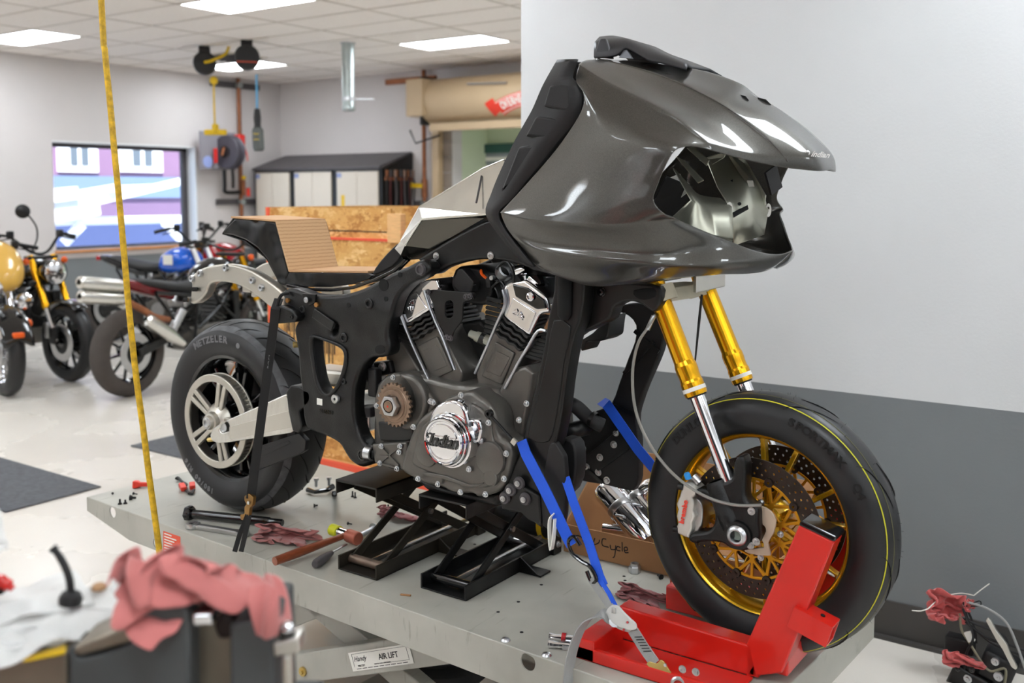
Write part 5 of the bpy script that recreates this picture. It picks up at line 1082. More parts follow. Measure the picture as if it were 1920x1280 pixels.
# ---------------------------------------------------------------- front fork
ff = pgroup('front_fork', bike)
def axis_pts(Y, p, q): a, b_ = at(*p, Y=Y), at(*q, Y=Y); return a, (a - b_).normalized()
for (Y, p, q, lab) in ((-.105, (1253, 600), (1306, 740), 0), (.105, (1347, 600), (1393, 715), 1)):
    a0, up = axis_pts(Y, p, q); b0 = at(*q, Y=Y)
    top = a0 + up * ((1.40 - a0.z) / up.z); low = b0 - up * .0
    L0 = (top - low).length
    MB().lathe([(.001, 0), (.0255, 0), (.0262, .006), (.0262, .03), (.0245, .036), (.0245, .05), (.0255, .056), (.0255, .07), (.0230, .08), (.0230, L0 * .75), (.0235, L0 * .76), (.0235, L0), (.001, L0)], low, up, 28).build('fork_tube', M['gold'], ff, smooth=12)
    MB().lathe([(.0268, .010), (.0270, .011), (.0270, .018), (.0268, .019)], low, up, 28).build('zip_tie', M['lbl_w'], ff)
    MB().lathe([(.001, -.004), (.022, -.004), (.0235, 0), (.0235, .004)], low, up, 24).build('dust_seal', M['black_pl'], ff)
    MB().cyl(low - up * .22, low, .0172, n=24).build('slider', M['chrome'], ff)
# lower triple clamp, masked with pale tape
tc = MB(); pz = at(1240, 552, Y=-.105); pf = at(1340, 545, Y=.105)
_, up = axis_pts(-.105, (1253, 600), (1306, 740)); ang = math.atan2(-up.x, up.z)
cm = Matrix.Rotation(0, 4, 'Z')
for Y, p in ((-.105, pz), (.105, Vector((pz.x, .105, pz.z)))):
    MB().lathe([(.0235, -.018), (.033, -.018), (.034, -.014), (.034, .014), (.033, .018), (.0235, .018)], p, up, 28).build('clamp_ring', mat('pale masked metal', S(196, 188, 166), .45, .3, var=.08, vs=20), ff)
MB().prism([pz + Vector((.022, .0, 0)) + up * -.016, pz + Vector((.03, .105, 0)) + up * -.016, pz + Vector((.022, .21, 0)) + up * -.016, pz + Vector((-.03, .19, 0)) + up * -.016, pz + Vector((-.05, .105, 0)) + up * -.016, pz + Vector((-.03, .02, 0)) + up * -.016], up * .032).build('triple_clamp', MATS['pale masked metal'], ff, smooth=0, bevel=.004)
b0, b1 = at(1300, 532, Y=-.06), at(1355, 520, Y=.06)
MB().prism([b0 + Vector((0, 0, -.02)), b1 + Vector((0, 0, -.02)), b1 + Vector((0, 0, .02)), b0 + Vector((0, 0, .02))], (.012, -.012, 0)).build('clamp_bracket', M['alu'], ff, smooth=0, bevel=.002)
# axle carrier casting, near and far
FO = [(1348, 908), (1362, 903), (1372, 895), (1378, 862), (1392, 858), (1397, 885), (1396, 930), (1405, 945), (1420, 955), (1422, 985), (1424, 1010), (1412, 1026), (1392, 1033), (1368, 1028), (1352, 1018), (1320, 1016), (1298, 1018), (1290, 1010), (1298, 1000), (1325, 996), (1338, 982), (1338, 955), (1330, 942), (1306, 932), (1302, 920), (1318, 916), (1335, 922)]
plate('axle_carrier', FO, -.128, .045, M['black_cast'], ff, bevel=.007, sm=3)
p = at(1352, 925, Y=-.112); _, up = axis_pts(-.105, (1253, 600), (1306, 740)); MB().lathe([(.001, -.1), (.022, -.1), (.027, -.06), (.026, .02), (.023, .03), (.018, .03)], p, up, 24).build('slider_boot', M['black_cast'], ff)
pa = at(1383, 1003, Y=-.132); MB().lathe([(.013, .02), (.013, -.012), (.016, -.013), (.019, -.012), (.0235, -.006), (.0235, .02)], pa, (0, 1, 0), 28).build('axle_nut', M['zinc'], ff)
MB().lathe([(.0245, .02), (.0245, -.004), (.031, -.003), (.033, .006), (.033, .02)], pa, (0, 1, 0), 28).build('axle_boss', M['black_cast'], ff); MB().cyl(pa + Vector((0, -.002, 0)), pa + Vector((0, .03, 0)), .012, n=6).build('axle_socket', mat('grey green socket', S(120, 130, 122), .5, .5), ff)
MB().cyl((FA.x, -.12, FA.z), (FA.x, .13, FA.z), .013, n=16).build('axle', M['steel'], ff)
plate('axle_carrier', [(x + 0, y) for x, y in FO], -.128, .001, M['black_cast'], ff) if False else None
MB().box((FA.x - .02, .115, FA.z + .05), (.06, .04, .16)).build('far_axle_carrier', M['black_cast'], ff, bevel=.012)
bb_ = MB()
for px, py in ((1409, 958), (1407, 1022), (1418, 1015)): bolt_head(bb_, at(px, py, Y=-.130), .006, .005)
bb_.build('pinch_bolts', M['steel'], ff)
# beige speed sensor bracket and sensor wheel
plate('sensor_plate', [(1405, 950), (1425, 948), (1445, 958), (1455, 975), (1450, 1000), (1440, 1018), (1445, 1038), (1438, 1042), (1405, 1038), (1396, 1030), (1432, 1026), (1428, 1012), (1436, 996), (1432, 985), (1420, 980), (1408, 972)], -.104, .006, mat('beige coated steel', S(196, 178, 156), .4, .3, var=.06, vs=12), ff, sm=2, bevel=.0015)
# caliper
cal = pgroup('brake_caliper', bike)
CA = [(1283, 905), (1292, 908), (1305, 918), (1304, 928), (1298, 934), (1302, 945), (1299, 958), (1303, 968), (1297, 980), (1298, 990), (1292, 1004), (1290, 1009), (1270, 1000), (1267, 990), (1271, 980), (1268, 968), (1271, 955), (1268, 945), (1274, 930), (1278, 915)]
plate('caliper_body', CA, -.125, .05, mat('nickel caliper', S(206, 202, 194), .4, .6, var=.04, vs=20), cal, bevel=.005, sm=2)
plate('caliper_bridge', [(1300, 935), (1312, 938), (1318, 955), (1316, 985), (1306, 1000), (1296, 1000), (1300, 970)], -.108, .07, M['steel'], cal, bevel=.004, sm=2)
ca0, ca1 = at(1278, 980, Y=-.127), at(1286, 938, Y=-.127)
text('caliper_lettering', 'brembo', .0165, basis((ca0 + ca1) / 2 + Vector((0, -.001, 0)), ca1 - ca0, (-1, 0, .1)), M['red_pl'], cal, depth=.001, bold=.0006, space=1.1)
for px, py in ((1277, 912), (1268, 992), (1305, 1011)): p = at(px, py, Y=-.12); MB().cyl(p + Vector((-.006, 0, 0)), p + Vector((.006, 0, 0)), .008, n=12).build('caliper_bolt', M['black_m'], cal)
p = at(1291, 897, Y=-.118); MB().lathe([(.001, -.014), (.006, -.014), (.0075, -.01), (.0075, .0), (.001, .0)], p, (.3, .2, -1), 12).build('bleed_cap', mat('blue cap', S(50, 150, 226), .4), cal); MB().cyl(at(1300, 893, Y=-.1), at(1312, 905, Y=-.1), .009, n=12).build('banjo', M['steel'], cal)
# brake hose
MB().tube(cr([at(1228, 590, Y=-.13), at(1216, 612, Y=-.14), at(1196, 645, Y=-.15), at(1186, 700, Y=-.155), at(1192, 770, Y=-.155), at(1218, 832, Y=-.15), at(1262, 888, Y=-.147), at(1318, 928, Y=-.145), at(1375, 946, Y=-.14), at(1428, 947, Y=-.135)], 6), .0036, 8).build('brake_hose', mat('clear braided hose', S(150, 148, 142), .35, .4), bike)
MB().cyl(at(1226, 592, Y=-.13), at(1214, 618, Y=-.14), .0055, n=10).build('hose_fitting', M['zinc'], bike)
MB().tube([at(1316, 552, Y=.0), at(1311, 600, Y=0), at(1303, 680, Y=0)], [.003, .0035, .002], 8).build('steering_lead', M['black_pl'], bike)

# ---------------------------------------------------------------- rear wheel
rw = pgroup('rear_wheel', bike)
halfr = [(.200, -.075), (.212, -.085), (.232, -.0945), (.252, -.0985), (.270, -.0965), (.284, -.090), (.2975, -.076), (.308, -.054), (.3155, -.028)]
tpr = halfr + [(.318, 0)] + [(r, -y) for r, y in halfr[::-1]] + [(.196, .06), (.196, -.06)]
MB().lathe(tpr, RA, (0, 1, 0), 96, closed=True).build('tire', M['tyre_rear'], rw, smooth=50)
def prof_r(y):
    a = abs(y); pr = [(0, .318), (.028, .3155), (.054, .308), (.076, .2975), (.09, .284), (.0965, .27)]
    for (a0, r0), (a1, r1) in zip(pr, pr[1:]):
        if a <= a1: return r0 + (r1 - r0) * (a - a0) / (a1 - a0)
    return .27
cb = MB()
for k in range(14):
    a = k * 2 * pi / 14
    for (da, dd_, y0, y1, wdt) in ((.0, .30, -.07, .01, .0024), (.18, .2, -.085, -.035, .0022), (.1, -.25, .075, .0, .0024), (.3, -.18, .088, .04, .0022)):
        tread_cut(RA, .318, .09, a + da, dd_, y0, y1, wdt, None, prof_r).build('tread_groove', M['hole'], rw)
b = MB(); rows = []
for k in range(97):
    a = 2 * pi * k / 96; w_ = .003 + .003 * noise.noise(Vector((sin(a) * 5, cos(a) * 5, 0))); rows.append([RA + Vector((sin(a) * (prof_r(y) + .0009), y, cos(a) * (prof_r(y) + .0009))) for y in (-.083 - w_, -.078, -.073 + w_ * 2)])
b.grid(rows).build('scuffed_shoulder', M['scuff'], rw)
ring_text('sidewall_lettering', 'METZELER', .262, RAD(-12), -.0978, .030, M['lett'], rw, RA, depth=.0016, bold=.0012, sq=1.1)
ring_text('sidewall_lettering', '180/60 R16', .256, RAD(212), -.0985, .024, M['lett'], rw, RA, depth=.0016, bold=.0008, sq=1.1)
MB().lathe([(.0001, -.0985), (.009, -.0985), (.009, -.098), (.0001, -.0978)], RA + Vector((sin(.32) * .262, 0, cos(.32) * .262)), (0, 1, 0), 14).build('sidewall_badge', M['lett'], rw)
q = MB(); 
for r0, r1, a in ((.285, .255, -1.25), (.285, .27, -1.12)): q.grid([[RA + Vector((sin(a + t_) * r, -.0978 + .012 * (r - .262) / .03, cos(a + t_) * r)) for t_ in (0, .01)] for r in (r0, r1)])
rimr = [(.198, -.078), (.208, -.0815), (.211, -.078), (.206, -.072), (.196, -.066), (.190, -.05), (.186, 0)]
rpr = rimr + [(r, -y) for r, y in rimr[:-1][::-1]] + [(.19, .068), (.182, .04), (.178, 0), (.182, -.04), (.19, -.068)]
MB().lathe(rpr, RA, (0, 1, 0), 80, closed=True).build('rim', M['black_gl'], rw, smooth=40)
for k in range(7):
    a = k * 2 * pi / 7 + .2
    for s in (-1, 1):
        p0 = RA + Vector((sin(a + s * .1) * .05, -.02, cos(a + s * .1) * .05)); p1 = RA + Vector((sin(a + s * .13) * .184, -.03, cos(a + s * .13) * .184)); MB().bar(p0, p1, .018, .04, (0, 1, 0)).build('spoke', M['black_gl'], rw, smooth=0, bevel=.006)
MB().lathe([(.014, -.1), (.05, -.1), (.055, -.08), (.055, .06), (.014, .06)], RA, (0, 1, 0), 32).build('hub', M['black_gl'], rw)
MB().lathe([(.05, .045), (.165, .045), (.168, .05), (.165, .055), (.05, .055), (.05, .045)], RA, (0, 1, 0), 48).build('far_brake_disc', M['black_m'], rw)
# belt pulley: toothed barrel, face ring and five double spokes
py_ = -.132; pr_ = .153
pu = pgroup('belt_pulley', bike); PC = RA
lo = [circ(0, 0, pr_, 72), circ(0, 0, pr_ * .84, 64)[::-1]]
T = Matrix.Translation((PC.x, 0, PC.z))
plate_uv('face_ring', lo, .010, T @ XZ(py_), M['alu_cast'], pu, bevel=.003, smooth=40)
plate_uv('back_ring', [circ(0, 0, pr_ * 1.0, 72), circ(0, 0, pr_ * .86, 64)[::-1]], .006, T @ XZ(py_ + .034), M['alu_cast'], pu, bevel=.002, smooth=40)
b = MB(); b.lathe([(pr_ * .86, .008), (pr_ * .93, .008), (pr_ * .93, .036), (pr_ * .86, .036)], PC + Vector((0, py_, 0)), (0, 1, 0), 72, closed=True); b.build('barrel', M['alu'], pu)
b = MB()
for k in range(66):
    a = 2 * pi * k / 66; c = PC + Vector((sin(a) * pr_ * .955, py_ + .022, cos(a) * pr_ * .955)); b.box(c, (.0068, .026, pr_ * .06), Matrix.Rotation(a, 3, 'Y'))
b.build('teeth', M['alu_cast'], pu, smooth=0)
for k in range(5):
    a = 2 * pi * k / 5 + RAD(18)
    for s in (-1, 1):
        def sp(r, da, y): return PC + Vector((sin(a + da) * r, y, cos(a + da) * r))
        p0, p1 = sp(.035, s * .25, py_ + .012), sp(pr_ * .86, s * .115, py_ + .006); MB().bar(p0, p1, .017, .016, (0, 1, 0)).build('pulley_spoke', M['alu_cast'], pu, smooth=0, bevel=.004)
MB().lathe([(.012, -.03), (.02, -.03), (.022, -.026), (.024, -.02), (.03, -.018), (.034, -.005), (.05, .006), (.058, .02), (.05, .03)], PC + Vector((0, py_, 0)), (0, 1, 0), 36).build('hub', M['alu_cast'], pu)
MB().lathe([(.0001, -.028), (.010, -.028), (.010, -.034), (.014, -.034), (.016, -.030), (.020, -.0305), (.020, -.026)], PC + Vector((0, py_, 0)), (0, 1, 0), 28).build('bearing', M['steel'], pu)
# ---------------------------------------------------------------- swingarm and guard
sw = pgroup('swingarm', bike)
SA = [(396, 826), (393, 816), (398, 804), (410, 796), (424, 788), (537, 738), (545, 760), (553, 806), (545, 812), (430, 829), (408, 831)]
plate('arm', SA, -.178, .05, M['alu_br'], sw, holes=[[(414, 796), (425, 790), (430, 796), (429, 808), (416, 812), (410, 806)]], bevel=.004, rr=.008)
plate('arm_flat', [(430, 800), (548, 768), (552, 800), (430, 824)], -.1795, .004, M['alu'], sw, bevel=.001)
p = at(419, 801, Y=-.17); MB().cyl(p, p + Vector((0, .03, 0)), .0145, n=20).build('axle_end', M['zinc'], sw); p = at(391, 824, Y=-.165); MB().cyl(p, p + Vector((.04, 0, .008)), .007, n=6).build('adjuster_bolt', M['yzinc'], sw, smooth=0)
MB().bx(.02, .42, .14, .19, RA.z - .03, RA.z + .05).build('arm', M['alu_br'], sw, smooth=0, bevel=.006)
pa_, pb_ = at(640, 730, Y=.05), at(700, 725, Y=.05); MB().cyl((.50, -.1, RA.z + .09), (.50, .18, RA.z + .09), .04, n=20).build('pivot_tube', M['alu'], sw)
a, c = at(600, 712, Y=.02), at(705, 700, Y=.02); MB().bar(at(596, 700, Y=-.02), at(706, 712, Y=-.02), .10, .05).build('cross_beam', M['alu'], sw, smooth=0, bevel=.01)
a, c = at(650, 770, Y=-.02), at(708, 770, Y=-.02); MB().bar(a, c, .06, .03).build('lower_beam', M['dkgrey'], sw, smooth=0, bevel=.004)
plate('pivot_bracket', [(536, 735), (545, 722), (562, 725), (580, 735), (582, 750), (575, 760), (560, 770), (566, 800), (560, 812), (548, 808), (540, 770)], -.185, .05, M['black_cast'], sw, bevel=.004, rr=.006)
plate('belt_guard', [(480, 838), (560, 812), (573, 826), (571, 845), (560, 852), (466, 888), (472, 855)], -.17, .018, M['black_pl'], sw, bevel=.002, rr=.004)
plate('belt_guard_rib', [(484, 846), (540, 826), (545, 830), (486, 858)], -.1715, .003, M['black_pl'], sw, bevel=.001)

# ---------------------------------------------------------------- rear casting of the frame
fr = pgroup('rear_frame', bike); FY = -.185
OUT = [(528, 548), (545, 540), (581, 551), (605, 554), (642, 552), (672, 544), (702, 530), (732, 513), (762, 500), (788, 487), (800, 491), (806, 505), (793, 520), (769, 532), (751, 549), (741, 567), (735, 590), (728, 612), (726, 632), (730, 648), (727, 664), (714, 670), (696, 671), (681, 684), (669, 710), (664, 736), (663, 769), (668, 795), (677, 822), (691, 838), (700, 848), (699, 864), (687, 874), (673, 875), (656, 864), (645, 848), (634, 831), (609, 817), (578, 805), (569, 788), (566, 760), (564, 730), (560, 697), (558, 664), (554, 640), (551, 618), (556, 605), (560, 594), (543, 580), (533, 562)]
HO = [(588, 634), (602, 638), (632, 650), (643, 662), (642, 684), (635, 708), (624, 729), (612, 738), (602, 730), (594, 710), (588, 677), (585, 645)]
plate('side_casting', OUT, FY, .05, M['black_cast'], fr, holes=[HO, [(627, 607), (632, 611), (631, 622), (623, 629), (620, 622), (625, 616)]], bevel=.010, sm=3)
plate('web_rim', [(582, 628), (602, 632), (636, 645), (649, 660), (648, 688), (640, 712), (628, 734), (612, 744), (597, 734), (588, 712), (582, 678), (578, 645)], FY - .006, .010, M['black_cast'], fr, holes=[HO], bevel=.004, sm=3)
plate('side_casting_far', OUT, .135, .05, M['black_cast'], fr, holes=[HO], bevel=.008, sm=2) if False else None
# mirrored far casting
me = curve_mesh([cr(pl(OUT, FY), 2, True), cr(pl(HO, FY), 2, True)], .05, .006); me.transform(Matrix.Translation((0, 0, -.025))); me.transform(XZ(.185)); me.materials.clear(); put('far_side_casting', me, M['black_cast'], fr)
boss = [(568, 580, .011, 1), (654, 572, .007, 0), (692, 569, .015, 1), (645, 633, .014, 1), (724, 560, .007, 0), (750, 515, .007, 0), (645, 715, .009, 1), (645, 706, .006, 0), (628, 748, .010, 0)]
for px, py, r_, k in boss:
    p = at(px, py, Y=FY); 
    if k: MB().lathe([(r_ * .45, .002), (r_ * .45, -.004), (r_ * .8, -.005), (r_, -.003), (r_ * 1.05, .002)], p, (0, 1, 0), 24).build('boss', M['black_cast'], fr)
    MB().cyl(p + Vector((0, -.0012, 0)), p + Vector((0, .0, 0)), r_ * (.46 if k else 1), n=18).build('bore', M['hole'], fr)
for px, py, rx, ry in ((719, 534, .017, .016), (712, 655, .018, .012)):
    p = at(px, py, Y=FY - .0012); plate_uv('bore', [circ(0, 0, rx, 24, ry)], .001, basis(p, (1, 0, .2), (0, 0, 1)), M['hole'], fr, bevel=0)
for px, py in ((595, 571), (541, 563)): p = at(px, py, Y=FY - .001); MB().cyl(p, p + Vector((0, -.006, 0)), .0075, n=6).build('brass_insert', mat('brass insert', S(190, 140, 84), .4, .9), fr, smooth=0)
bs_ = MB(); p = at(631, 747, Y=FY - .002); bs_.lathe([(.004, -.003), (.004, -.008), (.012, -.009), (.014, -.006), (.014, 0)], p, (0, 1, 0), 24); bs_.build('pivot_bolt', M['zinc'], fr)
p = at(681, 852, Y=FY - .003); MB().lathe([(.0001, -.003), (.011, -.003), (.012, -.006), (.016, -.006), (.017, 0)], p, (0, 1, 0), 24).build('lower_bolt', M['black_gl'], fr); MB().cyl(p, p + Vector((0, -.007, 0)), .009, n=6).build('lower_bolt_head', M['black_m'], fr, smooth=0)
p = at(790, 505, Y=FY - .003); MB().lathe([(.0001, -.004), (.009, -.004), (.010, -.008), (.014, -.008), (.016, 0)], p, (0, 1, 0), 20).build('upper_bolt', M['dkgrey'], fr)
MB().bar(at(588, 586, Y=FY - .004), at(625, 612, Y=FY - .004), .006, .03).build('cast_pocket', M['black_cast'], fr, smooth=0, bevel=.004)
plate('tab', [(566, 550), (591, 552), (590, 567), (580, 573), (571, 571)], FY - .006, .008, M['black_m'], fr, bevel=.001); p = at(574, 562, Y=FY - .014); bolt_head(MB(), p, .006, .004).build('tab_screw', M['zinc'], fr)
plate('bracket_label', [(594, 746), (604, 748), (604, 760), (594, 758)], FY - .0012, .0008, M['lbl_w'], fr, bevel=0)
p = at(612, 772, Y=FY - .001); text('cast_number', '9165210', .016, basis(p, (1, 0, 0), (0, 0, 1)), M['black_gl'], fr, depth=.002)
p = at(550, 646, Y=FY + .01); MB().lathe([(.001, -.03), (.005, -.03), (.005, -.02), (.009, -.018), (.009, 0)], p, (-.6, -1, 0), 12).build('brake_nipple', M['yzinc'], fr)
# strap lug on the frame corner
plate('strap_guide', [(512, 580), (524, 572), (548, 582), (558, 594), (552, 604), (508, 608)], FY - .03, .04, M['black_cast'], fr, bevel=.004, rr=.006)
p = at(547, 594, Y=FY - .03); bolt_head(MB(), p, .006, .004).build('guide_screw', M['black_m'], fr)
# rear subframe arms in bare aluminium
sf = pgroup('rear_subframe', bike)
SB = [(357, 560), (359, 535), (358, 520), (366, 511), (378, 503), (400, 497), (424, 495), (448, 499), (472, 508), (500, 525), (520, 540), (531, 552), (532, 570), (526, 582), (510, 578), (490, 562), (468, 545), (445, 534), (420, 528), (400, 529), (391, 536), (387, 548), (378, 560), (365, 569), (357, 568)]
plate('subframe_arm', SB, -.125, .035, M['alu_cast'], sf, bevel=.006, sm=2)
me = curve_mesh([cr(pl(SB, -.125), 2, True)], .035, .005); me.transform(Matrix.Translation((0, 0, -.0175))); me.transform(XZ(.125)); me.materials.clear(); put('subframe_arm', me, M['alu_cast'], sf)
for px, py in ((361, 522), (376, 512), (424, 502), (474, 525), (491, 539)):
    p = at(px, py, Y=-.126); MB().lathe([(.004, -.001), (.004, -.007), (.010, -.008), (.0115, -.004), (.0115, 0)], p, (0, 1, 0), 20).build('boss', M['zinc'], sf)
for px, py in ((370, 542), (353, 562)): p = at(px, py, Y=-.13); MB().cyl(p, p + Vector((-.012, -.01, 0)), .008, n=6).build('bolt', M['black_m'], sf, smooth=0)
MB().bx(at(500, 540, Y=0).x - .0, at(500, 540, Y=0).x + .04, -.1, .1, 1.24, 1.27).build('cross_tie', M['alu_cast'], sf, smooth=0, bevel=.004)
# ---------------------------------------------------------------- seat pan and cardboard template
se = pgroup('seat_pan', bike); SY = -.100
TAIL = [(417, 438), (420, 430), (440, 409), (470, 410), (480, 416), (486, 410), (517, 417), (541, 510), (536, 522), (548, 530), (531, 536), (520, 530), (512, 510), (500, 485), (482, 465), (460, 450), (437, 442)]
plate('tail_side', TAIL, SY, .014, M['layup'], se, bevel=.006, rr=.008)
def mirror_plate(nm, OUTL, Yn, th, m, par, bev=.003):
    me = curve_mesh([rnd(pl(OUTL, Yn), .004)], th, bev); me.transform(Matrix.Translation((0, 0, -th / 2))); me.transform(XZ(-Yn)); me.materials.clear(); return put(nm, me, m, par)
mirror_plate('tail_side', TAIL, SY, .012, M['black_gl'], se)
def fold(nm, pxs, th, m, y0=SY, y1=-SY, up=(0, 0, 1)):
    """sheet folded along Y following a pixel polyline on the near edge"""
    P = [at(a, b, Y=y0) for a, b in pxs]; b = MB(); rows = []
    b.grid([[Vector((p.x, y0, p.z)), Vector((p.x, y1, p.z))] for p in P]); return b.build(nm, m, se, smooth=0, solid=th)
fold('cardboard_deck', [(433, 407), (517, 414)], .005, M['card'], -.102, .102)
fold('cardboard_backrest', [(517, 414), (542, 508)], .005, M['corr'], -.102, .102)
fold('cardboard_base', [(542, 508), (690, 510)], .005, M['card'], -.102, .102)
fold('tail_rear', [(437, 410), (417, 438)], .004, M['layup'], -.096, .096)
fold('tail_under', [(417, 438), (460, 452), (500, 485), (525, 532)], .004, M['layup'], -.094, .094)
fold('tape_seam', [(528.5, 455), (529.6, 459)], .0008, M['ink'], -.132, .125) if False else None
PAN = [(541, 511), (690, 512), (700, 516), (690, 524), (660, 533), (620, 538), (575, 538), (540, 533), (534, 528), (538, 518)]
plate('base_side', PAN, SY - .002, .010, M['layup'], se, bevel=.002, rr=.003); mirror_plate('base_side', PAN, SY - .002, .010, M['layup'], se)
RIMP = [(535, 532), (575, 540), (620, 541), (660, 536), (700, 522), (735, 505), (757, 485), (762, 488), (740, 510), (702, 528), (662, 542), (620, 547), (575, 546), (537, 538)]
plate('lower_rim', RIMP, SY - .012, .02, M['black_gl'], se, bevel=.002); mirror_plate('lower_rim', RIMP, SY - .012, .02, M['black_gl'], se)
plate('front_flare', [(698, 512), (712, 490), (735, 465), (748, 455), (757, 462), (752, 480), (735, 500), (706, 514)], SY - .004, .03, M['black_pl'], se, bevel=.004, sm=2)
# ---------------------------------------------------------------- tank
tk = pgroup('fuel_tank', bike)
def T_(px, py, Y): return at(px, py, Y=Y)
up_n = [T_(741, 466, -.12), T_(752, 452, -.12), T_(786, 389, -.075), T_(905, 317, -.075), T_(945, 300, -.075)]
lo_n = [T_(752, 478, -.13), T_(760, 460, -.135), T_(792, 411, -.15), T_(905, 402, -.15), T_(950, 396, -.15)]
bt_n = [T_(757, 487, -.10), T_(772, 482, -.11), T_(808, 466, -.12), T_(908, 408, -.12), T_(955, 400, -.11)]
mid = [Vector((p.x, 0, p.z + .012)) for p in up_n]
mirY = lambda L: [Vector((p.x, -p.y, p.z)) for p in L]
MB().grid([up_n, lo_n]).build('near_shoulder', M['film'], tk, smooth=0, solid=.003); MB().grid([up_n, mid, mirY(up_n)]).build('top_skin', M['film'], tk, smooth=60, solid=.003)
MB().grid([mirY(up_n), mirY(lo_n)]).build('far_shoulder', M['film'], tk, smooth=0, solid=.003)
MB().grid([lo_n, bt_n]).build('near_side', M['mirror_dk'], tk, smooth=0, solid=.003); MB().grid([mirY(lo_n), mirY(bt_n)]).build('far_side', M['mirror_dk'], tk, smooth=0, solid=.003)
MB().grid([[a, b] for a, b in zip(bt_n, mirY(bt_n))]).build('tank_floor', M['black_m'], tk, smooth=0, solid=.003)
MB().tube([p + Vector((0, -.002, 0)) for p in lo_n[1:]], .003, 6).build('weld_seam', M['alu'], tk); MB().tube(up_n[1:], .003, 6).build('weld_seam', M['alu'], tk)
c0 = at(905, 322, Y=-.077); MB().tube(cr([at(896, 324, Y=-.02), at(908, 315, Y=-.02), at(922, 312, Y=-.02), at(936, 318, Y=-.02)], 5), .004, 8).build('filler_hoop', M['chrome'], tk)
MB().tube([T_(903, 330, -.09), T_(893, 380, -.15)], .0028, 6).build('tape_edge', M['dkgrey'], tk)
# ---------------------------------------------------------------- front frame: spine beam, down tubes, radiator side plates
ft = pgroup('front_frame', bike)
SPN = [(783, 487), (800, 474), (840, 450), (880, 428), (925, 410), (965, 430), (1010, 480), (1060, 520), (1010, 510), (975, 497), (930, 487), (890, 487), (855, 494), (830, 503), (812, 514), (806, 500)]
plate('spine_beam', SPN, -.135, .045, M['black_m'], ft, bevel=.008, sm=3); me = curve_mesh([cr(pl(SPN, -.135), 2, True)], .045, .006); me.transform(Matrix.Translation((0, 0, -.0225))); me.transform(XZ(.135)); me.materials.clear(); put('spine_beam', me, M['black_m'], ft)
for px, py in ((818, 480), (920, 479)): p = at(px, py, Y=-.136); bolt_head(MB(), p, .007, .004).build('spine_bolt', M['steel'], ft)
MB().bx(1.15, 1.55, -.09, .09, 1.34, 1.40).build('head_block', M['black_m'], ft, smooth=0, bevel=.02)
DN = [(1044, 500), (1085, 505), (1095, 540), (1088, 600), (1078, 625), (1068, 670), (1060, 720), (1054, 770), (1046, 812), (1040, 835), (1030, 870), (1016, 925), (1014, 990), (985, 962), (955, 960), (938, 930), (950, 905), (962, 875), (975, 845), (981, 816), (990, 775), (1005, 716), (1015, 670), (1021, 640), (1026, 604), (1032, 575), (1038, 545)]
plate('down_tube', DN, -.20, .05, M['black_m'], ft, bevel=.006, sm=2)
plate('down_tube_face', [(1038, 600), (1070, 612), (1058, 672), (1048, 745), (1035, 815), (1020, 830), (990, 820), (1000, 770), (1014, 716), (1026, 660)], -.203, .006, M['black_m'], ft, bevel=.003, sm=2)
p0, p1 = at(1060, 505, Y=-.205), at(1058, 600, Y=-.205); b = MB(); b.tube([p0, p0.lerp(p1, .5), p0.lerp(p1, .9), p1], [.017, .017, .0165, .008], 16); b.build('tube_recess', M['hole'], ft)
LP = [(1030, 831), (1040, 828), (1057, 856), (1060, 892), (1059, 962), (1050, 1010), (1016, 985), (1012, 930), (1020, 880)]
plate('lower_plate', LP, -.205, .02, M['black_pl'], ft, bevel=.004, rr=.006)
plate('lower_gusset', [(936, 925), (962, 900), (1012, 930), (1014, 985), (990, 975), (975, 960), (940, 955)], -.21, .03, M['black_m'], ft, bevel=.005, rr=.006)
for px, py in ((974, 905), (985, 935), (958, 918), (947, 933)):
    p = at(px, py, Y=-.212); MB().lathe([(.0001, -.010), (.008, -.010), (.009, -.006), (.014, -.006), (.016, 0)], p, (0, 1, 0), 18).build('mount_bolt', M['dkgrey'], ft); bolt_head(MB(), p + Vector((0, -.010, 0)), .005, .004).build('mount_bolt_head', M['steel'], ft)
ARM = [(1075, 525), (1150, 528), (1222, 532), (1240, 545), (1236, 572), (1224, 585), (1205, 572), (1185, 565), (1165, 568), (1150, 578), (1143, 598), (1118, 612), (1088, 625), (1072, 625)]
plate('head_arm', ARM, -.15, .05, M['black_m'], ft, bevel=.006, sm=2)
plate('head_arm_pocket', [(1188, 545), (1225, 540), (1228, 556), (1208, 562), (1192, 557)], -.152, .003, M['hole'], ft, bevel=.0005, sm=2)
for px, py in ((1092, 560), (1088, 590), (1128, 547)): p = at(px, py, Y=-.152); bolt_head(MB(), p, .008, .008).build('arm_bolt', M['black_gl'], ft)
FARP = [(1150, 585), (1165, 572), (1195, 568), (1228, 575), (1244, 600), (1243, 640), (1232, 675), (1212, 720), (1196, 765), (1193, 790), (1197, 830), (1197, 895), (1190, 915), (1180, 920), (1130, 908), (1085, 900), (1074, 880), (1090, 862), (1098, 840), (1085, 815), (1100, 790), (1118, 770), (1145, 758), (1160, 720), (1178, 670), (1190, 640), (1192, 610), (1178, 592), (1160, 585)]
plate('far_side_plate', FARP, .16, .03, M['black_pl'], ft, bevel=.004, sm=2)
rbm = MB()
for (a, b_) in (((1170, 700), (1225, 640)), ((1150, 760), (1195, 780)), ((1100, 850), (1160, 800)), ((1120, 880), (1190, 830)), ((1090, 870), (1130, 905)), ((1190, 620), (1235, 660))): MB().bar(at(*a, Y=.156), at(*b_, Y=.156), .010, .006, (0, 1, 0)).build('plate_rib', M['black_m'], ft, smooth=0)
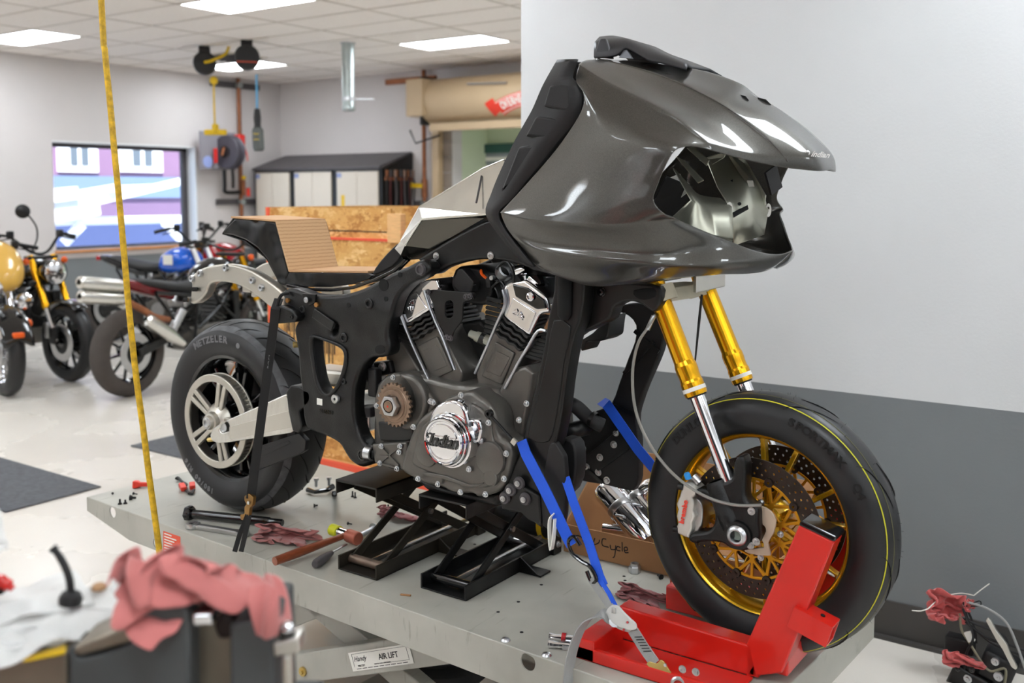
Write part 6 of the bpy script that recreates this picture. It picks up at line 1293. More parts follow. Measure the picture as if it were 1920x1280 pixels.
for px, py in ((1155, 811), (1151, 833), (1125, 857), (1100, 875), (1122, 885), (1138, 900)): p = at(px, py, Y=.158); bolt_head(MB(), p, .007, .006).build('plate_bolt', M['steel'], ft)
plate('far_upper_bracket', [(1085, 640), (1110, 625), (1135, 600), (1145, 590), (1140, 632), (1125, 640), (1100, 640), (1090, 660)], -.05, .08, M['black_m'], ft, bevel=.004, rr=.006)
MB().tube(cr([at(1055, 752, Y=0), at(1080, 762, Y=0), at(1105, 785, Y=.03), at(1130, 798, Y=.05)], 6), .019, 14).build('coolant_hose', M['rubber'], bike); p = at(1112, 786, Y=.03); MB().lathe([(.0205, -.006), (.0215, -.005), (.0215, .005), (.0205, .006)], p, (.8, 0, -.3), 18).build('hose_clamp', M['black_m'], bike)
MB().tube(cr([at(1050, 815, Y=-.02), at(1080, 805, Y=0), at(1100, 800, Y=.05)], 6), .022, 14).build('coolant_pipe', M['black_m'], bike)
plate('radiator_shroud', [(1040, 830), (1070, 825), (1080, 850), (1078, 900), (1060, 930), (1045, 900)], -.14, .05, M['black_pl'], ft, bevel=.006, sm=2)
# ================================================================ engine
en = pgroup('engine', bike)
def ep(nm, px, Y, th, m, **k): return plate(nm, px, Y, th, m, en, **k)
# crankcase body behind everything
ep('crankcase', [(705, 720), (740, 700), (790, 705), (850, 720), (930, 730), (960, 800), (955, 900), (900, 925), (830, 915), (760, 885), (705, 870), (698, 800)], -.15, .30, M['eng'], bevel=.015, sm=2)
ep('gearbox_side', [(706, 728), (722, 706), (750, 699), (782, 708), (798, 730), (812, 748), (818, 760), (800, 780), (782, 800), (768, 818), (740, 828), (712, 826), (704, 800), (700, 765)], -.165, .06, M['eng'], bevel=.008, sm=2)
ep('gearbox_bulge', [(745, 702), (772, 706), (792, 728), (798, 760), (788, 790), (768, 806), (750, 800), (775, 765), (765, 725)], -.18, .03, M['eng'], bevel=.010, sm=3)
ep('seal_carrier', [(708, 790), (770, 792), (776, 822), (760, 828), (712, 826)], -.168, .03, M['eng_d'], bevel=.004, rr=.006)
ep('rear_web', [(697, 832), (762, 829), (764, 884), (748, 880), (702, 868)], -.185, .03, M['eng'], bevel=.004, rr=.006)
w = MB(); 
for a, b_ in (((715, 838), (748, 872)), ((750, 836), (714, 866)), ((712, 836), (752, 834)), ((706, 866), (748, 878))): w.bar(at(*a, Y=-.187), at(*b_, Y=-.187), .005, .006, (0, 1, 0))
w.build('web_ribs', M['eng'], en, smooth=0)
p = at(699, 850, Y=-.18); MB().lathe([(.016, -.002), (.021, -.002), (.022, .02), (.016, .02)], p, (-1, 0, .0), 20).build('mount_bush', M['zinc'], en)
# output sprocket
SC = at(738, 759, Y=-.205); N = 26; ro = .060
pts = []
for k in range(N * 4):
    a = 2 * pi * k / (N * 4); r_ = ro if k % 4 in (0, 1) else ro * .90; pts.append(Vector((r_ * cos(a), r_ * sin(a))))
Tm = Matrix.Translation((SC.x, 0, SC.z))
plate_uv('sprocket', [pts], .010, Tm @ XZ(SC.y), M['rust'], en, bevel=.0008, smooth=0)
MB().lathe([(.0001, -.002), (.047, -.002), (.049, 0), (.049, .004)], SC, (0, 1, 0), 40).build('sprocket_face', M['rust'], en); MB().lathe([(.030, -.005), (.034, -.006), (.040, -.004), (.042, 0)], SC, (0, 1, 0), 36).build('sprocket_washer', M['rust'], en)
MB().cyl(SC + Vector((0, -.002, 0)), SC + Vector((0, -.022, 0)), .029, n=6).build('sprocket_nut', M['zinc'], en, smooth=0, bevel=.002)
MB().lathe([(.0001, -.0235), (.0135, -.0235), (.015, -.022), (.018, -.022)], SC, (0, 1, 0), 24).build('shaft_end', M['rust'], en); MB().cyl(SC + Vector((0, -.0225, 0)), SC + Vector((0, -.0242, 0)), .003, n=10).build('paint_mark', M['red_pl'], en)
MB().cyl(SC, SC + Vector((0, .06, 0)), .03, n=20).build('output_shaft', M['eng_d'], en)
# side cover
COV = [(780, 792), (790, 780), (812, 765), (833, 748), (860, 737), (883, 733), (895, 741), (910, 752), (922, 766), (930, 785), (934, 815), (950, 828), (958, 846), (955, 877), (950, 900), (942, 916), (925, 926), (896, 933), (885, 926), (861, 926), (842, 922), (826, 914), (800, 909), (782, 900), (758, 888), (752, 876), (756, 853), (762, 836), (769, 816)]
ep('side_cover', COV, -.215, .08, M['eng'], bevel=.012, sm=3)
inn = [(790, 800), (830, 768), (865, 752), (900, 765), (918, 790), (925, 825), (940, 845), (938, 885), (928, 908), (900, 915), (870, 908), (830, 895), (790, 880), (772, 868), (775, 845), (782, 820)]
ep('cover_relief', inn, -.2205, .012, M['eng'], bevel=.006, sm=3)
for px, py, r_ in ((918, 860, .045), (920, 895, .022), (800, 850, .036)): p = at(px, py, Y=-.2235); MB().lathe([(.0001, -.004), (r_ * .82, -.004), (r_ * .94, -.002), (r_, .004)], p, (0, 1, 0), 32).build('cover_boss', M['eng'], en)
ep('cover_ridge', [(795, 885), (835, 892), (880, 908), (905, 905), (900, 910), (880, 914), (833, 899), (796, 891)], -.2255, .006, M['eng'], bevel=.002, sm=2)
bt = [(785, 897), (822, 907), (864, 922), (911, 926), (946, 897), (950, 850), (917, 792), (865, 740), (808, 752), (776, 800), (738, 707), (715, 740), (707, 760), (716, 836), (751, 836), (749, 847), (713, 868), (745, 878), (880, 879), (902, 826), (988, 756), (974, 787), (813, 754)]
b = MB()
for px, py in bt: bolt_head(MB(), at(px, py, Y=-.2265 if px > 755 and py > 735 and px < 960 else -.188), .0055, .008).build('cover_bolt', M['zinc'], en)
# chrome stator cover with script
CC = at(838, 826, Y=-.262)
ch_ = MB().lathe([(.0001, -.016), (.051, -.016), (.0525, -.014), (.0535, -.019), (.057, -.020), (.060, -.016), (.061, -.008), (.0635, -.007), (.066, -.002), (.066, .006), (.070, .007), (.071, .012), (.071, .045)], CC, (0, 1, 0), 56).build('stator_cover', M['chrome'], en, smooth=30)
TOPC = [(800, 815), (805, 782), (816, 762), (832, 752), (850, 750), (868, 760), (876, 785), (878, 815), (870, 840), (810, 840)]
plate('cover_crown', TOPC, CC.y + .010, .05, M['chrome'], en, bevel=.008, sm=2)
ep('cover_crown_block', [(878, 786), (898, 786), (903, 806), (898, 830), (880, 830)], CC.y + .024, .04, M['chrome'], bevel=.006, rr=.008)
yf = CC.y - .0168
for s in (1, -1):
    pts = [Vector((.043 * cos(a), s * (.014 + .030 * sin(a)))) for a in [pi * k / 16 for k in range(17)]]; P3 = [Vector((CC.x + p.x, yf, CC.z + p.y)) for p in pts]; MB().tube(P3 + [P3[0]], .0016, 6).build('cover_trim', M['chrome'], en)
me = text_mesh('Indian', .036, .003, .42, .0012); bb0 = [v.co.x for v in me.vertices]; scx = .096 / (max(bb0) - min(bb0)); me.transform(Matrix.Diagonal((scx, 1.15, 1, 1))); me.transform(basis(CC + Vector((0, -.018, .001)), (1, 0, .02), (0, 0, 1))); put('cover_script', me, M['black_gl'], en, smooth=0, recalc=False)
stroke('cover_script_swash', [[(-.046, .004), (-.050, .012), (-.040, .016), (-.028, .013)], [(-.030, .014), (-.036, -.004), (-.046, -.010), (-.052, -.004)]], .004, .003, basis(CC + Vector((0, -.018, 0)), (1, 0, 0), (0, 0, 1)), M['black_gl'], en)
# ------------------------------------------------ cylinders
def cylinder(nm, barrel, panel, finL, finR, nfin, headpx, headtop, rods, logo, sidefins):
    g = en
    ep(nm + '_barrel', barrel, -.115, .22, M['eng'], bevel=.006, rr=.008)
    ep(nm + '_panel', panel, -.121, .012, M['eng'], bevel=.003, rr=.006)
    ep(nm + '_panel_inner', [((x - panel[0][0]) * .72 + panel[0][0] + (sum(q[0] for q in panel) / len(panel) - panel[0][0]) * .28, (y - panel[0][1]) * .6 + panel[0][1] + (sum(q[1] for q in panel) / len(panel) - panel[0][1]) * .4) for x, y in panel], -.1225, .003, M['eng'], bevel=.001, rr=.004)
    for k in range(nfin):
        t_ = k / max(1, nfin - 1); a = at(*finL[0], Y=-.13).lerp(at(*finL[1], Y=-.13), t_); c = at(*finR[0], Y=-.13).lerp(at(*finR[1], Y=-.13), t_); d = (c - a); nrm = Vector((-d.z, 0, d.x)).normalized()
        P = [a + d * s + nrm * .0022 * sin(s * 6 * pi) for s in [i / 18 for i in range(19)]]
        bb = MB(); bb.rings([[p + nrm * .0035 + Vector((0, -.006, 0)), p - nrm * .0035 + Vector((0, -.006, 0)), p - nrm * .0035 + Vector((0, .2, 0)), p + nrm * .0035 + Vector((0, .2, 0))] for p in P]); bb.build(nm + '_fin', M['eng_d'], g, bevel=.0015)
    ep(nm + '_rocker_cover', headpx, -.135, .20, M['chrome'], bevel=.007, rr=.010)
    ep(nm + '_rocker_face', headtop, -.1375, .008, M['chrome'], bevel=.002, rr=.004)
    for R_ in rods:
        P = [at(a, b_, Y=-.142) for a, b_ in R_]; MB().tube(cr(P, 3), [.0048] * (3 * (len(P) - 1) + 1), 8, sq=.8).build(nm + '_pushrod_tube', M['zinc'], g)
    lx, ly, ang = logo; p = at(lx, ly, Y=-.1395); mt = basis(p, (cos(ang), 0, sin(ang)), (-sin(ang), 0, cos(ang)))
    stroke(nm + '_emblem', [[(-.016, .002), (-.010, .008), (-.004, .004), (-.010, -.002), (-.016, -.007), (-.008, -.008), (-.002, -.004)], [(-.001, -.005), (.0, .006), (.004, .008), (.003, .0), (.007, .007), (.010, .004), (.006, -.005)], [(.010, -.004), (.012, .004), (.017, .002), (.014, -.003), (.019, -.005)]], .0035, .003, mt, M['chrome'], g)
    for (a, c, n_) in sidefins:
        for k in range(n_):
            t_ = k / (n_ - 1); p = at(a[0] + (c[0] - a[0]) * t_, a[1] + (c[1] - a[1]) * t_, Y=-.10); MB().tube([p + Vector((-.02, 0, .0)), p + Vector((.03, -.012, -.004)), p + Vector((.03, .1, -.004))], .0055, 8).build(nm + '_side_fin', M['eng_d'], g)
cylinder('rear_cylinder', [(768, 622), (816, 598), (868, 700), (862, 725), (830, 745), (812, 720)], [(783, 648), (819, 630), (848, 695), (812, 712)], [(760, 612), (774, 638)], [(808, 586), (818, 610)], 4,
         [(742, 566), (757, 545), (786, 527), (812, 522), (826, 535), (822, 570), (808, 580), (761, 610), (752, 590)], [(750, 562), (780, 546), (800, 578), (763, 600)],
         [[(745, 570), (752, 592), (762, 618), (780, 660), (806, 715)], [(796, 544), (806, 575), (818, 605), (830, 632), (853, 693)]], (771, 572, 1.1), [((745, 606), (765, 640), 6)])
ep('rear_cylinder_cover_step', [(786, 532), (800, 524), (818, 524), (824, 540), (812, 560), (804, 578), (796, 560)], -.139, .01, M['chrome'], bevel=.003, rr=.004)
cylinder('front_cylinder', [(932, 605), (994, 640), (985, 660), (945, 730), (920, 745), (895, 720), (892, 700)], [(928, 640), (965, 662), (940, 722), (902, 705)], [(942, 594), (928, 622)], [(992, 632), (978, 656)], 4,
         [(941, 540), (952, 530), (985, 524), (1026, 556), (1032, 585), (1012, 588), (992, 631), (942, 594), (944, 570)], [(962, 558), (1005, 586), (990, 622), (948, 594)],
         [[(943, 543), (947, 570), (932, 606), (919, 636), (891, 700)], [(1024, 620), (1009, 620), (990, 650), (971, 682), (947, 728)]], (971, 589, -.55), [((1030, 632), (1000, 668), 7), ((926, 560), (922, 620), 8)])
ep('front_cylinder_cap', [(960, 532), (990, 540), (1020, 562), (1024, 578), (1006, 580), (966, 556)], -.139, .01, M['black_gl'], bevel=.003, rr=.004)
p = at(995, 556, Y=-.141); MB().lathe([(.0001, -.001), (.006, -.001), (.008, -.004), (.011, -.003), (.012, 0)], p, (0, 1, 0), 20).build('cap_plug', M['chrome'], en)
ep('rocker_fin', [(982, 530), (992, 517), (1006, 528), (1010, 533)], -.12, .05, M['chrome'], bevel=.002)
# valley between the cylinders: throttle body, coil bracket, sensors
ep('coil_bracket', [(800, 545), (812, 543), (890, 549), (889, 560), (868, 566), (866, 600), (850, 622), (846, 636), (836, 636), (833, 622), (818, 600), (812, 570)], -.16, .006, M['black_m'], holes=[[(836, 565), (845, 562), (850, 568), (850, 590), (845, 597), (837, 596), (834, 588), (834, 570)]], bevel=.001, rr=.004)
for px, py in ((803, 547), (874, 556), (882, 555), (838, 632), (845, 634)): bolt_head(MB(), at(px, py, Y=-.163), .0055, .006).build('bracket_bolt', M['dkgrey'], en)
ep('throttle_body', [(845, 535), (852, 505), (870, 498), (895, 500), (915, 515), (922, 545), (915, 568), (890, 572), (860, 560)], -.10, .16, M['black_m'], bevel=.010, sm=2)
ep('actuator', [(846, 532), (858, 505), (866, 503), (888, 528), (882, 548), (862, 548)], -.13, .05, M['black_pl'], bevel=.003, rr=.005)
rg = random.Random(8); 
for k in range(14):
    p = at(880 + rg.random() * 100, 500 + rg.random() * 45, Y=-.08 - rg.random() * .05); s = .008 + rg.random() * .010
    if k % 3 == 0: MB().box(p, (s * 1.8, s, s), Matrix.Rotation(rg.random() * 3, 3, 'Y')).build('connector', M['black_pl'], en, bevel=.002)
    elif k % 3 == 1: MB().tube(cr([p, p + Vector((.03, 0, .02)), p + Vector((.06, -.01, -.01)), p + Vector((.05, 0, -.05))], 5), .004, 8).build('wire', M['black_m'], en)
    else: MB().cyl(p, p + Vector((0, -.012, 0)), .006, n=10).build('fastener', M['zinc'], en)
p = at(902, 507, Y=-.1); MB().tube(cr([p, p + Vector((.01, -.01, -.008)), p + Vector((.018, 0, -.02))], 4), .004, 6).build('orange_wire', M['org'], en); MB().box(at(1005, 512, Y=-.05), (.04, .04, .03)).build('green_connector', mat('green connector', S(34, 92, 78), .5), en, bevel=.004)
MB().lathe([(.018, -.01), (.022, -.008), (.022, .02), (.018, .022)], at(945, 510, Y=-.1), (.7, -.4, .4), 20).build('hose_clamp', M['zinc'], en); MB().lathe([(.001, 0), (.012, 0), (.016, .02), (.016, .05)], at(960, 512, Y=-.09), (1, 0, .3), 18).build('rail_fitting', M['chrome'], en)
for (px, py) in ((893, 630), (776, 692)):
    p = at(px, py, Y=-.07); MB().lathe([(.001, -.02), (.010, -.02), (.011, -.004), (.014, 0), (.016, .03), (.016, .06)], p, (1, .2, -.35), 18).build('sensor_plug', mat('pale sensor cap', S(176, 176, 160), .5), en); MB().cyl(p + Vector((.012, .002, -.004)), p + Vector((.07, .02, -.03)), .017, n=16).build('sensor_body', M['eng_d'], en)
ep('valley_block', [(835, 620), (900, 600), (918, 640), (890, 705), (870, 735), (850, 690), (845, 650)], -.02, .12, M['eng_d'], bevel=.01, sm=2)
ep('front_lower_web', [(930, 740), (965, 690), (1000, 700), (985, 790), (978, 830), (950, 825), (935, 800)], -.14, .10, M['eng'], bevel=.01, sm=2)
MB().cyl(at(918, 776, Y=-.22), at(965, 828, Y=-.215), .0035, n=8).build('shift_rod', M['black_m'], en); MB().lathe([(.004, -.006), (.010, -.006), (.010, .006), (.004, .006)], at(917, 775, Y=-.222), (0, 1, 0), 16).build('rod_end', M['black_m'], en); p = at(964, 828, Y=-.22); MB().box(p, (.014, .006, .014), Matrix.Rotation(.6, 3, 'Y')).build('rod_tab', M['alu'], en)
ep('sump', [(770, 890), (830, 915), (895, 930), (935, 925), (930, 950), (800, 920)], -.16, .3, M['eng_d'], bevel=.01, rr=.01)
# swingarm mount behind: bolts seen between frame and engine
for px, py in ((696, 687), (718, 687)):
    p = at(px, py, Y=-.12); MB().lathe([(.0001, -.012), (.007, -.012), (.008, -.006), (.012, -.005), (.013, 0)], p, (0, 1, 0), 18).build('mount_bolt', M['zinc'], en)
ep('mount_arm', [(676, 695), (690, 680), (730, 676), (735, 700), (690, 712), (672, 720)], -.115, .04, M['black_m'], bevel=.005, rr=.006); ep('upper_web', [(722, 660), (752, 640), (790, 700), (770, 715), (735, 700)], -.10, .1, M['eng'], bevel=.006, rr=.006)
MB().box(at(703, 716, Y=-.14), (.03, .03, .08)).build('speed_sensor', M['black_pl'], en, bevel=.005)
# ================================================================ fairing: one skinned shell per side, lines run from the rear edge to the opening
fa = pgroup('fairing', bike)
def P3(px, py, Y): return at(px, py, Y=Y)
V = Vector
LN = [
 [P3(1170, 112, 0), P3(1280, 124, 0), P3(1340, 137, 0), P3(1392, 157, 0), P3(1408, 175, 0), P3(1450, 197, 0), P3(1500, 233, 0), P3(1538, 268, 0), P3(1552, 300, 0), P3(1557, 318, 0)],
 [P3(1140, 110, -.08), P3(1240, 132, -.08), P3(1310, 150, -.08), P3(1370, 174, -.08), P3(1395, 190, -.08), P3(1440, 215, -.08), P3(1485, 248, -.075), P3(1522, 285, -.07), P3(1532, 305, -.065), P3(1535, 321, -.06)],
 [P3(1120, 109, -.15), P3(1200, 128, -.15), P3(1270, 152, -.15), P3(1330, 180, -.15), P3(1362, 198, -.15), P3(1400, 224, -.145), P3(1440, 256, -.138), P3(1468, 286, -.13), P3(1478, 301, -.124), P3(1482, 316, -.118)],
 [P3(1116, 110, -.156), P3(1195, 130, -.157), P3(1264, 155, -.157), P3(1324, 184, -.157), P3(1356, 203, -.157), P3(1394, 230, -.152), P3(1433, 261, -.145), P3(1461, 289, -.137), P3(1471, 302, -.131), P3(1475, 315, -.125)],
 [P3(1098, 111, -.20), P3(1165, 138, -.205), P3(1235, 172, -.21), P3(1296, 206, -.21), P3(1325, 224, -.21), P3(1355, 244, -.205), P3(1384, 266, -.197), P3(1407, 285, -.189), P3(1416, 295, -.183), P3(1422, 305, -.178)],
 [P3(1086, 118, -.25), P3(1128, 144, -.268), P3(1180, 170, -.279), P3(1232, 196, -.283), P3(1260, 212, -.281), P3(1288, 231, -.283), P3(1314, 252, -.28), P3(1332, 268, -.272), P3(1339, 276, -.266), P3(1345, 285, -.26)],
 [P3(1084, 124, -.260), P3(1125, 151, -.278), P3(1176, 179, -.289), P3(1227, 206, -.293), P3(1254, 221, -.290), P3(1280, 238, -.292), P3(1303, 255, -.290), P3(1320, 267, -.284), P3(1327, 273, -.279), P3(1333, 281, -.274)],
 [P3(1079, 146, -.283), P3(1113, 180, -.300), P3(1158, 209, -.313), P3(1204, 234, -.321), P3(1230, 246, -.322), P3(1253, 256, -.325), P3(1272, 263, -.324), P3(1284, 267, -.321), P3(1291, 270, -.318), P3(1298, 274, -.312)],
 [P3(1091, 166, -.300), P3(1115, 206, -.318), P3(1150, 234, -.327), P3(1190, 254, -.338), P3(1212, 262, -.343), P3(1230, 268, -.345), P3(1246, 273, -.345), P3(1257, 276, -.344), P3(1262, 278, -.343), P3(1266, 281, -.342)],
 [P3(1090, 205, -.303), P3(1106, 240, -.323), P3(1135, 268, -.337), P3(1170, 288, -.346), P3(1190, 297, -.348), P3(1207, 303, -.349), P3(1222, 308, -.349), P3(1234, 311, -.348), P3(1240, 312, -.348), P3(1246, 314, -.347)],
 [P3(1045, 275, -.302), P3(1068, 302, -.326), P3(1100, 322, -.340), P3(1140, 336, -.349), P3(1163, 341, -.351), P3(1183, 344, -.352), P3(1202, 346, -.352), P3(1217, 347, -.351), P3(1225, 347, -.350), P3(1232, 348, -.349)],
 [P3(985, 345, -.300), P3(1020, 362, -.326), P3(1065, 374, -.342), P3(1112, 380, -.352), P3(1140, 382, -.355), P3(1165, 382, -.356), P3(1190, 380, -.355), P3(1208, 378, -.354), P3(1217, 377, -.352), P3(1225, 376, -.350)],
 [P3(940, 394, -.297), P3(985, 404, -.326), P3(1040, 410, -.344), P3(1098, 414, -.354), P3(1132, 415, -.357), P3(1165, 414, -.357), P3(1195, 411, -.355), P3(1220, 407, -.350), P3(1235, 404, -.346), P3(1246, 402, -.342)],
 [P3(938, 399, -.296), P3(985, 411, -.325), P3(1042, 418, -.343), P3(1100, 422, -.353), P3(1138, 423, -.355), P3(1174, 422, -.354), P3(1208, 419, -.347), P3(1240, 414, -.328), P3(1258, 411, -.312), P3(1272, 412, -.296)],
 [P3(940, 408, -.294), P3(988, 425, -.313), P3(1046, 434, -.327), P3(1108, 439, -.334), P3(1150, 441, -.336), P3(1192, 441, -.334), P3(1235, 438, -.320), P3(1278, 434, -.288), P3(1302, 431, -.262), P3(1322, 433, -.235)],
 [P3(948, 426, -.292), P3(994, 448, -.300), P3(1054, 458, -.309), P3(1118, 464, -.313), P3(1165, 468, -.313), P3(1214, 470, -.308), P3(1268, 468, -.285), P3(1322, 463, -.236), P3(1355, 457, -.196), P3(1382, 457, -.158)],
 [P3(960, 443, -.289), P3(1001, 464, -.304), P3(1060, 475, -.315), P3(1125, 482, -.319), P3(1175, 486, -.317), P3(1230, 490, -.308), P3(1290, 491, -.275), P3(1352, 487, -.212), P3(1390, 478, -.158), P3(1412, 468, -.120)],
 [P3(966, 450, -.287), P3(1003, 470, -.302), P3(1062, 482, -.312), P3(1127, 490, -.315), P3(1180, 495, -.312), P3(1238, 499, -.302), P3(1305, 500, -.262), P3(1375, 496, -.184), P3(1420, 486, -.118), P3(1442, 475, -.075)],
 [P3(984, 472, -.280), P3(1012, 490, -.288), P3(1070, 504, -.290), P3(1130, 511, -.288), P3(1188, 512, -.281), P3(1250, 510, -.266), P3(1322, 508, -.222), P3(1395, 504, -.142), P3(1448, 490, -.065), P3(1468, 476, -.035)],
 [P3(1003, 496, -.268), P3(1030, 512, -.270), P3(1095, 534, -.262), P3(1145, 533, -.255), P3(1195, 528, -.245), P3(1250, 521, -.228), P3(1325, 514, -.185), P3(1395, 511, -.11), P3(1450, 500, -.04), P3(1487, 470, 0)],
]
# nearest point of the last line on the centre plane, bottom skin turned under
LN.append([p + V((.01, .045, -.004)) if i < 8 else V((p.x - .01, min(0, p.y + .045), p.z - .003)) for i, p in enumerate(LN[-1])])
rows = [cr(l, 4) for l in LN]
cols = list(zip(*rows)); dense = [cr(c, 4) for c in cols]          # smooth across the lines
grid = [list(r) for r in zip(*dense)]
grid = [[V((p.x, min(p.y, 0.0), p.z)) for p in r] for r in grid]
full = [[V((p.x, -p.y, p.z)) for p in r] for r in grid[::-1]][:-1] + grid
full[len(grid) - 1] = grid[0]
o = MB().grid(full).build('shell', M['paint'], fa, smooth=180, recalc=True)
q = o.modifiers.new('weld', 'WELD'); q.merge_threshold = .0008; q = o.modifiers.new('solid', 'SOLIDIFY'); q.thickness = .004; q.offset = -1; q = o.modifiers.new('sub', 'SUBSURF'); q.levels = 1; q.render_levels = 1
o.data.materials.append(M['black_pl']); o.modifiers['solid'].material_offset = 0
# black inner trim along the rear edge, near and far
OUTT = [(1040, 116), (1052, 112), (1083, 111), (1078, 135), (1073, 146), (1088, 155), (1092, 170), (1091, 200), (1087, 218), (1076, 232), (1045, 268), (1000, 325), (962, 372), (935, 400), (934, 410), (960, 448), (1003, 500), (985, 492), (960, 462), (930, 425), (912, 405), (911, 392), (925, 355), (955, 285), (990, 220), (1015, 165)]
def trim(sgn):
    a = cr([at(*p, Y=-.285) for p in ((1083, 111), (1073, 146), (1091, 160), (1091, 200), (1076, 232), (1045, 268), (1000, 325), (962, 372), (935, 402), (960, 448), (1003, 500))], 4)
    b_ = cr([at(*p, Y=-.255) for p in ((1046, 113), (1026, 148), (1015, 170), (1000, 205), (985, 232), (965, 268), (938, 325), (922, 365), (912, 400), (935, 438), (978, 490))], 4)
    inn_ = [V((p.x + .10, p.y * .62, p.z - .01)) for p in b_]
    rr = [a, [V(((p.x + q.x) / 2, p.y - .004 if False else (p.y + q.y) / 2 - .006, (p.z + q.z) / 2)) for p, q in zip(a, b_)], b_, inn_]
    if sgn > 0: rr = [[V((p.x, -p.y, p.z)) for p in r] for r in rr]
    return MB().grid(rr).build('rear_trim', M['black_pl'], fa, smooth=60, solid=.005)
trim(-1); trim(1)
# raised pads on the trim
def pad(pts, Y=-.292): plate('trim_pad', pts, Y, .012, M['black_pl'], fa, bevel=.005, rr=.006)
pad([(1018, 200), (1030, 160), (1066, 158), (1070, 200), (1062, 208)], -.283); pad([(984, 256), (1004, 218), (1052, 222), (1024, 258)], -.281); pad([(938, 360), (972, 275), (1008, 270), (960, 345)], -.279)
# windscreen scoop on top
SCP = [(1113, 107), (1118, 90), (1126, 71), (1135, 69), (1150, 70), (1180, 76), (1210, 86), (1245, 102), (1275, 118), (1298, 128), (1260, 122), (1220, 114), (1150, 110)]
s0 = cr([at(*p, Y=0) for p in ((1124, 71), (1150, 69), (1182, 76), (1215, 88), (1250, 105), (1298, 128))], 4)
s1 = cr([at(*p, Y=-.10) for p in ((1114, 108), (1155, 104), (1175, 90), (1215, 112), (1245, 118), (1288, 130))], 4)
mid_ = [(a + b_) / 2 + V((0, -.012, .008)) for a, b_ in zip(s0, s1)]
sc_r = [[V((p.x, -p.y, p.z)) for p in s1], [V((p.x, -p.y, p.z)) for p in mid_], s0, mid_, s1]
MB().grid(sc_r).build('windscreen_scoop', mat('satin dark grey', S(62, 62, 64), .38, .3), fa, smooth=60, solid=.006)
plate('scoop_side', [(1113, 108), (1116, 96), (1124, 72), (1136, 72), (1146, 104), (1148, 110)], -.09, .012, MATS['satin dark grey'], fa, bevel=.004, rr=.006)
plate('scoop_slot', [(1158, 104), (1170, 90), (1186, 96), (1218, 112), (1190, 112)], -.088, .006, M['hole'], fa, bevel=.001, rr=.003); plate('scoop_fin', [(1160, 108), (1172, 88), (1186, 110)], -.094, .006, mat('light grey fin', S(140, 142, 148), .4), fa, bevel=.001)
# nose vents and badge
for pts, Y in (([(1345, 166), (1362, 172), (1398, 182), (1404, 190), (1392, 191), (1368, 180)], -.06), ([(1420, 184), (1436, 188), (1446, 198), (1440, 200), (1425, 192)], -.01)):
    c = [at(a, b_, Y=Y) + V((.001, -.001, .0025)) for a, b_ in pts]; MB().prism(c, (-.004, .002, -.012)).build('nose_vent', M['hole'], fa, smooth=0, bevel=.001)
bm = basis(at(1530, 293, Y=-.055) + V((.012, -.012, .003)), RIGHT + V((0, 0, -.1)), V((0, 0, 1)) - FWD * .2); text('nose_badge', 'Indian', .016, bm, M['chrome'], fa, depth=.003, shear=.4, bold=.0004); stroke('nose_badge_head', [[(-.028, .004), (-.032, 0), (-.030, -.005), (-.024, -.004), (-.023, .003), (-.028, .004)]], .003, .003, bm, M['chrome'], fa)
# headlight bucket bracket seen through the opening
hb2 = pgroup('headlight_bracket', bike)
sil = mat('pressed alloy bracket', S(196, 196, 180), .34, .85, var=.05, vs=14)
def quad(nm, pts, th=.004, m=None):
    P = [at(a, b_, Y=y) for a, b_, y in pts]; b = MB(); n_ = (P[1] - P[0]).cross(P[2] - P[0]).normalized() * th; return b.prism(P, n_).build(nm, m or sil, hb2, smooth=0, bevel=.002)
MB().grid([cr([at(1262, 315, Y=-.20), at(1290, 345, Y=-.18), at(1310, 365, Y=-.15), at(1350, 372, Y=-.10)], 4), cr([at(1295, 375, Y=-.20), at(1310, 385, Y=-.18), at(1330, 390, Y=-.15), at(1372, 388, Y=-.10)], 4), cr([at(1255, 412, Y=-.20), at(1300, 425, Y=-.19), at(1340, 440, Y=-.16), at(1374, 445, Y=-.11)], 4), cr([at(1262, 430, Y=-.16), at(1320, 450, Y=-.15), at(1350, 462, Y=-.12), at(1372, 456, Y=-.10)], 4)]).build('near_cheek', sil, hb2, smooth=60, solid=.003)
MB().grid([[at(1325, 300, Y=-.02), at(1370, 290, Y=.05), at(1400, 310, Y=.10)], [at(1345, 350, Y=-.04), at(1390, 345, Y=.03), at(1430, 360, Y=.10)], [at(1372, 395, Y=-.06), at(1400, 385, Y=.02), at(1440, 395, Y=.10)], [at(1376, 460, Y=-.06), at(1405, 450, Y=.02), at(1432, 440, Y=.10)]]).build('centre_panel', sil, hb2, smooth=30, solid=.003)
for pts in ([(1265, 292, -.12), (1282, 300, -.12), (1320, 338, -.12), (1308, 344, -.12)], [(1362, 292, .04), (1372, 292, .04), (1412, 342, .04), (1404, 350, .04)], [(1380, 288, .09), (1394, 292, .09), (1436, 366, .09), (1434, 390, .09), (1418, 372, .09)], [(1310, 300, -.02), (1365, 282, .0), (1358, 296, 0), (1330, 312, -.02)], [(1286, 277, -.1), (1300, 275, -.1), (1330, 300, -.1), (1325, 312, -.1)]): quad('rail', pts)
for pts in ([(1352, 348, .0), (1374, 336, .02), (1374, 346, .02), (1352, 358, .0)], [(1374, 398, -.06), (1402, 384, .0), (1404, 392, .0), (1376, 408, -.06)]): quad('slot', [(a, b_, y - .012) for a, b_, y in pts], .001, M['hole'])
for px, py, Y in ((1368, 392, -.10), (1441, 394, .1)):
    p = at(px, py, Y=Y); plate_uv('ear', [circ(0, 0, .008, 20, .016), circ(0, .005, .0035, 12)[::-1]], .003, basis(p, (.6, .8, 0), (0, 0, 1)), M['lbl_w'], hb2, bevel=.0006)
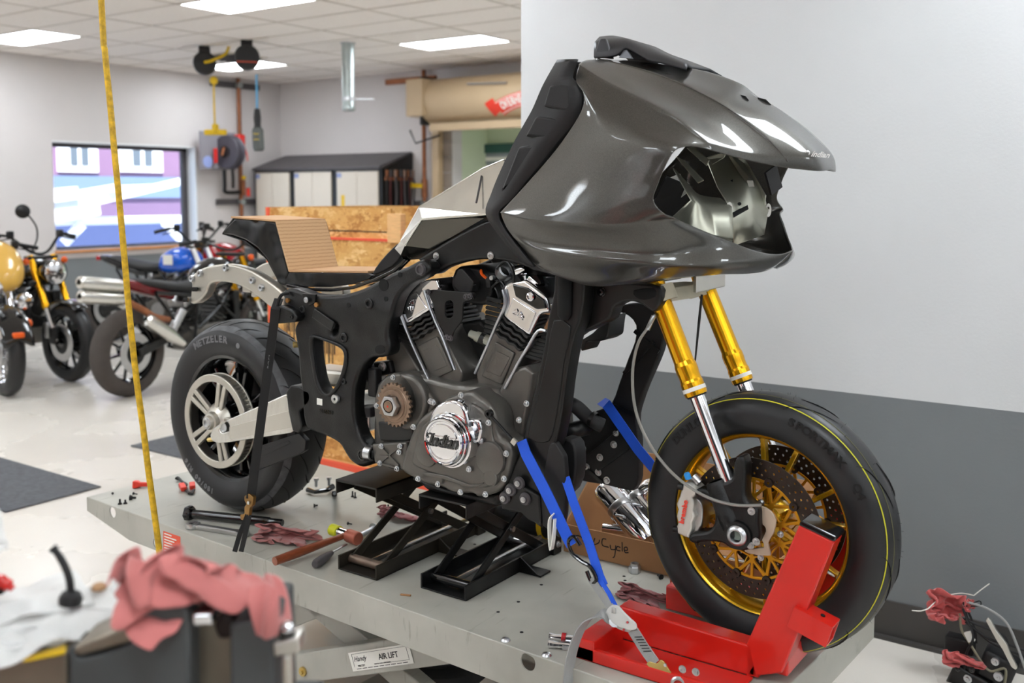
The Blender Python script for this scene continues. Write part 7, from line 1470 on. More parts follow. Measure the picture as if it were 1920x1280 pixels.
quad('label', [(1400, 338, .03), (1412, 338, .04), (1415, 350, .04), (1404, 350, .03)], .001, M['lbl_w']); p = at(1386, 382, Y=-.03); MB().cyl(p, p + V((.002, -.002, 0)), .004, n=12).build('hole', M['hole'], hb2)
quad('reflector', [(1250, 335, .05), (1275, 325, .05), (1290, 360, .05), (1262, 382, .05)], .003, M['lbl_w']); quad('inner_cheek', [(1225, 380, -.1), (1250, 330, -.1), (1300, 350, .1), (1270, 420, .1)], .003, M['black_pl'])
MB().bar(at(1440, 345, Y=.2), at(1460, 330, Y=.24), .006, .06).build('inner_rib', M['black_pl'], hb2, smooth=0)
# ================================================================ tie-down straps
V = Vector
st = thing('black_tie_down', 'black tie-down strap holding the rear frame to the lift', 'strap', at(450, 1030, Y=-.30))
p0, p1 = at(514, 604, Y=-.222), at(470, 935, Y=-.285)
MB().ribbon([at(523, 560, Y=-.20), at(516, 580, Y=-.226), p0, p0.lerp(p1, .5), p1], .026, RIGHT, .003).build('webbing', M['web_bk'], st)
MB().tube(cr([at(541, 549, Y=-.19), at(528, 553, Y=-.21), at(521, 568, Y=-.215), at(518, 585, Y=-.215)], 5), .005, 8).build('loop_end', M['web_bk'], st)
for dx in (-5, 5): MB().ribbon([at(466 + dx * .3, 965, Y=-.287), at(455 + dx, 1000, Y=-.30), at(446 + dx * 1.2, 1034, Y=-.315)], .014, RIGHT, .003).build('webbing', M['web_bk'], st)
b = plate('cam_buckle', [(458, 930), (466, 925), (475, 932), (473, 948), (468, 952), (466, 968), (460, 977), (451, 974), (450, 965), (458, 963), (458, 950), (462, 945), (458, 938)], -.29, .012, mat('brown zinc buckle', S(146, 112, 66), .38, .85, var=.2, vs=20), st, bevel=.0015, rr=.004)
p = at(467, 942, Y=-.2915); MB().cyl(p, p + V((0, -.004, 0)), .005, n=14).build('rivet', M['zinc'], b)
p = at(462, 613, Y=-.226)
tx = basis(p0.lerp(p1, .22) + V((0, -.003, 0)), p1 - p0, (1, -.5, .1)); text('strap_print', 'HXS', .022, tx, mat('grey strap print', S(120, 120, 120), .7), st, depth=.0004)

bs = thing('blue_tie_down', 'blue tie-down strap from the near frame tube to the grey ratchet', 'strap', at(1160, 1160, Y=-.28))
MB().ribbon([at(978, 826, Y=-.212), at(986, 850, Y=-.217), at(1020, 915, Y=-.235), at(1044, 965, Y=-.245), at(1062, 1003, Y=-.25), at(1072, 1022, Y=-.252)], .028, (1, .15, .45), .003).build('webbing', M['blue'], bs)
MB().ribbon([at(1060, 895, Y=-.20), at(1075, 940, Y=-.21), at(1105, 1020, Y=-.235), at(1124, 1080, Y=-.255), at(1132, 1098, Y=-.26)], .022, (1, .2, .4), .003).build('webbing', M['blue'], bs)
MB().ribbon([at(1128, 1090, Y=-.262), at(1142, 1112, Y=-.268), at(1156, 1140, Y=-.275)], .010, (1, .2, .4), .003).build('webbing_tail', M['blue'], bs)
MB().ribbon(cr([at(1040, 962, Y=-.247), at(1031, 975, Y=-.255), at(1031, 1010, Y=-.258), at(1034, 1030, Y=-.258), at(1038, 1010, Y=-.26), at(1041, 972, Y=-.252)], 4), .014, (0, 1, .0), .002).build('sewn_loop', M['lbl_w'], bs)
MB().tube(cr([at(1088, 1022, Y=-.25), at(1076, 1006, Y=-.252), at(1066, 1015, Y=-.252), at(1072, 1036, Y=-.255), at(1090, 1052, Y=-.258), at(1106, 1062, Y=-.26), at(1118, 1085, Y=-.262), at(1110, 1092, Y=-.262), at(1100, 1070, Y=-.26)], 5), .0048, 10).build('s_hook', M['black_gl'], bs)
MB().ribbon([at(1108, 1084, Y=-.263), at(1120, 1102, Y=-.266), at(1140, 1130, Y=-.274), at(1156, 1152, Y=-.28)], .018, (1, .2, .5), .003).build('grey_webbing', M['web_gr'], bs)
rt = thing('ratchet', 'pale grey strap ratchet hooked beside the red chock', 'ratchet', at(1165, 1170, Y=-.285))
plate('side_plate', [(1137, 1143), (1146, 1134), (1158, 1136), (1170, 1150), (1192, 1170), (1193, 1180), (1183, 1182), (1160, 1175), (1140, 1162), (1134, 1152)], -.290, .006, mat('pale painted ratchet', S(206, 206, 202), .4, .2), rt, bevel=.001, rr=.006)
plate('side_plate', [(1137, 1148), (1146, 1139), (1158, 1141), (1170, 1155), (1192, 1175), (1193, 1185), (1183, 1187), (1160, 1180), (1140, 1167), (1134, 1157)], -.262, .006, MATS['pale painted ratchet'], rt, bevel=.001, rr=.006)
MB().cyl(at(1152, 1165, Y=-.287), at(1152, 1165, Y=-.262), .012, n=18).build('spool', M['zinc'], rt)
for px, py in ((1177, 1166), (1170, 1180)): p = at(px, py, Y=-.291); MB().cyl(p, p + V((0, -.002, 0)), .0028, n=12).build('rivet', M['hood_gl'], rt)
p = at(1151, 1144, Y=-.2905); MB().box(p, (.010, .003, .013)).build('latch', M['steel'], rt, bevel=.001)
MB().ribbon(cr([at(1150, 1160, Y=-.276), at(1128, 1152, Y=-.30), at(1100, 1165, Y=-.32), at(1082, 1195, Y=-.335), at(1070, 1235, Y=-.35), at(1064, 1285, Y=-.36)], 5), .030, (.25, 1, .1), .003).build('loose_tail', M['web_gr'], rt)
MB().ribbon([at(1186, 1180, Y=-.28), at(1206, 1212, Y=-.288), at(1228, 1244, Y=-.295)], .026, (1, 0, .55), .004).build('short_webbing', M['web_gr'], rt)
stt = MB(); q0, q1 = at(1196, 1192, Y=-.2865), at(1216, 1224, Y=-.2935); dq = (q1 - q0); nq = V((1, 0, .55)).normalized()
for k in range(6): a = q0 + dq * (k / 6) - nq * .009; stt.bar(a, a + nq * .018 + dq * .1, .0015, .0012, (0, 1, 0))
stt.build('stitching', M['ink'], rt, smooth=0)
plate('flat_hook', [(1211, 1244), (1216, 1240), (1232, 1244), (1238, 1236), (1244, 1240), (1262, 1268), (1268, 1284), (1246, 1290), (1236, 1262), (1220, 1254)], -.298, .004, M['yzinc'], rt, bevel=.001, rr=.004)
p = at(1248, 1246, Y=-.302); MB().cyl(p, p + V((0, -.003, 0)), .0035, n=12).build('rivet', M['zinc'], rt)
p = at(1272, 1282, Y=-.30); MB().lathe([(.010, -.003), (.014, -.004), (.017, 0), (.014, .004), (.010, .003), (.010, -.003)], p, (.3, -1, 0), 24).build('anchor_ring', M['zinc'], rt)

fs = thing('far_blue_tie_down', 'blue tie-down strap on the far side plate behind the front tyre', 'strap', at(1225, 880, Y=.12))
MB().ribbon([at(1128, 752, Y=.16), at(1137, 757, Y=.135), at(1160, 790, Y=.125), at(1196, 842, Y=.12), at(1232, 885, Y=.12), at(1275, 945, Y=.14)], .028, (1, .1, .5), .003).build('webbing', M['blue'], fs)
p0 = at(1275, 945, Y=.14); MB().tube([p0, V((p0.x + .12, .25, ZD + .02))], .004, 8).build('hook_rod', M['black_m'], fs)
# grease lines drawn on the deck near the front edge
# ================================================================ motorcycles parked behind
def mwheel(c, R, hw, rim_r, parent, nm, tm, rm, disc=True, spokes=10, steer=0., wm=None):
    """wheel about the local Y axis"""
    T = Matrix.Translation(c) @ Matrix.Rotation(steer, 4, 'Z'); XF[0] = T
    k = hw / .06; sw_ = R - rim_r
    hp_ = [(rim_r - .004, -hw * .8), (rim_r + sw_ * .2, -hw * .98), (rim_r + sw_ * .5, -hw), (rim_r + sw_ * .8, -hw * .8), (rim_r + sw_ * .95, -hw * .45)]
    MB().lathe(hp_ + [(R, 0)] + [(r, -y) for r, y in hp_[::-1]] + [(rim_r - .01, 0)], V((0, 0, 0)), (0, 1, 0), 48, closed=True).build(nm + '_tire', tm, parent, local=True, smooth=50)
    MB().lathe([(rim_r - .005, -hw * .78), (rim_r + .006, -hw * .8), (rim_r + .004, -hw * .65), (rim_r - .016, -hw * .5), (rim_r - .02, 0), (rim_r - .016, hw * .5), (rim_r + .004, hw * .65), (rim_r + .006, hw * .8), (rim_r - .005, hw * .78), (rim_r - .03, 0)], V((0, 0, 0)), (0, 1, 0), 48, closed=True).build(nm + '_rim', rm, parent, local=True)
    b = MB()
    for i in range(spokes):
        a = 2 * pi * i / spokes; b = MB(); b.bar(V((cos(a) * .03, 0, sin(a) * .03)), V((cos(a + .1) * (rim_r - .015), 0, sin(a + .1) * (rim_r - .015))), .018, .02, (0, 1, 0)); b.build(nm + '_spoke', wm or rm, parent, local=True, bevel=.004)
    MB().lathe([(.012, -.07), (.04, -.07), (.045, 0), (.04, .07), (.012, .07)], V((0, 0, 0)), (0, 1, 0), 20).build(nm + '_hub', rm, parent, local=True)
    if disc:
        for y in (-hw - .005, hw + .005) if disc == 2 else (-hw - .005,):
            MB().lathe([(.09, y - .003), (.15, y - .003), (.152, y), (.15, y + .003), (.09, y + .003), (.09, y - .003)], V((0, 0, 0)), (0, 1, 0), 40).build(nm + '_disc', M['steel'], parent, local=True); MB().lathe([(.03, y), (.095, y - .002), (.095, y + .002), (.03, y + .003)], V((0, 0, 0)), (0, 1, 0), 30).build(nm + '_disc_carrier', M['black_m'], parent, local=True)
    XF[0] = None
def blob(nm, secs, m, parent, n=16, p=2.4):
    """lofted body: (x, z centre, half width, half height)"""
    rg_ = []
    for (x, z, w_, h) in secs:
        rg_.append([V((x, w_ * math.copysign(abs(cos(a)) ** (2 / p), cos(a)), z + h * math.copysign(abs(sin(a)) ** (2 / p), sin(a)))) for a in [2 * pi * i / n for i in range(n)]])
    return MB().rings(rg_).build(nm, m, parent, local=True, smooth=60, sub=1)
def parked(label, loc, head, tankm, forkm, R=.325, wb=1.52, steer=0., tm=None, rimm=None, high_pipe=False, mirror=False, tall=False, rearm=None, lamp=True, tank_emblem=None, detail=1, dupe=None):
    t = thing('motorcycle', label, 'motorcycle', (loc[0], loc[1], 0), 'motorcycles parked along the window wall')
    tm = tm or M['tyre_old']; rimm = rimm or M['black_gl']; bk = M['black_m']
    mwheel(V((0, 0, R)), R, .075, R * .69, t, 'rear_wheel', tm, rimm)
    mwheel(V((wb, 0, R)), R, .06, R * .72, t, 'front_wheel', tm, rimm, 2, steer=steer)
    # swingarm
    for y in (-.11, .11): MB().bar((0, y, R), (.55, y * .8, R + .14), .035, .07).build('swingarm', bk, t, local=True, bevel=.01)
    # fork
    SA_ = Matrix.Translation((wb, 0, R)) @ Matrix.Rotation(steer, 4, 'Z') @ Matrix.Translation((-wb, 0, -R)); XF[0] = SA_
    hx, hz = wb - .34, R + .70
    for y in (-.1, .1):
        a, b_ = V((wb - .01, y, R + .02)), V((hx, y, hz)); MB().cyl(a, a.lerp(b_, .42), .020, n=14).build('fork_slider', M['chrome'], t, local=True); MB().lathe([(.001, 0), (.03, 0), (.031, .03), (.027, .05), (.027, (b_ - a).length * .62)], a.lerp(b_, .38), b_ - a, 16).build('fork_tube', forkm, t, local=True)
        MB().box(a + V((-.03, 0, .04)), (.09, .04, .14)).build('axle_carrier', bk, t, local=True, bevel=.012); MB().box(a + V((-.11, 0, .08)), (.05, .05, .13)).build('caliper', M['steel'], t, local=True, bevel=.01)
    MB().bx(hx - .05, hx + .04, -.13, .13, hz - .03, hz).build('top_clamp', bk, t, local=True, bevel=.01); MB().bx(hx + .03, hx + .12, -.13, .13, hz - .24, hz - .2).build('lower_clamp', bk, t, local=True, bevel=.01)
    zb = hz + (.04 if not tall else .12)
    MB().tube(cr([V((hx - .16, -.40, zb + .02)), V((hx - .09, -.24, zb + .05)), V((hx - .02, -.07, hz + .03)), V((hx - .02, .07, hz + .03)), V((hx - .09, .24, zb + .05)), V((hx - .16, .40, zb + .02))], 5), .012, 10).build('handlebar', bk, t, local=True)
    for y in (-1, 1):
        MB().cyl((hx - .11, y * .28, zb + .05), (hx - .165, y * .42, zb + .02), .018, n=12).build('grip', M['rubber'], t, local=True); MB().bar((hx - .06, y * .22, zb + .03), (hx - .10, y * .38, zb + .0), .02, .01).build('lever', bk, t, local=True); MB().box((hx - .07, y * .22, zb + .06), (.05, .05, .06)).build('master_cylinder', bk, t, local=True, bevel=.01)
        if mirror and y < 0:
            q = V((hx - .04, y * .22, zb + .06)); MB().tube(cr([q + V((.02, .14, -.16)), q + V((.02, .20, -.05)), q + V((.01, .21, .05)), q + V((.0, .17, .13)), q + V((.0, .13, .17))], 5), .007, 8).build('mirror_stem', bk, t, local=True); MB().lathe([(.001, -.02), (.04, -.018), (.058, -.006), (.058, .004), (.001, .006)], q + V((.0, .10, .19)), (-.9, .45, 0), 24).build('mirror', bk, t, local=True)
    if lamp:
        MB().lathe([(.001, -.12), (.06, -.11), (.10, -.04), (.105, .03), (.10, .045)], V((hx + .16, 0, hz - .13)), (1, 0, -.05), 26).build('headlight_shell', M['black_gl'], t, local=True); MB().lathe([(.1, .04), (.07, .055), (.001, .06)], V((hx + .16, 0, hz - .13)), (1, 0, -.05), 26).build('headlight_lens', M['chrome'], t, local=True)
        for y in (-1, 1): MB().sph((hx + .06, y * .17, hz - .04), .028).build('turn_signal', M['org'], t, local=True)
    MB().grid([[V((wb + math.sin(a) * (R + .025), y, R + math.cos(a) * (R + .025) - (.02 if abs(y) > .06 else 0))) for y in (-.075, -.05, 0, .05, .075)] for a in [RAD(q) for q in range(-55, 36, 10)]]).build('front_fender', M['black_gl'], t, local=True, smooth=60, solid=.006)
    XF[0] = None
    # tank, seat, tail
    blob('fuel_tank', [(.72, .80, .07, .06), (.78, .84, .13, .11), (.92, .87, .155, .14), (1.06, .88, .15, .13), (1.16, .87, .10, .09), (1.20, .86, .05, .05)], tankm, t)
    if tank_emblem:
        for y in (-1, 1): MB().box((.96, y * .157, .87), (.18, .006, .12)).build('tank_panel', tank_emblem, t, local=True, bevel=.002)
    blob('seat', [(.04, .87, .06, .025), (.12, .865, .10, .04), (.4, .80, .12, .05), (.62, .77, .11, .055), (.76, .80, .07, .05)], M['rubber'], t); blob('tail', [(-.10, .88, .05, .02), (-.02, .86, .08, .045), (.25, .79, .09, .06), (.5, .72, .08, .05)], rearm or M['black_gl'], t)
    MB().box((-.10, 0, .865), (.05, .12, .05)).build('tail_lamp', M['hood_gl'], t, local=True, bevel=.012)
    # frame tubes
    for y in (-.13, .13):
        for pts in ([(1.15, y * .4, .82), (.9, y, .62), (.62, y, .45)], [(1.15, y * .4, .70), (1.02, y, .40), (.75, y, .26), (.55, y, .30)], [(.62, y, .75), (.60, y, .5), (.56, y, .3)], [(.9, y, .62), (1.05, y, .5)], [(.9, y, .62), (.78, y, .78)], [(.62, y, .72), (.2, y * .8, .78)], [(.45, y, .45), (.2, y * .8, .76)]):
            MB().tube(cr([V(p) for p in pts], 4), .014, 8).build('frame_tube', bk, t, local=True)
    # engine
    MB().bx(.58, .98, -.14, .14, .26, .48).build('crankcase', M['eng'], t, local=True, bevel=.04, seg=3)
    for s, x in ((-.45, .70), (.45, .88)):
        a = V((x, 0, .44)); d = V((sin(s), 0, cos(s)))
        for k in range(6): MB().box(a + d * (.03 + k * .035), (.15, .2, .012), Matrix.Rotation(s, 3, 'Y')).build('cylinder_fin', M['eng_d'], t, local=True, smooth=0)
        MB().box(a + d * .13, (.12, .16, .24), Matrix.Rotation(s, 3, 'Y')).build('cylinder', M['eng_d'], t, local=True, bevel=.01); MB().box(a + d * .27, (.15, .18, .06), Matrix.Rotation(s, 3, 'Y')).build('rocker_cover', M['steel'], t, local=True, bevel=.015)
    MB().lathe([(.001, 0), (.08, 0), (.085, .012), (.085, .02)], V((.78, -.165, .36)), (0, 1, 0), 24).build('engine_cover', M['steel'], t, local=True)
    MB().bx(1.06, 1.13, -.13, .13, .42, .72).build('radiator', bk, t, local=True, bevel=.008)
    MB().cyl((.45, -.13, .62), (.30, -.12, .42), .035, n=14).build('shock', M['steel'], t, local=True)
    # exhaust
    if high_pipe:
        for y, z in ((-.15, .80), (-.15, .70)):
            MB().lathe([(.02, 0), (.045, .01), (.05, .05), (.05, .38), (.04, .42), (.03, .45)], V((-.52, y + .05, z + .12)), V((1, .05, -.16)), 18).build('silencer', M['alu_br'], t, local=True)
        MB().tube(cr([V((-.1, -.11, .74)), V((.05, -.12, .66)), V((.14, -.14, .60)), V((.3, -.12, .56))], 5), .026, 10).build('header_pipe', M['copper'], t, local=True)
    MB().lathe([(.02, 0), (.05, .01), (.055, .05), (.055, .28), (.035, .40), (.025, .46)], V((.02, -.17, .60)), V((1, 0, -.62)), 18).build('muffler', M['alu_br'], t, local=True)
    MB().tube(cr([V((.42, -.17, .36)), V((.6, -.18, .24)), V((.85, -.17, .24)), V((1.02, -.1, .42))], 5), .026, 10).build('lower_header', bk, t, local=True)
    MB().tube(cr([V((hx + .05, -.08, hz - .2)), V((hx + .02, -.16, hz - .45)), V((wb - .16, -.14, R + .2)), V((wb - .09, -.12, R + .1))], 5), .006, 8).build('brake_line', M['rubber'], t, local=True)
    t.rotation_euler = (0, 0, RAD(head)); return t
def place(contact, head, wb, at_front):
    p = at(contact[0], contact[1], Z=0)
    return (p.x - wb * cos(RAD(head)), p.y - wb * sin(RAD(head))) if at_front else (p.x, p.y)
# touring bike at the left edge
t = parked('touring motorcycle at the left edge with a cream gold nose and long fender', place((14, 741), -12, 1.62, True), -12, M['cream'], M['chrome'], R=.335, wb=1.62, tm=M['tyre'], rimm=M['chrome'], lamp=False)
hx = 1.62
MB().grid([[V((hx + math.sin(a) * (.335 + .035), y, .335 + math.cos(a) * (.335 + .035) - (.05 if abs(y) > .08 else 0))) for y in (-.11, -.085, 0, .085, .11)] for a in [RAD(q) for q in range(-80, 71, 10)]]).build('long_fender', M['black_gl'], t, local=True, smooth=60, solid=.008)
MB().tube([V((hx + math.sin(a) * (.335 + .02), -.115, .335 + math.cos(a) * .335)) for a in [RAD(q) for q in range(-80, 72, 8)]], .009, 8).build('fender_trim', M['chrome'], t, local=True); MB().box((hx + .33, 0, .50), (.05, .08, .04)).build('fender_marker', M['org'], t, local=True, bevel=.01)
blob('front_fairing', [(1.05, 1.02, .22, .16), (1.2, 1.0, .26, .2), (1.36, .95, .26, .2), (1.48, .88, .2, .12), (1.53, .86, .1, .06)], M['cream'], t); MB().lathe([(.001, .03), (.08, .02), (.11, 0), (.12, -.04)], V((1.52, -.08, .80)), (1, -.25, 0), 26).build('headlight', M['chrome'], t, local=True)
for y in (-.2, .2): MB().lathe([(.001, .02), (.05, .015), (.065, 0), (.06, -.06)], V((1.46, y, .70)), (1, -.1, 0), 20).build('spot_lamp', M['chrome'], t, local=True); MB().sph((1.44, y * 1.1, .52), .04).build('turn_signal', M['org'], t, local=True)
# black street tracker with gold forks and a mirror
parked('black street motorcycle with gold forks and one round mirror', place((132, 714), -6, 1.52, True), -6, M['black_gl'], M['gold'], steer=RAD(8), tm=M['tyre'], mirror=True, tall=True, tank_emblem=M['lbl_w'])
parked('dusty black motorcycle with high twin silencers seen from its rear wheel', place((243, 742), 100, 1.52, False), 100, M['black_gl'], M['gold'], R=.335, high_pipe=True, rearm=mat('dark red tail', S(110, 20, 26), .2))
t4 = parked('stripped motorcycle with a glossy blue tank below the window', (-6.85, 3.95), 12, M['tank_bl'], M['steel'], tall=True, lamp=False); MB().box((.93, -.16, .88), (.12, .006, .10)).build('tank_patch', M['lbl_w'], t4, local=True, bevel=.002)
t5 = parked('motorcycle with a glossy red tank behind the silver subframe', (-5.35, 5.35), 205, M['hood_gl'], M['gold'], tall=True)
# ================================================================ foreground: bench vise, rag, film, valve
FH = V((FWD.x, FWD.y, 0)).normalized(); RH = V((RIGHT.x, RIGHT.y, 0)).normalized(); UZ = V((0, 0, 1))
def vp(px, py, D): return at(px, py, D=D)
def vplate(nm, px, D, th, m, par, bev=.004, rr=.006):
    """block facing the photographer: outline in pixels at depth D, going away by th"""
    o0 = at(px[0][0], px[0][1], D=D); mt = Matrix(((RH.x, 0, -FH.x, o0.x), (RH.y, 0, -FH.y, o0.y), (0, 1, 0, o0.z), (0, 0, 0, 1))); q = []
    for a, b_ in px:
        r_ = at(a, b_, D=1) - CAM; t_ = (o0 - CAM).dot(FH) / r_.dot(FH); p = CAM + r_ * t_ - o0; q.append(V((p.dot(RH), p.z)))
    return plate_uv(nm, [rnd(q, rr)], th, mt, m, par, bev)
DV = 1.02
bench = thing('workbench', 'steel workbench under the vise at the bottom edge', 'workbench', (at(250, 1280, D=1).x, at(250, 1280, D=1).y, 0))
bc = at(220, 1280, D=1.02); ztb_ = .90
Rb = Matrix((RH, FH, UZ)).transposed()
MB().box(V((bc.x, bc.y, ztb_ - .02)) - RH * .35, (1.1, .5, .04), Rb).build('bench_top', M['vise_st'], bench, smooth=0, bevel=.005)
for sx_ in (-.8, .1):
    for sy_ in (-.2, .2): MB().box(V((bc.x, bc.y, ztb_ / 2 - .02)) + RH * sx_ + FH * sy_, (.05, .05, ztb_ - .04), Rb).build('leg', M['dkgrey'], bench, smooth=0, bevel=.004)
vs_ = thing('bench_vise', 'grey bench vise with worn steel jaws at the bottom left', 'vise', V((bc.x, bc.y, ztb_)))
vplate('fixed_body', [(128, 1212), (146, 1236), (200, 1224), (248, 1204), (254, 1168), (266, 1138), (290, 1122), (352, 1140), (356, 1170), (356, 1420), (128, 1420)], DV, .10, M['vise'], vs_)
vplate('anvil_step', [(136, 1214), (236, 1176), (243, 1186), (244, 1204), (150, 1230), (140, 1226)], DV - .003, .09, M['vise_st'], vs_, .003, .004)
vplate('slide_bar', [(-160, 1262), (126, 1222), (128, 1290), (-160, 1330)], DV + .01, .09, M['vise_st'], vs_)
vplate('jaw_gap', [(350, 1150), (440, 1140), (444, 1420), (350, 1420)], DV + .03, .06, M['vise_st'], vs_)
vplate('moving_jaw', [(430, 1170), (500, 1158), (512, 1164), (520, 1420), (432, 1420)], DV, .10, M['vise'], vs_)
vplate('jaw_insert', [(360, 1152), (396, 1150), (398, 1172), (362, 1174)], DV - .004, .03, M['chrome'], vs_, .002, .002)
vplate('jaw_screw', [(398, 1168), (424, 1150), (440, 1160), (438, 1196), (410, 1200)], DV + .01, .03, mat('dark oily screw', S(40, 32, 30), .4, .5), vs_)
vplate('bench_base', [(100, 1400), (560, 1400), (560, 1520), (100, 1520)], DV - .02, .14, M['vise'], vs_)
# clamp handle with chrome ball at the right
hd_ = thing('clamp_handle', 'chrome ball handle on a pale block beside the vise', 'handle', at(538, 1280, D=1.03))
c = at(539, 1178, D=1.03); MB().sph(c, .0078, 18, 12).build('ball', M['chrome'], hd_); MB().lathe([(.0078, 0), (.0085, .002), (.0085, .010), (.007, .012)], c - V((0, 0, .012)), (0, 0, 1), 18).build('collar', M['black_gl'], hd_)
vplate('pale_block', [(512, 1206), (560, 1196), (562, 1224), (514, 1232)], 1.02, .03, M['alu'], hd_, .002, .002); vplate('spindle', [(528, 1230), (546, 1228), (546, 1420), (528, 1420)], 1.025, .015, M['alu'], hd_, .003, .003); vplate('spindle_base', [(516, 1420), (560, 1420), (560, 1530), (516, 1530)], 1.02, .03, M['vise'], hd_)
# draped rag on the vise
rc = at(388, 1146, D=1.05)
def hang(q):
    v = q.dot(FH); u = q.dot(RH)
    if v < -.035: q = q + V((0, 0, (v + .035) * 1.1))
    if u > .055 and v < .03: q = q + V((0, 0, -(u - .055) * 1.6))
    return q
vrag = rag_obj('big crumpled pink rag draped over the vise', rc, 1, (1.06, 1.0, .40), math.atan2(RH.y, RH.x), M['rag'], hang)
fl = []
for i in range(9):
    t_ = i / 8; p = at(494 + 6 * t_, 1096 + 100 * t_, D=1.0 - .01 * sin(t_ * 3)); wq = .017 * (1 - .35 * t_) ; fl.append([p + RH * wq * s + FH * (.006 * cos(s * 4 + t_ * 3)) for s in (-1, -.6, -.2, .2, .6, 1)])
MB().grid(fl).build('hanging_corner', M['rag'], vrag, smooth=180, solid=.0025, sub=2)
# milky plastic film on the bench
bg_ = thing('plastic_bag', 'crumpled clear plastic bag lying left of the vise', 'plastic bag', at(100, 1200, D=1.08))
def film(nm, corners, seed, amp, n=16):
    P = [at(a, b_, D=d) for a, b_, d in corners]; rows = []
    for i in range(n + 1):
        row = []
        for j in range(n + 1):
            s, t_ = i / n, j / n; p = P[0].lerp(P[1], s).lerp(P[3].lerp(P[2], s), t_); row.append(p + V((0, 0, amp * noise.noise(V((s * 3 + seed, t_ * 3, seed))))) + FH * amp * noise.noise(V((s * 4, t_ * 4 + seed, 1))))
        rows.append(row)
    return MB().grid(rows).build(nm, M['clear'], bg_, smooth=180, solid=.001, sub=1)
film('back_sheet', [(-60, 1128, 1.16), (140, 1066, 1.16), (185, 1130, 1.1), (-60, 1180, 1.06)], 1.0, .012); film('middle_sheet', [(-40, 1140, 1.14), (226, 1104, 1.12), (236, 1170, 1.06), (-40, 1260, 1.0)], 4.0, .016); film('front_sheet', [(-60, 1180, 1.08), (120, 1170, 1.07), (130, 1200, 1.05), (-60, 1240, 1.02)], 8.0, .010); film('loose_corner', [(-60, 930, 1.1), (2, 960, 1.1), (16, 1030, 1.08), (-60, 1080, 1.06)], 3.0, .008)
film('rag_corner', [(206, 1074, 1.12), (236, 1066, 1.12), (244, 1108, 1.1), (212, 1110, 1.1)], 6.0, .006)
MB().prism([at(44, 1236, D=1.02), at(122, 1220, D=1.02), at(124, 1206, D=1.05), at(40, 1226, D=1.05)], (0, 0, -.003)).build('yellow_strip', M['yellow'], bg_, smooth=0)
vl = thing('valve_stem', 'black rubber valve stem with a flat foot standing on the plastic bag', 'valve stem', at(132, 1130, D=1.08))
b0 = at(133, 1118, D=1.08); MB().lathe([(.001, -.008), (.012, -.008), (.0125, -.002), (.010, .004), (.004, .006)], b0, UZ + RH * .15, 20).build('foot', M['rubber'], vl)
MB().tube(cr([at(133, 1112, D=1.08), at(130, 1085, D=1.08), at(120, 1058, D=1.08), at(108, 1038, D=1.08), at(98, 1026, D=1.08)], 5), [.0042] * 14 + [.0038] * 4 + [.005] * 3, 10).build('stem', M['rubber'], vl)
tag(MB().lathe([(.001, 0), (.008, .0), (.0085, .003), (.006, .006), (.001, .007)], at(186, 1104, D=1.12), (0, 0, 1), 14).build('brass_cap', mat('brown cap', S(170, 130, 90), .5)), 'small brown cap behind the plastic bag', 'cap')
rd = thing('red_clamp', 'red handled clamp cut by the left edge', 'clamp', at(5, 1110, D=1.12)); MB().tube(cr([at(-40, 1085, D=1.12), at(-5, 1088, D=1.12), at(14, 1096, D=1.12), at(24, 1104, D=1.12)], 5), [.008] * 8 + [.007] * 4 + [.004] * 4, 10).build('handle', M['red'], rd); MB().bar(at(-40, 1110, D=1.12), at(8, 1106, D=1.12), .012, .006).build('jaw', M['black_m'], rd)

# ================================================================ handlebar controls and cables wrapped in rags, bottom right
hb3 = thing('control_bundle', 'tangle of handlebar controls and cables on the floor by the wall', 'controls', (2.02, 1.15, 0))
def bq(px, py, Y=1.14): return at(px, py, Y=Y)
MB().tube(cr([bq(1812, 1128), bq(1850, 1140), bq(1885, 1165), bq(1905, 1205), bq(1925, 1262)], 6), .0042, 8).build('brake_hose', M['web_gr'], hb3)
MB().tube(cr([bq(1800, 1150), bq(1803, 1180), bq(1818, 1205), bq(1840, 1240), bq(1858, 1258), bq(1885, 1254), bq(1882, 1290)], 6), .004, 8).build('brake_hose', mat('olive hose', S(130, 124, 104), .5), hb3)
for k, pts in enumerate(([(1805, 1140), (1815, 1165), (1825, 1195), (1812, 1225), (1808, 1260), (1804, 1300)], [(1808, 1160), (1835, 1172), (1880, 1190), (1890, 1210)], [(1810, 1165), (1850, 1195), (1890, 1208), (1930, 1222)], [(1820, 1172), (1860, 1205), (1925, 1232)], [(1755, 1282), (1780, 1268), (1830, 1266), (1850, 1258)], [(1806, 1128), (1822, 1162), (1828, 1185), (1830, 1205)], [(1810, 1145), (1815, 1160), (1822, 1162)])): MB().tube(cr([bq(a, b_, 1.13 + .01 * k) for a, b_ in pts], 5), .0038, 8).build('cable', M['black_pl'], hb3)
MB().tube(cr([bq(1810, 1137), bq(1836, 1126), bq(1838, 1135), bq(1820, 1136)], 3), .002, 6).build('wire_clip', M['black_m'], hb3)
plate('lever', [(1848, 1163), (1852, 1158), (1858, 1164), (1868, 1182), (1888, 1208), (1894, 1225), (1908, 1252), (1904, 1256), (1896, 1250), (1880, 1218), (1868, 1200)], 1.10, .012, M['alu'], hb3, bevel=.002, rr=.004)
MB().box(bq(1818, 1193), (.022, .012, .032), Matrix.Rotation(-.5, 3, 'Y')).build('tag_block', M['lbl_w'], hb3, bevel=.002)
MB().box(bq(1800, 1206, 1.17), (.085, .05, .05)).build('mirror_box', M['black_pl'], hb3, bevel=.006)
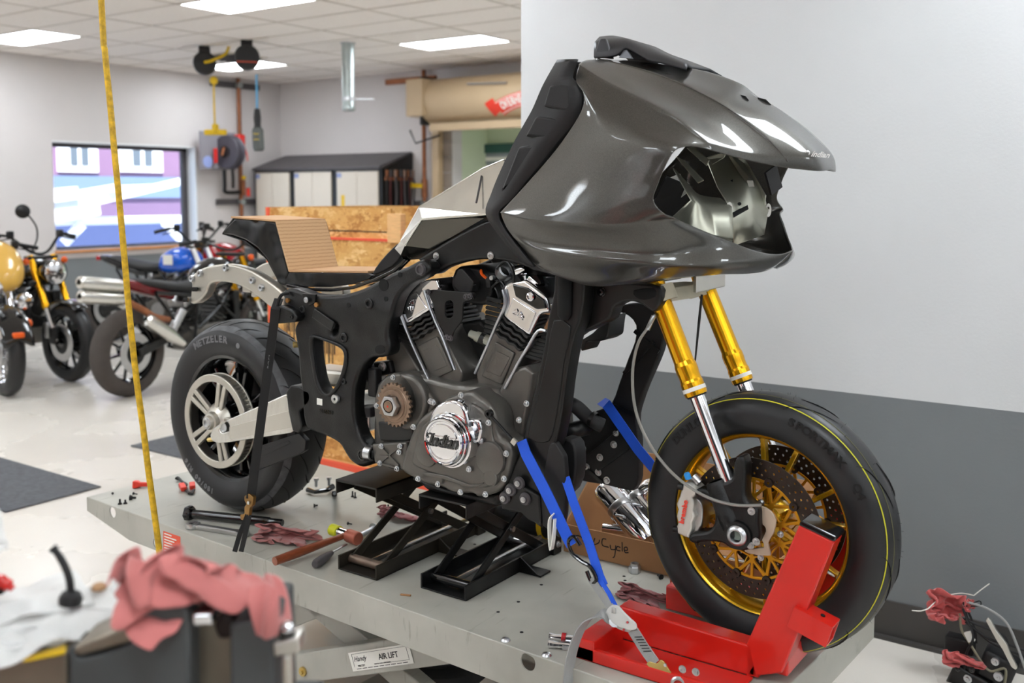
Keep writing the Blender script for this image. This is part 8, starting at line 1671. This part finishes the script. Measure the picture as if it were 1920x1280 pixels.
MB().box(bq(1872, 1248, 1.18), (.10, .08, .09), Matrix.Rotation(.3, 3, 'Y')).build('switch_housing', M['black_pl'], hb3, bevel=.01); MB().box(bq(1820, 1275, 1.16), (.12, .07, .08), Matrix.Rotation(.35, 3, 'Y')).build('master_cylinder', M['black_m'], hb3, bevel=.008)
for px, py, r_ in ((1866, 1240, .012), (1872, 1268, .014), (1815, 1272, .013)): p = bq(px, py, 1.12); MB().lathe([(.001, -.01), (r_ * .5, -.01), (r_ * .6, -.004), (r_, -.003), (r_, .006)], p, (0.2, 1, 0), 16).build('clamp_screw', M['zinc'], hb3)
MB().bar(bq(1805, 1270, 1.2), bq(1960, 1330, 1.2), .05, .05).build('handlebar', M['black_m'], hb3, bevel=.015)
for px, py in ((1796, 1254), (1822, 1256)): bolt_head(MB(), bq(px, py, 1.12), .006, .006).build('bolt', M['black_gl'], hb3)
for a, c in (((1738, 1142), (1712, 1145)), ((1826, 1116), (1856, 1093))): pass
# rags tied round the controls
rd_ = mat('red shop rag deep', S(190, 86, 84), .9, var=.12, vs=12, bump=.5, bs=500, sheen=.3)
def rag_at(label, px, py, Y, k, sc_, rot): p = at(px, py, Y=Y); return rag_obj(label, p, k, sc_, rot, rd_)
rag_at('red rag tied in a ball around the controls by the wall', 1776, 1166, 1.15, 0, (.82, .75, .62), .4)
rag_at('small red rag knot right of the tied rag ball', 1818, 1144, 1.16, 1, (.30, .30, .22), .9)
rag_at('red rag wrapped below the black mirror box', 1808, 1250, 1.12, 1, (.80, .5, .26), .1)
zt_ = thing('zip_tie', 'white zip tie binding the red rag ball', 'zip tie', at(1740, 1142, Y=1.1)); MB().tube(cr([at(1740, 1141, Y=1.09), at(1726, 1145, Y=1.08), at(1710, 1144, Y=1.08)], 4), .0018, 6).build('tail', M['lbl_w'], zt_); MB().tube([at(1826, 1116, Y=1.14), at(1840, 1105, Y=1.13), at(1855, 1094, Y=1.13)], .0018, 6).build('tail', M['lbl_w'], zt_); MB().tube(cr([at(1740, 1141, Y=1.09), at(1765, 1120, Y=1.17), at(1800, 1112, Y=1.20), at(1826, 1116, Y=1.14)], 4), .0018, 6).build('loop', M['lbl_w'], zt_)
# yellow hose end under the front of the lift
yh = thing('floor_hose', 'yellow hose loop on the floor under the lift front', 'hose', at(1572, 1225, Z=.02)); q = at(1570, 1228, Z=.012); MB().tube(cr([q + V((-.25, -.05, 0)), q + V((-.08, .0, 0)), q + V((.01, .06, 0)), q + V((-.06, .14, 0)), q + V((-.25, .12, 0))], 6), .012, 10).build('hose', M['yellow'], yh)
# red tool cabinet behind the photographer (its reflection shows in the fairing)
for x0, x1, h_, mm in ((-6.2, -4.4, 1.2, 'dkgrey'), (-4.2, -2.6, 1.9, 'beige'), (-2.5, -.3, .95, 'beige'), (2.2, 3.6, 2.0, 'black_m'), (3.7, 5.2, 1.6, 'dkgrey')):  # unseen cabinets added for what the chrome and fairing reflect
    cb_ = thing('reflection_cabinet', 'unseen storage cabinet added for reflections', 'cabinet', ((x0 + x1) / 2, -4.8, 0), 'added cabinets behind the photographer'); MB().bx(x0, x1, -5.15, -4.6, 0, h_).build('body', M[mm], cb_, smooth=0, bevel=.01)
    for s in (0, 1): MB().bx(x0 + .03 + s * (x1 - x0) / 2, x0 + (s + 1) * (x1 - x0) / 2 - .03, -4.6, -4.58, .1, h_ - .05).build('cabinet_door', M[mm], cb_, smooth=0, bevel=.006)
for x0, x1, mm in ((-2.5, -1.5, 'black_m'), (-1.45, -.6, 'hood_gl'), (-.55, .6, 'black_m'), (.65, 2.0, 'dkgrey')):  # unseen cupboards, put in to darken the reflection on the fairing side
    wc_ = thing('reflection_cupboard', 'unseen wall cupboard added to shape reflections', 'cupboard', ((x0 + x1) / 2, -5.0, 1.2), 'added cupboards behind the photographer'); MB().bx(x0, x1, -5.19, -4.8, 1.2, 2.1).build('body', M[mm], wc_, smooth=0, bevel=.01)
    for s in (0, 1): MB().bx(x0 + .02 + s * (x1 - x0) / 2, x0 + (s + 1) * (x1 - x0) / 2 - .02, -4.8, -4.785, 1.22, 2.08).build('cupboard_door', M[mm], wc_, smooth=0, bevel=.004)
tc_ = thing('tool_cabinet', 'red tool cabinet outside the picture', 'cabinet', (.9, -4.7, 0)); MB().bx(-.2, 2.0, -5.1, -4.5, .12, 1.15).build('body', M['red'], tc_, smooth=0, bevel=.01)
for r in range(5):
    for cx_ in range(2): MB().bx(-.16 + cx_ * 1.09, .87 + cx_ * 1.09, -4.5, -4.48, .2 + r * .18, .36 + r * .18).build('drawer', M['red'], tc_, smooth=0, bevel=.005)
MB().bx(-.22, 2.02, -5.12, -4.48, 1.15, 1.19).build('top', M['black_m'], tc_, smooth=0, bevel=.005); MB().bx(-.2, 2.0, -5.1, -4.5, 0, .12).build('plinth', M['black_m'], tc_, smooth=0)
